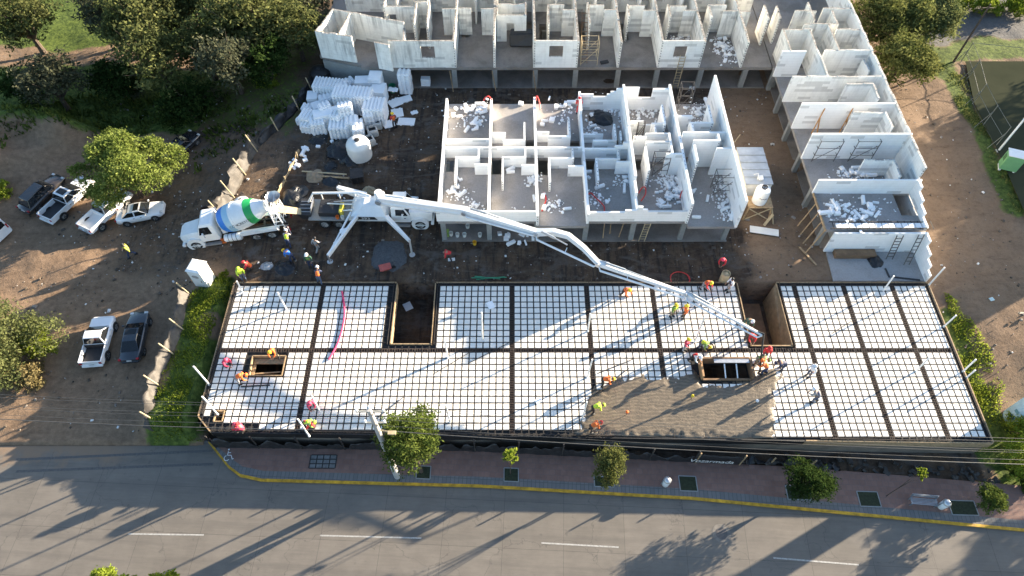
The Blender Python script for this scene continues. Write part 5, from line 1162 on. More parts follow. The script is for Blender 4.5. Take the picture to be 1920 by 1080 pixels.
def pose_meshes(kind):
    V = Vector
    # joints: pelvis, chest, neck, head, shoulders, elbows, wrists, hips, knees, ankles (x forward, z up)
    if kind == 'stand':  J = dict(p=(0,0,.95),c=(.02,0,1.32),n=(.02,0,1.5),h=(.05,0,1.66),el=[(.02,.27,1.14),(.05,-.27,1.14)],wr=[(.2,.24,.93),(.26,-.2,1.0)],kn=[(.04,.11,.5),(.02,-.12,.5)],an=[(0,.12,.08),(-.02,-.13,.08)])
    elif kind == 'walk': J = dict(p=(0,0,.93),c=(.05,0,1.3),n=(.07,0,1.48),h=(.11,0,1.63),el=[(-.12,.27,1.13),(.2,-.26,1.15)],wr=[(-.08,.25,.9),(.4,-.2,1.0)],kn=[(.22,.1,.53),(-.06,-.1,.5)],an=[(.27,.1,.08),(-.34,-.1,.16)])
    elif kind == 'work': J = dict(p=(-.06,0,.9),c=(.2,0,1.22),n=(.33,0,1.36),h=(.45,0,1.48),el=[(.4,.26,1.05),(.42,-.25,1.0)],wr=[(.62,.12,.9),(.58,-.1,.8)],kn=[(.1,.14,.5),(-.05,-.14,.48)],an=[(.05,.18,.08),(-.22,-.16,.08)])
    elif kind == 'bend': J = dict(p=(-.12,0,.88),c=(.26,0,1.0),n=(.44,0,1.02),h=(.6,0,.99),el=[(.38,.24,.72),(.4,-.24,.7)],wr=[(.5,.16,.45),(.52,-.12,.42)],kn=[(.04,.13,.48),(-.02,-.14,.47)],an=[(-.02,.15,.08),(-.1,-.17,.08)])
    else:                J = dict(p=(-.16,0,.36),c=(.06,0,.68),n=(.17,0,.83),h=(.27,0,.94),el=[(.26,.27,.5),(.28,-.26,.5)],wr=[(.45,.14,.32),(.48,-.1,.3)],kn=[(.26,.18,.47),(.2,-.2,.46)],an=[(.0,.16,.08),(-.05,-.18,.08)])
    p, c, n, h = (V(J[k]) for k in 'pcnh'); fw = (h-n).normalized(); out = {}
    side = V((0,1,0)); upt = (c-p).normalized(); sh = [c + upt*.12 + side*.19*s for s in (1,-1)]; hip = [p + V((0,.095*s,-.02)) for s in (1,-1)]
    t = lambda v, r: (v.x, v.y, v.z, r)
    ch = [[t(p,.13),t(p.lerp(c,.5),.125),t(c,.15),t(n,.06),t(n.lerp(h,.35),.06),t(h,.10),t(h+fw*.09,.085)]]
    face = V((1,0,0)) if abs(fw.x) < .7 else V((0,0,-1)); 
    for s, i in ((1,0),(-1,1)):
        el, wr = V(J['el'][i]), V(J['wr'][i]); d = (wr-el).normalized(); k = len(ch)
        ch.append([(0,2), t(sh[i],.066), t(el,.047), t(wr,.032), t(wr+d*.05,.036), t(wr+d*.09,.034)])
        sd = d.cross(V((0,0,1))).normalized() if abs(d.z) < .95 else V((0,1,0)); nn = d.cross(sd)
        for f, (o_, L) in enumerate(((-.03,.075),(-.01,.085),(.01,.08),(.03,.06))):
            b0 = wr+d*.1+sd*o_; ch.append([(k,5), t(b0,.0095), t(b0+d*L*.5+nn*.012,.009), t(b0+d*L+nn*.035,.008)])
        b0 = wr+d*.035+sd*.035; ch.append([(k,4), t(b0+sd*.012+d*.02,.011), t(b0+sd*.022+d*.06+nn*.015,.009)])
        kn, an = V(J['kn'][i]), V(J['an'][i]); k = len(ch)
        ch.append([(0,0), t(hip[i],.085), t(kn,.06), t(an,.042), t(an+V((.1,0,-.035)),.042), t(an+V((.19,0,-.045)),.035)])
    ch.append([(0,5), t(h+face*.105,.022)]); 
    for s in (1,-1): ch.append([(0,5), t(h+V((0,.1*s,0)),.02)])
    out['body'] = skin('body_'+kind, ch, SK)
    # clothing on the same joints
    tr = [[t(p+upt*.08,.15), t(p,.155)]]
    for i in (0,1): tr.append([(0,1), t(hip[i],.105), t(V(J['kn'][i]),.083), t(V(J['an'][i])+V((0,0,.05)),.07)])
    out['trousers'] = skin('trousers_'+kind, tr, MT['dark'])
    st = [[t(p+upt*.02,.155), t(p.lerp(c,.5),.158), t(c,.175), t(c.lerp(n,.75),.085)]]
    for i in (0,1): st.append([(0,2), t(sh[i],.088), t(V(J['el'][i]),.066), t(V(J['el'][i]).lerp(V(J['wr'][i]),.85),.05)])
    out['shirt'] = skin('shirt_'+kind, st, MT['dark'])
    out['vest'] = skin('vest_'+kind, [[t(p+upt*.06,.175), t(p.lerp(c,.5),.18), t(c,.197), t(c+upt*.12,.16)]], MT['dark'])
    bt = []
    q = MB()
    for i in (0,1):
        a = V(J['an'][i]); q.loft([[a+V((-.07,y,z)) for y,z in ((-.05,-.08),(.05,-.08),(.05,.1),(-.05,.1))],[a+V((.08,y,z)) for y,z in ((-.055,-.08),(.055,-.08),(.05,.04),(-.05,.04))],[a+V((.21,y,z)) for y,z in ((-.04,-.08),(.04,-.08),(.04,-.03),(-.04,-.03))]])
    o = q.build('boots', MT['dark']); out['boots'] = o.data; bpy.data.objects.remove(o)
    q = MB(); z = fw; M = Matrix.Translation(h+fw*.03) @ z.to_track_quat('Z','Y').to_matrix().to_4x4()
    q.lathe([(.155,.0),(.158,.02),(.135,.03),(.13,.07),(.1,.125),(.05,.15),(.01,.155)], 14, M); q.bar(M @ Vector((0,0,.16)), M @ Vector((0,0,.1)), .03); q.box(h+fw*.045+face*.15, (.1,.2,.02))
    o = q.build('helmet', MT['dark'], smooth=True); out['helmet'] = o.data; bpy.data.objects.remove(o)
    q = MB(); q.lathe([(.112,-.05),(.118,.03),(.1,.09),(.05,.125),(.01,.13)], 12, M); o = q.build('hair', MT['dark'], smooth=True); out['hair'] = o.data; bpy.data.objects.remove(o)
    return out
PM = {k: pose_meshes(k) for k in ('stand','walk','work','bend','crouch')}
CM = {}
def cmat(c):
    if c not in CM:
        rgb = dict(orange=(.85,.17,.03), red=(.62,.035,.04), pink=(.70,.06,.13), hivis=(.55,.72,.05), green=(.16,.30,.07), blue=(.03,.17,.55), navy=(.03,.045,.10), white=(.78,.79,.8), grey=(.28,.28,.29), black=(.02,.02,.022), yellow=(.85,.60,.03), jean=(.06,.085,.14), khaki=(.25,.20,.13), brown=(.07,.05,.04), dkgreen=(.03,.09,.06), lemon=(.72,.70,.08))[c]
        CM[c] = plain('cloth_'+c, rgb, .7, .12, 8)
    return CM[c]
def person(u, v, z, face_deg, pose, shirt, vest, trousers, head, label):
    """u,v = photo place of the feet; z = height stood on"""
    p = P(u, v, z) if z is not None else G(u, v)
    r = empty('person', p, label, 'person', None, R(face_deg), world=False); r.scale = (1.08,)*3
    for part, c in (('body',None),('trousers',trousers),('shirt',shirt),('vest',vest),('boots','black'),('hair' if head == 'hair' else 'helmet', 'black' if head == 'hair' else head)):
        if part == 'vest' and c is None: continue
        o = bpy.data.objects.new(part, PM[pose][part]); COL.objects.link(o); o.parent = r
        if c: o.material_slots[0].link = 'OBJECT'; o.material_slots[0].material = cmat(c)
    return r
D = .33  # deck walking level
crew = [(250,481,None,200,'walk','lemon',None,'navy','hair','man in a lemon shirt walking alone across the bare earth left of the mixer'),
 (471,505,None,180,'crouch','red','orange','brown','red','worker in red crouching on the track behind the deck corner'),
 (459,526,D,-60,'stand','hivis',None,'jean','hivis','worker in a hi-vis yellow jacket at the far left corner of the deck'),
 (549,489,None,150,'bend','blue',None,'navy','yellow','worker in a bright blue shirt bending over beside the mixer lorry'),
 (584,500,None,-90,'stand','dkgreen','green','navy','white','worker with a white helmet and green vest between the two lorries'),
 (597,472,None,60,'walk','grey',None,'grey','hair','bareheaded man in grey near the rear outrigger of the pump'),
 (543,462,None,90,'work','grey','hivis','navy','white','worker with a white helmet at the rear ladder of the mixer'),
 (846,487,None,180,'bend','red',None,'brown','hair','man in a red shirt bending over a white board in the yard'),
 (741,240,None,120,'stand','red','orange','black','yellow','worker in an orange vest beside the pile of foam packs'),
 (601,531,D,90,'work','navy','orange','jean','white','worker in an orange vest at the back edge of the left deck bay'),
 (519,668,D,-90,'work','orange','orange','khaki','yellow','worker in an orange vest standing over the stair opening in the deck'),
 (426,684,D,-30,'crouch','pink',None,'pink','pink','worker in pink crouching left of the stair opening'),
 (452,717,D,10,'bend','orange','orange','grey','orange','worker in orange bending below the stair opening'),
 (587,760,D,-80,'crouch','pink',None,'brown','pink','worker in dark pink crouching beside a leaning white pipe'),
 (578,802,D,0,'bend','green','hivis','black','hivis','worker in a lime vest bending at the front edge of the deck'),
 (588,803,D,170,'crouch','red','red','black','red','worker in red crouching beside the one in the lime vest'),
 (444,808,D,20,'crouch','red',None,'brown','red','left one of two workers in red at the front left edge of the deck'),
 (457,808,D,160,'crouch','pink',None,'brown','pink','right one of two workers in red at the front left edge of the deck'),
 (1351,500,None,-120,'work','red','red','brown','pink','worker with a pink helmet beside the upright barrel'),
 (1318,543,D,-60,'work','red','orange','grey','yellow','worker in an orange vest at the back deck edge near the red hose coil'),
 (1364,546,D,200,'stand','white','navy','grey','hair','man in a white shirt with a navy vest at the back edge of the deck'),
 (1169,556,D,-60,'work','orange','orange','black','yellow','worker in orange with a yellow helmet under the middle of the boom'),
 (1259,593,D,-60,'stand','green','hivis','khaki','yellow','worker in a hi-vis vest left of a pair under the boom'),
 (1281,596,D,180,'stand','orange','orange','brown','yellow','worker in orange right of the pair under the boom'),
 (1281,657,D,-30,'stand','pink','red','grey','yellow','worker in a pink vest left of the basket of bars'),
 (1312,652,D,-45,'bend','green','hivis','jean','yellow','worker in a hi-vis vest bending over the basket of bars'),
 (1297,678,D,-60,'work','white','red','black','white','worker in a white shirt and red vest above the boxed opening'),
 (1396,612,D,-80,'work','dkgreen',None,'dkgreen','white','worker in dark green close under the boom tip at the pit edge'),
 (1401,640,D,-90,'work','red','red','brown','red','worker with a red helmet at the pit edge below the boom tip'),
 (1417,682,D,-20,'bend','green',None,'khaki','green','worker in olive green bending beside the concrete hose'),
 (1430,672,D,-100,'stand','red','red','navy','red','worker with a red helmet steadying the concrete hose'),
 (1430,700,D+.05,150,'work','orange','orange','navy','orange','worker in an orange vest standing in fresh concrete at the hose end'),
 (1464,692,D,180,'bend','navy',None,'jean','navy','worker in navy bending at the right edge of the fresh concrete'),
 (1514,706,D,200,'stand','white',None,'jean','white','worker all in white on the right-hand deck bay, upper of two'),
 (1525,752,D,150,'work','grey','navy','jean','white','worker with a white helmet and dark vest on the right-hand deck bay, lower of two'),
 (1130,722,D,0,'bend','orange','orange','black','yellow','worker in orange with a yellow helmet bending at the left edge of the concrete'),
 (1112,773,D,10,'bend','hivis','hivis','black','hivis','worker in a pale hi-vis jacket bending low at the left edge of the concrete'),
 (1108,808,D,20,'bend','orange','orange','brown','red','worker in red-orange bending at the front left corner of the concrete'),
 (1084,213,2.7,90,'stand','red',None,'red','red','person in red standing by a wall in the middle building')]
for a in crew: person(*a)
# ---------------- yard things ----------------
def thing(q, name, mat, label, cat, group=None, bevel=0, smooth=False):
    return tag(q.build(name, mat, None, bevel, smooth), label, cat, group)
def sheet(path, h, name, mat, label, seed, n=None, rag=.25, lean=(0,0), wav=.12, posts=None, postmat=None, postname='post', cat='fence'):
    """hanging cloth along a path of points (x,y,zbase); ragged top, thin but real"""
    rnd = random.Random(seed); pts = [Vector(p) for p in path]; L = sum((b-a).length for a,b in zip(pts[:-1],pts[1:])); n = n or int(L/.3)
    r = empty(name, pts[0], label, cat)
    def at(f):
        d = f*L
        for a,b in zip(pts[:-1],pts[1:]):
            l = (b-a).length
            if d <= l+1e-6: return a.lerp(b, d/l if l else 0), (b-a).normalized()
            d -= l
        return pts[-1], (pts[-1]-pts[-2]).normalized()
    rows = 7; V = []; Fc = []; hh = h
    for i in range(n+1):
        p, d = at(i/n); nrm = Vector((-d.y,d.x,0)); hh = .6*hh + .4*h*(1-rag*rnd.random()*2.0)
        for j in range(rows):
            t = j/(rows-1); w = wav*(math.sin(i*.9+j*.7)+rnd.uniform(-.8,.8))*(.3+t)
            V.append(p + Vector((lean[0]*t+nrm.x*w, lean[1]*t+nrm.y*w, hh*t - .05)))
    for i in range(n):
        for j in range(rows-1): a = i*rows+j; Fc.append((a,a+rows,a+rows+1,a+1))
    q = MB(); q.add(V, Fc); o = q.build('sheeting', mat, r, smooth=True, fix=False); s = o.modifiers.new('t','SOLIDIFY'); s.thickness = .015
    for f in (posts or []):
        p, d = at(f); q = MB(); q.tube([p+Vector((.1,0,-.2)), p+Vector((lean[0]*1.1+.12,lean[1]*1.1,h*1.12))], .06, 6); q.build(postname, postmat or MT['tan'], r)
    return r
clothm = plain('black_sheeting', (.022,.022,.024), .5, .5, 3, bmp=.5); greym = plain('weathered_sheeting', (.068,.060,.051), .65, .45, 2.5, bmp=.6)  # greym is a dark grey, paler than the black cloth
gp = lambda u,v: G(u,v)
sheet([gp(*q) for q in ((357,548),(343,622),(325,664),(300,715),(290,765),(293,812))], 1.45, 'sheeting_fence', greym, 'weathered black sheeting fence on leaning posts beside the weedy bank', 3, posts=(.02,.3,.48,.7,.93), lean=(-.6,.1), rag=.4, wav=.07)
sheet([gp(*q) for q in ((486,278),(462,325),(440,367),(420,398),(404,432))], 1.9, 'sheeting_fence', greym, 'sagging grey sheeting fence on posts above the mixer lorry', 4, posts=(.05,.35,.62,.85), lean=(-.6,.15), rag=.35)
sheet([gp(*q) for q in ((592,160),(560,205),(520,245),(490,275))], 1.5, 'sheeting_fence', clothm, 'dark sheeting fence in the shade between the foam pile and the wood', 5, posts=(.1,.4,.75), lean=(-.3,.1), rag=.3)
sheet([gp(*q) for q in ((562,285),(545,320),(525,360),(508,402))], .7, 'brushwood_fence', plain('straw_fence',(.30,.23,.14),.9,.4,6), 'low straw-coloured brushwood fence along the trench behind the mixer', 6, posts=(.1,.5,.9), lean=(0,0), rag=.4, wav=.06)
# black cloth along the footway, lettering on it
def yt(x): return yb(x) + .06
xs = np.linspace(-22.6, 13.5, 40)
sheet([(x, yt(x), -1.9) for x in xs], 2.1, 'cloth_fence', clothm, 'long torn black cloth fence along the back of the footway', 8, n=150, rag=.42, wav=.07, posts=[i/11 for i in range(12)], postmat=MT['steel_dk'])
sheet([(x, yt(x), -1.9) for x in np.linspace(13.6, 17.0, 8)], 1.75, 'cloth_fence', clothm, 'short black cloth with white scrawled writing below the fresh concrete', 9, n=30, rag=.08, wav=.02, posts=(.02,.98), postmat=MT['wood'])
cf = bpy.data.objects[[o.name for o in bpy.data.objects if o.name.startswith('cloth_fence')][-1]]
sheet([(x, yt(x)+.25, -1.9) for x in np.linspace(17.1, 24.5, 14)], 1.0, 'cloth_fence', clothm, 'slumped black cloth below the right-hand deck bay', 10, n=36, rag=.6, wav=.22, posts=(.3,.7), postmat=MT['wood'])
q0 = P(1301, 842, -1.2); tx = text_mesh('Vozarmada', .8, lambda co: Vector((14.75+co.x*.9+co.y*.15, yt(14.75+co.x*.9)-.2, -.95+co.y)), MT['pvc'], 'scrawl', None); tx.parent = cf; tx.matrix_parent_inverse = Matrix.Translation(cf.location).inverted()
# rubble and rags at the foot of the deck wall on the right
rndm = random.Random(4)
q = MB()
for _ in range(70):
    x = rndm.uniform(20, 36); q.box((x, yb(x)+rndm.uniform(.15,1.1), -1.95+rndm.uniform(0,.1)), (rndm.uniform(.1,.5),rndm.uniform(.1,.35),rndm.uniform(.05,.2)), rot=(rndm.uniform(-.4,.4),rndm.uniform(-.4,.4),rndm.uniform(0,3)))
tag(q.build('rubble', plain('rubble_dark',(.05,.045,.04),.9,.5,3)), 'dark rubble and rags at the foot of the deck wall', 'rubble', kind='stuff')
# --- foam packs ---
def pack(u, v, h, lx, ly, deg, label, ridged=True, z0=None, grp='foam packs piled in the yard'):
    if u < 720: lx *= 1.18; ly *= 1.15
    ridged = ridged or int(u) % 2 == 0
    p = P(u, v, h); z0 = float(hz(p.x,p.y)) if z0 is None else z0; r = empty('foam_pack', (p.x,p.y,z0), label, 'foam pack', grp, R(deg), world=False); H = h-z0
    q = MB(); n = max(2, int(H/.28)); 
    for i in range(n):
        j = (rndm.uniform(-.03,.03), rndm.uniform(-.03,.03)); q.box((j[0],j[1],H*(i+.5)/n), (lx,ly,H/n-.03))
    q.build('foam_panel', MT['eps'], r, bevel=.02)
    if ridged:
        q = MB(); k = max(2,int(lx/.34))
        for i in range(k): q.box((-lx/2+(i+.5)*lx/k, 0, H+.055), (lx/k*.5, ly*.96, .11))
        for i in range(k):
            for s in (1,): q.box((-lx/2+(i+.5)*lx/k, -ly/2-.05, H*.5), (lx/k*.5, .11, H*.94))
        q.build('ridge', MT['eps'], r)
    return r
for a in ((618,155,1.6,2.9,1.3,-8,'long low foam pack at the back left of the pile, against the grey wall',False),(660,171,2.4,3.3,1.4,-6,'biggest foam pack in the middle of the pile',False),(701,194,2.1,1.8,1.6,-4,'ridged foam pack at the right end of the biggest one',True),(703,140,2.4,1.1,1.2,-3,'tall foam pack at the back right against the grey wall',False),(709,164,1.8,1.2,1.4,-5,'foam pack just in front of the tall back right one',False),
          (679,148,1.9,1.3,1.0,4,'square foam pack behind the biggest one',False),(655,150,1.4,.8,.8,35,'small tilted foam pack behind the biggest one',True),(585,177,.9,.9,1.1,4,'foam pack at the left edge of the pile standing alone',False),(612,181,1.0,1.4,.8,22,'flat foam pack left of the biggest one',True),(601,194,.85,1.5,1.0,26,'flat foam pack in the left middle of the pile',False),(580,200,.6,1.4,.7,-12,'lowest foam pack at the left edge of the pile',False),
          (579,214,1.4,1.5,1.2,-14,'ridged foam pack at the front left corner of the pile',True),(578,231,.9,1.3,.9,-14,'low foam pack below the front left corner one',True),(611,209,1.9,2.2,1.0,17,'sunlit long foam pack in the front of the pile',False),(594,226,1.5,1.2,.9,12,'sunlit foam pack at the left end of the front row',False),(634,232,1.4,1.6,1.2,2,'sunlit ridged foam pack in the middle of the front row',True),(658,224,1.7,1.1,1.0,8,'tallest sunlit foam pack of the front row',False),(670,234,1.5,.9,1.4,8,'foam pack at the right end of the front row beside the white tank',False),
          (757,135,2.5,1.3,.9,-4,'tall ridged foam pack standing alone under the weathered rooms',True),(797,146,.95,.95,.6,-2,'small foam pack inside the first open bay of the weathered rooms',False),(645,196,2.75,1.2,.7,14,'small foam pack lying on top of the biggest one',True),(607,196,2.15,1.0,.6,30,'tilted foam pack on top of the sunlit long one',True),(566,222,.7,.9,.7,-30,'small foam pack fallen out at the left front corner',False),(628,212,2.0,.9,.8,-12,'foam pack wedged between the biggest one and the front row',True),(640,160,1.9,1.0,.7,20,'foam pack lying across the back left long one',False),(690,210,1.7,.9,.9,8,'foam pack behind the bulk bags',True)): pack(*a)
for i,(u,v,deg,lx,ly,lab) in enumerate(((741,193,35,1.3,1.1,'foam sheet on the ground nearest the lone tall pack'),(745,212,12,1.2,1.2,'foam sheet on the ground second from the lone tall pack'),(762,228,-4,1.7,1.0,'broken foam sheet on the ground farthest right of the pile'),(759,186,20,1.4,.9,'foam sheet lying at the foot of the lone tall pack'),(730,232,28,1.3,1.0,'foam sheet beside the worker at the pile'),(777,211,30,.7,.4,'small foam offcut on the ground right of the sheets'),(737,168,-8,1.0,.5,'foam sheet lying on a green bin'))):
    z = .95 if 'bin' in lab else .06; p = P(u,v,z); q = MB(); q.box((0,0,.0),(lx,ly,.09)); 
    for _ in range(3): q.box((rndm.uniform(-.4,.4)*lx,rndm.choice((-.5,.5))*ly,0),(.2,.16,.085))
    o = thing(q, 'foam_sheet', MT['eps'], lab, 'foam sheet', 'foam sheets lying by the pile'); o.location = p; o.rotation_euler = (rndm.uniform(-.05,.05),rndm.uniform(-.05,.05),R(deg))
q = MB(); p = P(737,172,0); q.lathe([(.28,0),(.36,.85),(.33,.85),(.27,.1)], 16, Matrix.Translation(p)); thing(q, 'bin', MT['green_p'], 'green bin under a foam sheet beside the lone tall pack', 'bin')
for i,(u,v,lab) in enumerate(((683,226,'bulk bag leftmost of the back pair'),(705,226,'bulk bag rightmost of the back pair'),(697,240,'bulk bag in front of the back pair'),(691,258,'bulk bag behind the white water tank'))):
    p = P(u,v,.9); r = empty('bulk_bag', (p.x,p.y,0), 'grey-white '+lab+' beside the foam pile', 'bulk bag', 'bulk bags beside the foam pile', R(10*i), world=False)
    q = MB(); q.loft([[(-s,-s,z),(s,-s,z),(s,s,z),(-s,s,z)] for s,z in ((.42,0),(.5,.2),(.5,.7),(.44,.9),(.34,.92),(.36,.6))]); q.build('sack', plain('sack_cloth',(.5,.5,.48),.85,.15,5), r, bevel=.05)
    q = MB(); q.box((0,0,.62),(.66,.66,.05)); q.build('contents', MT['black'], r)
def tank(u, v, rad, h, label, mat, name='water_tank'):
    p = G(u,v); r = empty(name, p, label, 'water tank', None, world=False); q = MB()
    q.lathe([(rad,0),(rad*1.02,h*.1),(rad*.97,h*.2),(rad*1.02,h*.3),(rad*.97,h*.4),(rad*1.02,h*.5),(rad*.97,h*.6),(rad*1.0,h*.72),(rad*.9,h*.85),(rad*.55,h*.97),(rad*.26,h)], 28); q.build('body', mat, r, smooth=True)
    q = MB(); q.lathe([(rad*.22,h*.98),(rad*.22,h*1.03),(.02,h*1.05)], 14); q.build('lid', MT['dark'], r); return r
t = tank(676,291,1.15,2.0,'big white plastic water tank in front of the foam pile',MT['tank'])
tank(462,398,.75,1.7,'white plastic water tank behind the mixer drum',MT['tank']); tank(603,150,1.1,1.5,'black water tank in the shade beside the grey wall',MT['black'])  # last one is a dark round mass in tank form
q = MB(); p = G(388,402); q.lathe([(.5,0),(.55,.1),(.5,.55),(.55,.6),(.46,.6),(.42,.1)], 18, Matrix.Translation(p)); thing(q, 'rusty_ring', MT['steel'], 'rusty open drum beside the sheeting fence above the mixer cab', 'drum')
# portable toilet
p = G(386,528); r = empty('portable_toilet', p, 'white portable toilet at the near left of the mixer lorry', 'portable toilet', None, R(-12), world=False)
q = MB(); q.box((0,0,1.1),(1.25,1.25,2.2)); q.build('cabin', MT['tank'], r, bevel=.04)
q = MB(); q.loft([[(-s,-s,z),(s,-s,z),(s,s,z),(-s,s,z)] for s,z in ((.66,2.2),(.66,2.28),(.5,2.42))]); q.build('roof', MT['white'], r)
q = MB(); q.box((.0,-.635,1.05),(.85,.03,1.9)); d = q.build('door', MT['white'], r); q = MB(); q.box((.32,-.66,1.0),(.05,.03,.2)); q.build('handle', MT['dark'], d)
q = MB(); q.lathe([(.2,-.006),(.2,.006)], 16, Matrix.Translation((0,-.658,1.6)) @ Matrix.Rotation(R(90),4,'X') @ Matrix.Scale(1.6,4,(1,0,0))); q.build('sticker', plain('grey_print',(.3,.3,.3)), d)
# heaps
def heap(u, v, rad, h, mat, name, label, cat, seed, z=None, lump=.35):
    p = P(u,v,z) if z is not None else G(u,v); rnd = random.Random(seed); n = 22; m = 7; V = []; Fc = []
    from mathutils import noise as mn
    for j in range(m+1):
        t = j/m
        for i in range(n):
            a = 2*math.pi*i/n; k = 1+lump*mn.noise((math.cos(a)*1.7+seed,math.sin(a)*1.7,j*.4)); rr = rad*t*k
            V.append((rr*math.cos(a)*1.15, rr*math.sin(a), max(0,h*(1-t**1.6)*(1+lump*mn.noise((rr*math.cos(a)*2.5/rad,rr*math.sin(a)*2.5/rad,seed)))) - (.06 if j == m else 0)))
    for j in range(m):
        for i in range(n): a = j*n+i; b = j*n+(i+1)%n; Fc.append((a,a+n,b+n,b))
    q = MB(); q.add(V, Fc); o = q.build(name, mat, None, fix=True); o.location = p; o.rotation_euler = (0,0,rnd.uniform(0,6)); bm = bmesh.new(); bm.from_mesh(o.data); bmesh.ops.remove_doubles(bm, verts=bm.verts, dist=.002); bm.to_mesh(o.data); bm.free()
    return tag(o, label, cat)
bl = plain('bin_liner',(.014,.014,.016),.3,.4,4,bmp=.9)
for a in ((636,281,1.2,.8,bl,'rubbish_bag','black plastic heap between the foam pile and the white tank','plastic heap',1),(655,300,.8,.45,bl,'rubbish_bag','black plastic heap in front of the white water tank','plastic heap',2),(620,311,.6,.3,bl,'rubbish_bag','small black plastic heap left of the sand','plastic heap',3),(551,373,1.45,.9,bl,'rubbish_bag','large heap of shiny black plastic behind the mixer','plastic heap',4),(598,262,.9,.35,bl,'rubbish_bag','black plastic spread under the front left foam packs','plastic heap',5),
          (590,332,.9,.5,plain('sand_heap',(.28,.22,.15),.95,.2,4,bmp=.4),'sand_heap','sand heap in the clutter left of the black plastic','sand heap',6),(620,335,.9,.25,bl,'rubbish_bag','flat black sheet beside the timber planks','plastic heap',7),(728,482,1.7,.4,plain('gravel_heap',(.075,.08,.085),.95,.35,6,bmp=.7),'gravel_heap','low heap of dark grey gravel in front of the pump lorry','gravel heap',8),
          (692,357,.55,.45,plain('sack_heap',(.33,.28,.19),.9,.2,4),'cement_sacks','beige sacks heaped behind the pump boom','sacks',9),(500,499,.5,.3,plain('silver_sheet',(.4,.4,.4),.3,.3,6,metal=.4,bmp=.8),'crumpled_sheet','crumpled silvery sheet on the track behind the deck','sheet',10),(533,503,.9,.35,bl,'rubbish_bag','black plastic on the track behind the deck','plastic heap',11)): heap(*a)
heap(1127,222,1.15,.45,bl,'black_sheet','crumpled black sheet on the floor of the fourth back room','sheet',12,FZ); heap(1640,489,.7,.3,bl,'black_sheet','dark sheet on the floor of the open ground room','sheet',13,.15)
r_ = random.Random(12)
q = MB(); p = P(982,79,FZ); q.loft([[(p.x-1.5,p.y-.9,FZ+.1),(p.x+1.3,p.y-1.0,FZ+.15),(p.x+1.3,p.y-.6,FZ+.1),(p.x-1.4,p.y-.5,FZ)],[(p.x-1.5,p.y-.5,FZ+1.3),(p.x+1.3,p.y-.4,FZ+1.35),(p.x+1.3,p.y+.5,FZ+1.3),(p.x-1.4,p.y+.6,FZ+1.25)]]); thing(q, 'black_sheet', bl, 'black sheet draped over a stack in the weathered room left of the middle window', 'sheet', bevel=.1)
q = MB(); p = P(1133,118,FZ); q.box((p.x,p.y,FZ+.1),(.85,.4,.2),.3); thing(q, 'black_case', MT['dark'], 'black box on the open floor below the timber scaffold', 'box', bevel=.04)
# pallets, planks, wheelbarrow, hoses
q = MB(); p = P(671,335,0)
for i in range(5): q.box((p.x,p.y,.12+i*.16),(1.2,1.3,.04),.2); q.box((p.x,p.y,.05+i*.16),(.1,1.3,.1),.2); q.box((p.x+.5,p.y+.1,.05+i*.16),(.1,1.3,.1),.2); q.box((p.x-.5,p.y-.1,.05+i*.16),(.1,1.3,.1),.2)
thing(q, 'pallet_stack', MT['steel_dk'], 'stack of dark pallets behind the pump lorry', 'pallets')
def plank(a, b, z, w, label, mat=None, name='plank'):
    A, B = P(*a,z), P(*b,z); q = MB(); q.bar(A, B, w, .06); thing(q, name, mat or MT['tan'], label, 'plank')
plank((566,321),(650,327),.3,.14,'long pale plank across the clutter behind the mixer'); plank((600,330),(655,334),.2,.2,'plank lying just in front of the long pale one',MT['wood']); plank((1499,463),(1531,497),.08,.16,'brown plank on the earth left of the open ground room',MT['wood']); plank((840,487),(853,486),.12,.3,'white board under the man in red',MT['pvc'],'board'); plank((1406,429),(1460,437),.2,.75,'white slab lying below the raised gas tank',MT['tank'],'slab'); plank((1660,503),(1668,520),.2,.12,'dark beam lying across the open ground room',MT['dark'],'beam'); plank((1672,519),(1725,525),.2,.12,'long dark beam at the front of the open ground room',MT['dark'],'beam')
plank((475,552),(485,590),D-.02,.1,'thin board on the left deck bay',MT['pvc']) if False else None
p = P(724,508,0); r = empty('wheelbarrow', p, 'red wheelbarrow on the track behind the deck, below the gravel heap', 'wheelbarrow', None, R(20), world=False)
q = MB(); q.loft([[(-.3,-.22,.3),(.3,-.2,.3),(.3,.2,.3),(-.3,.22,.3)],[(-.5,-.36,.62),(.5,-.32,.6),(.5,.32,.6),(-.5,.36,.62)]]); q.build('tray', plain('barrow_red',(.42,.09,.07),.6), r)
q = MB(); q.tube([(-1.1,-.28,.55),(-.3,-.22,.3),(.7,-.06,.2)], .025, 5); q.tube([(-1.1,.28,.55),(-.3,.22,.3),(.7,.06,.2)], .025, 5); q.bar((-.35,-.2,.3),(-.4,-.2,0),.04); q.bar((-.35,.2,.3),(-.4,.2,0),.04); q.build('handle', MT['dark'], r)
q = MB(); q.lathe([(.2,-.04),(.2,.04)], 12, Matrix.Translation((.7,0,.2)) @ Matrix.Rotation(R(90),4,'X')); q.build('wheel', MT['tyre'], r)
def coil(u, v, z, rad, label, mat, n=4, name='hose_coil', cat='hose'):
    p = P(u,v,z); pts = []; rn = random.Random(u)
    for i in range(n*18+1): a = i*2*math.pi/18; k = rad*(1+.06*math.sin(i*.37)+rn.uniform(-.02,.02)); pts.append(p+Vector((k*math.cos(a)*1.15,k*math.sin(a),.04+.02*(i//18))))
    q = MB(); q.tube(pts, .03, 5); return thing(q, name, mat, label, cat, smooth=True)
coil(1274,524,.02,.72,'coil of red hose on the track behind the deck',MT['red'])
coil(1326,652,D,.42,'round coil of rusty wire beside the worker in the hi-vis vest',MT['steel'],7,'wire_coil','wire')
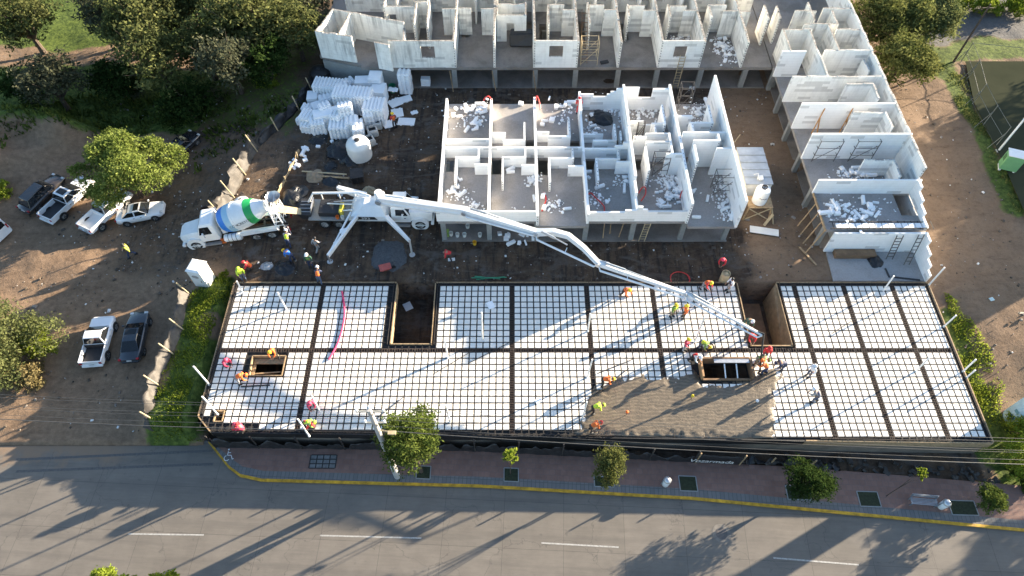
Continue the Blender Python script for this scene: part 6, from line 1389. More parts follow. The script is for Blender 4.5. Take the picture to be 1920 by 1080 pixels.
coil(1514,486-2,.02,.3,'small ring of grey cable on the earth beside the open ground room',MT['scaf'],2,'cable_coil','cable') if False else None
def hose(px, z, label, mat, r=.045, name='hose', lift=0):
    pts = [P(u,v,z+lift*math.sin(math.pi*i/(len(px)-1))) for i,(u,v) in enumerate(px)]; out = []
    for i in range(len(pts)-1):
        for k in range(5):
            t = k/5; a = pts[max(i-1,0)]; b = pts[i]; c = pts[i+1]; d = pts[min(i+2,len(pts)-1)]
            out.append(.5*((2*b)+(c-a)*t+(2*a-5*b+4*c-d)*t*t+(3*b-a-3*c+d)*t**3))
    out.append(pts[-1]); q = MB(); q.tube(out, r, 6); return thing(q, name, mat, label, 'hose', smooth=True)
hose([(641,546),(645,570),(646,592),(641,620),(634,642),(626,658),(617,674)],.38,'pink flexible conduit lying across the left deck bay',MT['pink'],.075,'conduit')
hose([(907,188),(911,182),(917,181),(922,187)],4.0,'red hose looped over the low wall between the first two back rooms',MT['red'],.06,lift=.5); hose([(1005,188),(1006,180),(1009,184),(1012,195),(1013,206)],3.9,'red hose hanging on the wall between the second and third back rooms',MT['red'],.06,lift=.3)
hose([(1020,361),(1024,372),(1021,384),(1016,396)],2.8,'red hose on the floor of the third front room',MT['red'],.06); hose([(1102,365),(1108,362),(1116,370),(1127,380),(1133,388),(1133,396)],2.85,'red hose trailing across the fourth front room',MT['red'],.06); hose([(1197,363),(1204,352),(1210,352),(1210,364),(1202,377)],2.85,'red hose looped in the fifth front room',MT['red'],.06,lift=.3); hose([(1275,372),(1278,360),(1285,354),(1291,360)],3.2,'red hose over the wall right of the fifth front room',MT['red'],.05,lift=.4)
for i,(a,b) in enumerate((((884,521),(950,520)),((893,524),(946,519)),((890,518),(938,523)))):
    q = MB(); q.tube([P(*a,.1+.05*i),P(*b,.1+.05*i)], .045, 6); thing(q, 'green_pipe', MT['green_p'], ('thin green pipe, longest of the three behind the middle deck bay','thin green pipe, middle of the three behind the middle deck bay','thin green pipe, uppermost of the three behind the middle deck bay')[i], 'pipe', 'green pipes behind the deck')
p = P(1355,528,0); q = MB(); q.lathe([(.36,0),(.38,.6),(.36,1.25),(.32,1.25),(.32,.9)], 18, Matrix.Translation(p)); q.lathe([(.31,1.1),(.05,1.28)], 10, Matrix.Translation(p)); thing(q, 'barrel', MT['tan'], 'tan upright barrel filled with rubbish behind the deck', 'barrel', smooth=True)
# white pipes standing in the deck
pp = [((457,552),(447,527),'beside the worker in the yellow jacket at the left corner'),((537,580),(526,550),'in the left bay nearest the yellow-jacketed corner'),((393,722),(371,688),'at the left edge of the deck, tallest'),((408,777),(386,742),'beside the small square opening at the left'),((600,772),(586,738),'next to the crouching worker in dark pink'),((580,818),(567,786),'beside the pair of lime and red workers at the front'),((905,640),(904,586),'in shade in the middle bay'),((840,672),(835,640),'right of the empty pit'),((1102,622),(1107,590),'at the main rib left of the pair under the boom'),((1101,708),(1105,675),'behind the left edge of the concrete'),((1302,642),(1311,595),'beside the basket worker'),((844,792),(838,757),'at the front edge behind the street tree'),((1092,785),(1102,752),'at the left edge of the concrete near the front'),((1656,545),(1668,519),'at the back of the right bay, by the open ground room'),((1741,535),(1765,502),'at the far right corner of the deck'),((1769,613),(1785,591),'on the right edge, upper single one'),((1805,697),(1824,675),'on the right edge, left of a close pair'),((1811,709),(1824,693),'on the right edge, right of a close pair'),((1716,697),(1735,669),'standing inside the right bay')]
for a, b, lab in pp:
    A = P(*a,.25); h = max(.8, zat(A.y, b[1]) - .25); q = MB(); q.tube([A, A+Vector((rndm.uniform(-.12,.12),rndm.uniform(-.1,.1),h))], .065, 8); q.lathe([(.09,-.02),(.09,.15)], 8, Matrix.Translation(A)); thing(q, 'white_pipe', MT['pvc'], 'white plastic pipe standing '+lab, 'pipe', 'white pipes standing in the deck')
for i,(a,b,lab) in enumerate((((452,725),(506,722),'dark board below the stair opening'),((700,790),(756,745),'bar leaning over the lower middle bay'),((815,700),(890,655),'long bar across the bay right of the pit'),((1090,760),(1180,690),'bar lying at the ragged edge of the concrete'),((1120,700),(1190,672),'bar lying behind the ragged edge of the concrete'),((880,680),(960,640),'bar lying over the shaded middle bay'),((1560,625),(1600,600),'bar at the rust-stained spot of the right bay'))):
    q = MB(); q.tube([P(*a,.36),P(*b,.40)], .03 if i else .06, 5); thing(q, 'loose_bar', MT['steel_dk'], lab, 'steel bar', 'loose bars lying on the deck')
q = MB(); p = P(920,572,.33); q.box(p,(.55,.7,.06),.4); thing(q,'white_board',MT['eps'],'small white board in the shaded middle bay','board'); q = MB(); p = P(1010,752,.34); q.box(p,(.5,.3,.2),.4); thing(q,'white_box',MT['eps'],'small white box lying in the middle bay left of the concrete','box')
q = MB(); p = P(765,575,-2.4); q.box(p+Vector((0,0,.05)),(.7,.8,.06),.5); thing(q,'white_board',MT['eps'],'white board on the floor of the empty pit','board')
for (u,v,c,lab) in ((1296,748,'yellow','yellow cap on a short rod in the fresh concrete'),(1416,757,'white','white cap on a short rod in the fresh concrete'),(1174,778,'orange','orange-capped rod at the left of the fresh concrete')):
    p = P(u,v,.33); q = MB(); q.tube([p,p+Vector((0,0,.5))],.02,5); q.lathe([(.02,.42),(.11,.48),(.13,.56),(.09,.64),(.01,.67)],10,Matrix.Translation(p),mi=1); thing(q,'capped_rod',[MT['steel'],cmat(c)],lab,'marker rod',smooth=True)
# boxed opening
x0,x1,y0,y1 = OPEN_B; r = empty('boxed_opening', ((x0+x1)/2,y0,.1), 'plywood box round a stair opening beside the fresh concrete', 'formwork box')
q = MB(); t = .07; q.span(x0-t,x0+t,y0,y1,.1,.95); q.build('side_board', plain('ply_lit',(.42,.24,.11),.7,.2,2), r); q = MB(); q.span(x1-t,x1+t,y0,y1,.1,.95); q.build('side_board', MT['ply'], r)  # left board paler: sunlight painted into its plywood colour
q = MB(); q.span(x0+t+.003,x1-t-.003,y1-t,y1+t,.1,.96); q.build('back_board', MT['ply'], r); q = MB(); q.span(x0+t+.003,x1-t-.003,y0-t,y0+t,.1,.42); q.build('front_board', MT['ply'], r)
q = MB(); q.span(x0+1.0,x1-.12,y1-.42,y1-.1,.85,.93); q.build('shelf_board', MT['rim'], r); q = MB(); 
for f in (.48,.72): xx = x0+(x1-x0)*f; q.bar((xx,y0+.1,.36),(xx-.05,y1-.45,.8),.09,.06)
q.build('cross_bar', MT['pvc'], r)
# --- trailer, raised gas tank ---
a, b, c_ = P(1381,277,2.6), P(1429,276,2.6), P(1449,345,2.6); x0, x1, y0, y1 = (a.x+.05), (b.x+c_.x)/2, c_.y, a.y
r = empty('site_trailer', ((x0+x1)/2,(y0+y1)/2,0), 'white site trailer with a ribbed metal roof beside the middle building', 'trailer')
q = MB(); q.span(x0,x1,y0,y1,.5,2.55); q.build('body', MT['tank'], r, bevel=.03)
q = MB(); q.span(x0-.05,x1+.05,y0-.05,y1+.05,2.553,2.62); 
for i in range(1,5): yy = y0+(y1-y0)*i/5; q.span(x0-.04,x1+.04,yy-.09,yy+.09,2.62,2.69)
q.build('roof', plain('sheet_metal',(.46,.48,.49),.35,.15,1.5,metal=.4), r)
q = MB(); q.box(((x0+x1)/2+.2,y0+.6,2.75),(.4,.5,.16)); q.tube([((x0+x1)/2-.1,y0+.5,2.65),((x0+x1)/2,y0+.9,2.95),((x0+x1)/2-.3,y0+1.1,2.66)],.04,5); q.build('roof_vent', MT['pvc'], r)
q = MB(); q.span(x0+.3,x0+.8,y0-.02,y0,.6,2.2); q.build('door', MT['pvc'], r)
for yy in (y0+1,y1-1):
    q = MB(); q.lathe([(.35,-.1),(.35,.1)],14,Matrix.Translation((x1-.1,yy,.35)) @ Matrix.Rotation(R(90),4,'Y')); q.build('wheel', MT['tyre'], r)
p = P(1424,378,1.7); r = empty('gas_tank_stand', (p.x,p.y,0), 'rough timber stand carrying a white gas tank beside the trailer', 'timber stand')
q = MB(); q.span(p.x-1.1,p.x+1.1,p.y-.7,p.y+.7,1.6,1.68); q.build('platform', MT['wood'], r)
for sx in (-1,1):
    for sy in (-.6,.6):
        q = MB(); q.bar((p.x+sx,p.y+sy,1.6),(p.x+sx*1.15,p.y+sy*1.2,0),.12); q.build('leg', MT['wood'], r)
q = MB(); q.bar((p.x-1,p.y-.62,1.5),(p.x+1.1,p.y-.75,.1),.07); q.bar((p.x+1,p.y-.62,1.5),(p.x-1.1,p.y-.75,.1),.07); q.bar((p.x+1.1,p.y-.4,1.5),(p.x+1.5,p.y-1.2,0),.09); q.bar((p.x+1.3,p.y-.8,.9),(p.x+.6,p.y-1.4,0),.25,.04); q.build('brace', MT['tan'], r)
T2 = empty('gas_tank', (p.x-.1,p.y,1.685), 'white upright gas tank standing on the timber stand', 'gas tank', None, world=False)
q = MB(); q.lathe([(.5,.02),(.62,.12),(.64,.3),(.64,1.5),(.58,1.7),(.35,1.85),(.1,1.88)], 24); q.build('body', MT['white'], T2, smooth=True)
q = MB(); q.cyl((0,0,1.85),(0,0,2.1),.05,n=8); q.bar((-.2,0,2.05),(.2,0,2.05),.05); q.lathe([(.25,1.8),(.25,2.0),(.22,2.0),(.22,1.8)],14); q.build('valve', MT['dark'], T2)
q = MB(); q.tube([(-.36,-.56,1.0),(-.25,-.62,1.12),(-.15,-.65,.98),(0,-.66,1.08),(.1,-.66,.98),(.22,-.63,1.06),(.34,-.57,1.0)],.022,5); q.build('script_mark', MT['dark'], T2)
# --- ladders and scaffolds ---
def ladder(a, b, w, label, mat, n=9, name='ladder', th=.06):
    a, b = Vector(a), Vector(b); s = Vector((w/2,0,0)) if abs((b-a).x) < .8*(b-a).length else Vector((0,w/2,0)); q = MB(); q.bar(a-s,b-s,th); q.bar(a+s,b+s,th)
    for i in range(1,n): c = a.lerp(b,i/n); q.bar(c-s,c+s,th*.8)
    return thing(q, name, mat, label, 'ladder')
p = P(1265,166,0); ladder(p, (p.x,RY-.15,4.2), .55, 'timber ladder leaning against the white wall with the right-hand window', MT['tan'], 12)
p = P(1202,447,.1); ladder((p.x,YF-.1,.1),(p.x+.25,YF+.1,2.5),.5,'timber ladder in the fifth ground bay of the middle building',MT['tan'],8)
p = P(1662,473,.2); ladder((p.x,35.0,.2),(p.x+.15,35.8,2.5),.55,'dark ladder leaning in the open ground room, left of two',MT['scaf'],8); p = P(1690,473,.2); ladder((p.x,34.4,.2),(p.x+.6,35.8,2.6),.45,'dark ladder leaning in the open ground room, right of two',MT['scaf'],8)
p = P(1093,118,FZ); ladder((p.x+.1,58.0,FZ),(p.x+.2,62.5,5.9),.6,'brown ladder in the weathered room left of the timber scaffold',MT['ply'],12)
def frame(base, w, d, h, lv, label, mat, nb=2, name='scaffold', lean=0):
    r = empty(name, base, label, 'scaffold', None, world=False)
    for sx in (0,1):
        q = MB()
        for sy in (0,1): q.bar((sx*w,sy*d,0),(sx*w,sy*d+lean,h),.05)
        for i in range(lv): z = h*(i+1)/lv-.05; q.bar((sx*w,0+lean*z/h,z),(sx*w,d+lean*z/h,z),.04)
        q.build('end_frame', mat, r)
    for sy in (0,1):
        q = MB(); q.bar((0,sy*d,.1),(w,sy*d+lean*.8,h*.8),.035)
        for i in range(lv): z = h*(i+1)/lv-.05; q.bar((0,sy*d+lean*z/h,z),(w,sy*d+lean*z/h,z),.035)
        q.build('cross_brace', mat, r)
    return r
p = P(1088,122,FZ); frame((p.x,57.7,FZ),1.7,1.3,2.6,4,'pale timber scaffold on the open floor right of the middle window room',MT['tan'])
for u0,lab in ((1520,'dark scaffold frame against the third white cross-wall of the stepped row, left of two'),(1588,'dark scaffold frame against the third white cross-wall of the stepped row, right of two')): p = P(u0,299,FZ); frame((p.x,p.y-.25,FZ),2.0,.5,2.5,3,lab,MT['scaf'])
p = P(1335,368,FZ); frame((p.x,p.y,FZ),1.4,1.0,2.4,3,'dark scaffold in the last front room of the middle building',MT['scaf']); p = P(1222,330,FZ); frame((p.x,p.y,FZ),1.3,.9,2.2,3,'dark scaffold behind the fifth front room of the middle building',MT['scaf']); p = P(1186,262,FZ); frame((p.x+.3,p.y,FZ),.6,.3,2.0,4,'narrow dark ladder frame in the fifth back room',MT['scaf'])
p = P(1270,205,FZ); frame((p.x,p.y,FZ),1.2,.9,2.6,3,'thin scaffold at the back of the last room of the middle building',MT['scaf'])
for u,lab in ((1519,'orange timber prop against the second white cross-wall of the stepped row, left of two'),(1570,'orange timber prop against the second white cross-wall of the stepped row, right of two')):
    p = P(u,243,FZ); q = MB(); q.bar((p.x,p.y-.5,FZ),(p.x+.5,p.y+.15,5.2),.1); q.bar((p.x+.5,p.y-.6,FZ),(p.x+.32,p.y-.05,4.3),.09); thing(q,'wall_prop',plain('prop_orange',(.45,.22,.07),.7),lab,'prop')
q = MB(); a = P(1339,146,6.1); q.tube([a+Vector((-.4,.6,.8)),a+Vector((0,-.3,0)),P(1358,300,4),P(1370,340,3)],.03,5); thing(q,'guy_wire',MT['scaf'],'wire hanging down the outer face of the tall white wall','wire') if False else None
q = MB(); a = P(1372,282,1.2); q.tube([P(1363,232,2.6),P(1376,268,1.6),P(1372,290,.3)],.06,5); q.tube([P(1376,268,1.6),P(1388,252,2.0)],.04,5); thing(q,'dry_branch',MT['tan'],'dry forked branch leaning on the outer face of the tall white wall','branch')
# --- loose foam pieces in the rooms ---
protos = []
for k,(d) in enumerate(((1.0,.3,.3),(.55,.4,.3),(.3,.3,.22),(.16,.14,.1))):
    q = MB(); q.box((0,0,d[2]/2),d)
    if k == 0:
        for i in (-.3,0,.3): q.box((i,0,d[2]+.02),(.12,.16,.05))
    protos.append((q,k))
pm = {}
def scraps(label, grp, items, z):
    """items: (u,v,n,su,sv,weights)"""
    for (u,v,n,su,sv,w) in items:
        for _ in range(n):
            k = rndm.choices((0,1,2,3), w)[0]; p = P(u+rndm.gauss(0,su),v+rndm.gauss(0,sv),z)
            if k not in pm: o = protos[k][0].build('foam_offcut', MT['eps'], None, bevel=.02); pm[k] = o
            else: o = pm[k].copy(); COL.objects.link(o)
            s = rndm.uniform(.5,.95); o.location = p + Vector((0,0,rndm.uniform(.01,.25) if n > 12 and k < 3 else .01)); o.scale = (s,s*rndm.uniform(.8,1.2),s)
            o.rotation_euler = (rndm.gauss(0,.12) if k else rndm.gauss(0,.06), rndm.gauss(0,.12), rndm.uniform(0,6.28)); tag(o, label, 'foam offcut', grp)
big = (6,4,1,0); med = (3,4,4,2); tiny = (0,1,4,8); one = (1,0,0,0)
scraps('white foam offcut heaped in the first back room of the middle building','offcuts in the first back room',[(875,215,24,20,11,big),(895,240,6,14,5,med)],FZ)
scraps('lone white foam offcut on the bare floor of the second back room','offcuts in the second back room',[(977,197,1,1,1,(0,1,0,0))],FZ)
scraps('white foam offcut scattered in the third back room','offcuts in the third back room',[(1028,186,1,1,1,one),(1062,205,5,9,10,big),(1018,235,3,4,8,big),(1045,225,6,10,4,tiny)],FZ)
scraps('white foam offcut scattered round the black sheet in the fourth back room','offcuts in the fourth back room',[(1152,205,11,14,8,tiny),(1110,238,7,10,10,med),(1160,225,4,4,10,tiny)],FZ)
scraps('small white foam scrap littering the fifth back room','offcuts in the fifth back room',[(1212,208,17,18,8,tiny),(1228,222,7,5,8,tiny)],FZ)
scraps('white foam offcut in the last back room by the tall wall','offcuts in the last back room',[(1310,212,11,14,9,med),(1322,190,2,3,4,one)],FZ)
scraps('white foam offcut in the first front room of the middle building','offcuts in the first front room',[(858,362,6,12,6,big),(890,395-10,3,8,5,med),(864,338,2,3,3,med)],FZ)
scraps('white foam offcut in the second front room of the middle building','offcuts in the second front room',[(955,322,2,3,3,one),(1000,335,7,4,4,med),(1000,375,1,1,2,one)],FZ)
scraps('white foam offcut in the third front room of the middle building','offcuts in the third front room',[(1063,392,1,1,1,one),(1016,364,2,2,4,med),(1040,387,6,10,5,tiny)],FZ)
scraps('white foam offcut in the fourth front room of the middle building','offcuts in the fourth front room',[(1125,352,1,1,1,one),(1168,336,3,5,4,med),(1170,357,1,3,2,one),(1120,370,3,8,5,tiny),(1103,335,2,2,6,med)],FZ)
scraps('white foam offcut heaped in the fifth front room of the middle building','offcuts in the fifth front room',[(1262,362,18,12,10,big),(1252,338,9,10,6,tiny),(1245,385,6,9,4,med)],FZ)
scraps('white foam offcut in the last front room beside the tall wall','offcuts in the last front room',[(1357,345,12,8,12,tiny),(1365,395,7,6,10,big),(1325,375,1,2,2,one),(1352,378,5,8,8,tiny),(1304,408,1,1,1,one)],FZ)
scraps('grey-white rubble piece in the shaded room of the weathered row','rubble in the shaded weathered room',[(1362,95,20,9,12,tiny),(1350,88,5,8,6,(0,1,3,0))],FZ)
scraps('rubble piece on the floor seen through the right-hand window','rubble behind the right-hand window',[(1283,72,8,14,3,tiny)],FZ)
scraps('white foam block lying on the open floor at the near end of the stepped row','blocks on the near floor of the stepped row',[(1590,392,20,28,12,big),(1610,405,11,16,6,big),(1635,385,5,8,10,one)],FZ)
scraps('white foam offcut heaped on the middle floor of the stepped row','offcuts on the middle floor of the stepped row',[(1612,327,13,16,5,big),(1580,322,4,12,3,tiny)],FZ)
scraps('white foam sheet piece spilled in front of the second ground bay','offcuts in front of the second ground bay',[(968,448,12,14,7,(2,5,2,0))],.1)
scraps('white foam scrap on the ground among the clutter left of the foam pile','scraps left of the foam pile',[(575,287,10,12,12,med),(553,312,5,6,6,med),(600,270,5,10,4,med)],0)
# buckets and boxes under the middle building
for i,(u,v,c) in enumerate(((846,441,'tank'),(858,443,'tank'),(871,443,'tank'),(877,427,'tank'),(890,458,'yellow'),(900,443,'tank'))):
    p = P(u,v,.13 if v < 450 else .03); q = MB(); q.lathe([(.15,0),(.19,.38),(.17,.38),(.14,.05)],12,Matrix.Translation(p)); thing(q,'bucket',MT[c],('white bucket leftmost under the middle building','white bucket second from the left under the middle building','white bucket third from the left under the middle building','white bucket farthest back under the middle building','yellow bucket in front of the ground bay of the middle building','white bucket rightmost under the middle building')[i],'bucket','buckets under the middle building')
q = MB(); p = P(836,440,.13); q.box(p+Vector((0,0,.25)),(.6,.5,.5)); thing(q,'crate',plain('crate_lime',(.3,.45,.1)),'lime green crate under the left corner of the middle building','crate')
for k,(u,v) in enumerate(((1005,172),(930,172),(850,172),(1130,448),(1160,446),(1143,440))):
    p = P(u,v,0); q = MB(); q.bar(p,(p.x+rndm.uniform(-.4,.4),p.y+.4,2.35),.07); thing(q,'prop_pole',MT['wood'],('timber prop below the weathered row, at the middle window room','timber prop below the weathered row, second from the left','timber prop below the weathered row, leftmost','timber prop in the fourth ground bay, leftmost','timber prop in the fourth ground bay, rightmost','timber prop in the fourth ground bay, middle')[k],'prop','timber props holding up the floors')
# loose stones and litter over the yard
def litter():
    rnd = np.random.default_rng(3); n = 4200; V = []; Fq = []
    X = rnd.uniform(-42,27,n); Y = rnd.uniform(32.9,58,n); X = np.concatenate([X, rnd.uniform(-46,-28,800), rnd.uniform(35.5,46,500)]); Y = np.concatenate([Y, rnd.uniform(20,44,800), rnd.uniform(20,58,500)])
    ok = ~((X > XA-.3) & (X < XG+.3) & (Y > YF-.1) & (Y < YR)); X, Y = X[ok], Y[ok]; n = len(X); Z = hz(X,Y)
    s = rnd.gamma(1.3,.02,n)+.012; cube = np.array([(-1,-1,-.3),(1,-1,-.3),(1,1,-.3),(-1,1,-.3),(-.7,-.6,.8),(.6,-.7,.7),(.7,.6,.8),(-.6,.7,.6)]); fc = np.array([(0,1,5,4),(1,2,6,5),(2,3,7,6),(3,0,4,7),(4,5,6,7)])
    a = rnd.uniform(0,6.28,n); c, si = np.cos(a), np.sin(a); el = rnd.uniform(.6,1.8,n)
    px = cube[None,:,0]*(s*el)[:,None]; py = cube[None,:,1]*s[:,None]; pz = cube[None,:,2]*s[:,None]
    V = np.stack([X[:,None]+px*c[:,None]-py*si[:,None], Y[:,None]+px*si[:,None]+py*c[:,None], Z[:,None]+pz+.01], -1).reshape(-1,3)
    Fq = (fc[None]+np.arange(n)[:,None,None]*8).reshape(-1,4)
    m, nt, b = nodes('litter_stone'); at = nt.nodes.new('ShaderNodeAttribute'); at.attribute_name = 'tint'; nt.links.new(ramp(nt, at.outputs['Fac'], [(0,(.05,.04,.03)),(.55,(.14,.11,.085)),(.85,(.28,.25,.22)),(.93,(.7,.7,.68))]), b.inputs['Base Color']); b.inputs['Roughness'].default_value = .9
    o = raw_mesh('loose_stones', V, Fq, m); t = o.data.attributes.new('tint','FLOAT','FACE'); t.data.foreach_set('value', np.repeat(rnd.uniform(0,1,n),5).astype(np.float32)); tag(o, 'loose stones and litter strewn over the bare earth', 'stones', kind='stuff')
litter()

def crumbs():
    rnd = np.random.default_rng(9); C = []
    for (u,v,n,su,sv) in ((875,215,90,25,12),(1152,205,140,18,10),(1110,240,60,12,10),(1215,208,150,20,8),(1310,212,120,18,9),(1062,210,50,14,10),(858,362,40,14,8),(890,385,40,9,7),(1000,337,50,8,5),(1040,387,60,14,6),(1168,340,60,10,6),(1120,372,50,12,8),(1262,362,120,16,14),(1252,335,110,14,9),(1357,350,150,12,14),(1362,393,80,10,12),(1600,395,130,34,14),(1610,328,90,22,6),(1362,95,160,12,14),(1283,72,60,16,4),(1180,205,30,6,8),(960,400,30,20,8)):
        for _ in range(n): p = P(u+rnd.normal()*su, v+rnd.normal()*sv, FZ+.01); C.append((p.x,p.y,p.z))
    C = np.array(C); n = len(C); s = rnd.gamma(2,.022,n)+.02; a = rnd.uniform(0,6.28,n); d = np.stack([np.cos(a),np.sin(a),0*a],-1); e = np.stack([-np.sin(a),np.cos(a),0*a],-1); s = s[:,None]
    base = [C-d*s-e*s*.6, C+d*s-e*s*.6, C+d*s+e*s*.6, C-d*s+e*s*.6]; top = [b_+np.array([0,0,1])*s*.8 for b_ in base]; V = np.stack(base+top,1).reshape(-1,3)
    fc = np.array([(4,5,6,7),(0,1,5,4),(1,2,6,5),(2,3,7,6),(3,0,4,7)]); o = raw_mesh('foam_crumbs', V, (fc[None]+np.arange(n)[:,None,None]*8).reshape(-1,4), MT['eps']); tag(o, 'small white foam crumbs littering the open room floors', 'foam crumbs', kind='stuff')
crumbs()
# ---------------- street furniture, pole, wires, right edge ----------------
b = P(745,893,-1.86); zt = zat(b.y, 768); pole = empty('utility_pole', b, 'pale concrete utility pole on the footway beside the dense street tree', 'utility pole', None, world=False)
q = MB(); q.cyl((0,0,0),(0,0,zt-b.z),.24,.15,n=12); q.build('shaft', plain('pole_concrete',(.42,.41,.39),.8,.15,2), pole, smooth=True)
H = zt-b.z; q = MB(); q.bar((-.9,.1,H-.5),(.9,.1,H-.5),.1); q.bar((-.7,.1,H-2.2),(.7,.1,H-2.2),.1); q.build('cross_arm', MT['conc_grey'], pole)
for x,zz in ((-.8,H-.4),(0,H),(.8,H-.4),(-.6,H-2.1),(.6,H-2.1)):
    q = MB(); q.lathe([(.05,0),(.09,.06),(.05,.1),(.09,.16),(.04,.22)],8,Matrix.Translation((x,.1,zz))); q.build('insulator', MT['pvc'], pole)
q = MB(); q.tube([(.2,0,H-3.2),(.9,-.3,H-2.8)],.05,6); q.box((1.0,-.35,H-2.75),(.5,.25,.12)); q.build('lamp_arm', MT['tan'], pole)
wirem = plain('wire_grey',(.06,.06,.06),.6)
for i,(x,dz,off) in enumerate(((-.8,-.2,-.3),(0,.2,.1),(.8,-.2,.5),(-.6,-1.95,-.2),(.6,-1.95,.3),(.0,-3.2,.0))):
    A = Vector((b.x-40, b.y+1.9+off, zt+dz)); M_ = Vector((b.x, b.y+off*.8, zt+dz)); B = Vector((b.x+55, b.y-2.6+off, zt+dz)); pts = []
    for s0,s1 in ((A,M_),(M_,B)):
        for k in range(13): t = k/12; p = s0.lerp(s1,t); p.z -= 1.1*4*t*(1-t); pts.append(p)
    q = MB(); q.tube(pts, .011 if i < 5 else .025, 5); thing(q, 'overhead_wire', wirem, ('overhead wire, farthest from the road','overhead wire at the very top of the pole','overhead wire, nearest the road','lower overhead wire on the deck side','lower overhead wire on the road side','thick lowest overhead cable')[i], 'wire', 'overhead wires along the street')
# bench and bins
p = P(1727,944,-1.86); r = empty('metal_bench', p, 'grey metal bench on the footway near the right edge', 'bench', None, R(-5), world=False); gm = plain('bench_grey',(.30,.32,.34),.4,.1,3,metal=.5)
q = MB()
for i in range(5): q.box((0,-.2+i*.1,.45),(1.9,.06,.03))
q.build('seat', gm, r); q = MB()
for i in range(4): q.box((0,.3+.02*i,.6+i*.09),(1.9,.03,.05))
q.build('backrest', gm, r)
for s in (-1,1): q = MB(); q.bar((s*.85,-.2,0),(s*.85,-.2,.44),.06); q.bar((s*.85,.2,0),(s*.85,.34,.9),.06); q.bar((s*.85,-.2,.42),(s*.85,.22,.42),.05); q.build('leg', gm, r)
def bin_(u,v,label):
    p = P(u,v,-1.86); r = empty('litter_bin', p, label, 'litter bin', None, world=False); q = MB(); q.lathe([(.22,0),(.25,.05),(.27,.8),(.24,.85)],16); q.build('drum', MT['white'], r, smooth=True)
    q = MB(); q.lathe([(.28,.9),(.29,.95),(.22,1.08),(.05,1.15)],16); q.build('lid', MT['rim'], r, smooth=True); q = MB()
    for s in (-1,1): q.bar((s*.3,0,0),(s*.3,0,.95),.05)
    q.build('stand', gm, r)
bin_(1763,950,'white litter bin at the right end of the metal bench'); bin_(1247,908,'white litter bin alone on the footway right of the airy tree')
dk = plain('pit_soil',(.025,.032,.014),.95,.4,6)
for i,(u0,v0,u1,v1) in enumerate(((780,873,808,897),(945,877,972,902),(1276,892,1304,920),(1614,921,1644,949),(1786,938,1825,965),(1478,910,1515,936),(1115,893,1150,912))):
    a = P(u0,v1,-1.85); c = P(u1,v0,-1.85); q = MB(); e = .07
    q.add([(a.x,a.y,-1.853),(c.x,a.y-.05,-1.853),(c.x,c.y-.05,-1.853),(a.x,c.y,-1.853)],[(0,1,2,3)],0)
    for A,B in (((a.x,a.y),(c.x,a.y-.05)),((c.x,a.y-.05),(c.x,c.y-.05)),((c.x,c.y-.05),(a.x,c.y)),((a.x,c.y),(a.x,a.y))): q.bar((*A,-1.85),(*B,-1.85),e,.03,1)
    thing(q,'tree_pit',[dk,MT['conc_grey']],('tree pit of the dense street tree by the pole','tree pit of the thin yellow-green sapling','empty square tree pit right of the lone litter bin','tree pit of the spindly sapling left of the bench','tree pit of the round clipped tree right of the bench','tree pit under the dark spreading tree','tree pit under the airy tree in the middle')[i],'tree pit','tree pits in the footway')
a = P(579,878,-1.85); c = P(632,853,-1.85); q = MB(); q.add([(a.x,a.y,-1.854),(c.x,a.y,-1.854),(c.x,c.y,-1.854),(a.x,c.y,-1.854)],[(0,1,2,3)],1)
for i in range(5): x = a.x+(c.x-a.x)*i/4; q.span(x-.04,x+.04,a.y,c.y,-1.85,-1.83)
for i in range(4): y = a.y+(c.y-a.y)*i/3; q.span(a.x+.042,c.x-.042,y-.035,y+.035,-1.849,-1.828)
thing(q,'utility_cover',[MT['steel_dk'],plain('cover_slab',(.17,.18,.175),.8)],'large dark gridded utility cover in the footway left of the pole','utility cover')
p = P(1353,1000,-2); q = MB(); q.lathe([(.66,.002),(.66,.008),(.43,.008)],28,Matrix.Translation(p),0); q.lathe([(.42,.0035),(.42,.014)],24,Matrix.Translation(p),1); thing(q,'manhole_cover',[plain('ring_concrete',(.165,.15,.13),.8),plain('cover_iron',(.10,.09,.085),.7)],'round manhole cover in a concrete ring in the road','manhole cover')
# accessible ramp mark on the corner of the footway
p = P(426,856,-1.85); q = MB(); z = -1.852
def stroke(pts, w=.05):
    for a,b in zip(pts[:-1],pts[1:]): q.bar(p+Vector((a[0],a[1],.004)), p+Vector((b[0],b[1],.004)), w, .004)
stroke([(.0,.42),(.0,.1),(.28,.1),(.42,-.2),(.52,-.16)]); stroke([(0,.3),(.22,.3)]); stroke([(.2*math.cos(R(k))-.0,.2*math.sin(R(k))-.12) for k in range(110,350,20)]); q.lathe([(.07,.0),(.07,.006)],10,Matrix.Translation(p+Vector((0,.55,0)))); thing(q,'access_symbol',MT['pvc'],'white wheelchair symbol painted on the dropped corner of the footway','painted symbol')
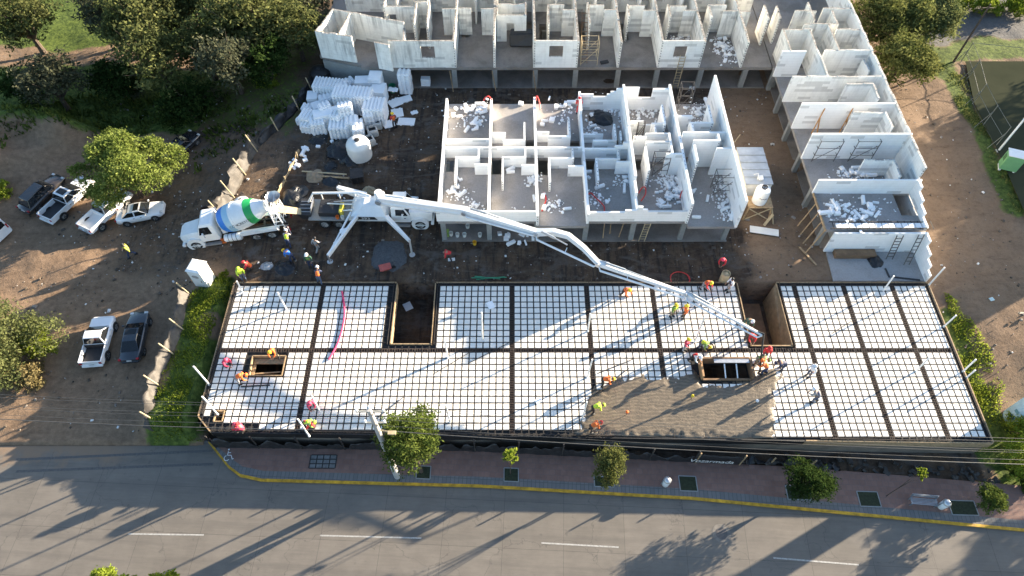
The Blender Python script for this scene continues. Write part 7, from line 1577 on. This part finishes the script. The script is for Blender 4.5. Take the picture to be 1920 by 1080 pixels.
# right edge: pillar, cabinet, poles, court fence
p = P(1899,783,-1.5); r = empty('painted_pillar', (p.x+.25,p.y,-1.7), 'pale blue painted round pillar at the right edge of the photo', 'pillar', None, world=False)
bm_ = plain('pillar_blue',(.36,.55,.66),.6,.12,1.2); q = MB(); q.lathe([(.85,0),(.85,5.6)],28); q.build('shaft',bm_,r,smooth=True); q = MB(); q.lathe([(.85,5.6),(1.2,6.0),(1.2,6.3)],28); q.build('cap',bm_,r); 
q = MB()
for k,(an,zz,w) in enumerate(((200,.9,.5),(215,1.3,.3),(188,1.6,.35))): q.box((.855*math.cos(R(an)),.855*math.sin(R(an)),zz),(.015,w,.3),R(an))
q.build('peeling_patch', plain('pillar_chip',(.12,.28,.33),.7), r)
p = P(1884,318,0); r = empty('green_cabinet', (p.x,p.y,0), 'green box with a white top beside a white pole at the right edge', 'cabinet', None, R(-20), world=False)
q = MB(); q.box((0,0,1.2),(1.5,1.0,1.7)); q.build('body', plain('cabinet_green',(.16,.36,.17),.5,.1,2), r, bevel=.03); q = MB(); q.box((0,0,2.09),(1.6,1.1,.08)); q.build('top', MT['white'], r); q = MB(); q.box((-.76,.05,1.4),(.02,.5,.6)); q.build('vent', plain('vent_green',(.06,.14,.06)), r)
for s in (-1,1): q = MB(); q.box((s*.6,0,.18),(.15,.9,.36)); q.build('foot', MT['white'], r)
p = P(1871,284,.0); q = MB(); q.cyl((p.x,p.y,0),(p.x,p.y,6.0),.11,.08,n=10); q.box((p.x,p.y,.05),(.4,.4,.1)); thing(q,'white_pole',MT['white'],'tall white pole behind the green box at the right edge','pole')
p = P(1787,117,0); q = MB(); q.cyl((p.x,p.y,0),(p.x,p.y,7.0),.12,.08,n=8); q.bar((p.x-.6,p.y,6.6),(p.x+.6,p.y,6.6),.08); thing(q,'utility_pole',MT['bark'],'slender dark pole beside the far lane','pole')
fpts = [P(u,v,0) for u,v in ((1800,118),(1812,150),(1823,195),(1843,235),(1866,275))]; r = empty('court_fence', fpts[0], 'thin wire fence with slanted stays round the sports court', 'fence'); fm_ = plain('fence_grey',(.16,.17,.15),.6)
for k,p in enumerate(fpts): q = MB(); q.bar(p,p+Vector((0,0,2.6)),.06); q.bar(p+Vector((0,0,1.8)),p+Vector((-1.0,-.3,0)),.04); q.build('post',fm_,r)
q = MB()
for z in (.1,1.3,2.55): q.tube([p+Vector((0,0,z)) for p in fpts],.025,4)
e = P(1935,132,0); q.tube([fpts[0]+Vector((0,0,2.55)),e+Vector((0,0,2.55))],.025,4); q.build('rail',fm_,r)
p = P(1853,567,-.6); q = MB(); q.bar((p.x+3.5,p.y,-1.0),(p.x+3.5,p.y,3),.08); q.tube([(p.x+3.5,p.y,2.9),(p.x,p.y,2.6)],.025,5); thing(q,'sign_arm',MT['scaf'],'thin arm reaching in from the right edge over the dirt path','arm') if False else None
q = MB(); q.box(p+Vector((0,0,.5)),(.35,.3,.06),.3); q.bar(p+Vector((0,0,.5)),p+Vector((0,0,-.3)),.04); thing(q,'marker_plate',plain('plate_blue',(.45,.6,.62),.5),'small pale blue plate on a stake on the dirt path','marker')
q = MB(); p = P(1907,572,-.5); 
for A,B in (((-.35,-.9),(.15,.6)),((.15,.6),(1.2,.55)),((-.35,-.9),(.9,-1.0))): q.bar(p+Vector((A[0],A[1],.12)),p+Vector((B[0],B[1],.12)),.16,.25)
thing(q,'drain_surround',plain('frame_pale',(.42,.38,.3),.8),'pale square concrete frame at the right edge on the dirt path','frame')
# billboard standing outside the frame to the right; its shadow lies on the path
r = empty('billboard', (63,44,0), 'tall billboard outside the right edge', 'billboard'); q = MB(); q.box((63,44,5.2),(.25,4.2,2.6),R(20)); q.build('panel',MT['conc_grey'],r); q = MB(); q.cyl((63,44,0),(63,44,4),.25,n=10); q.build('post',MT['rim'],r)

q = MB(); cp = [P(u,v,0) for u,v in ((1808,118),(1990,118),(2060,430),(1925,415),(1870,290),(1824,195))]; q.add([(p.x,p.y,.02) for p in cp],[tuple(range(6))])
cm, nt, b_ = nodes('court_green'); pp_ = geo(nt); nt.links.new(mix(nt, noise(nt, pp_, .5, 6), (.035,.040,.026), (.065,.068,.044)), b_.inputs['Base Color']); b_.inputs['Roughness'].default_value = .9
o = tag(q.build('sports_court', cm), 'dark green sports court at the right edge', 'court', kind='structure'); o.location.z = .2; b_.inputs['Specular IOR Level'].default_value = 0
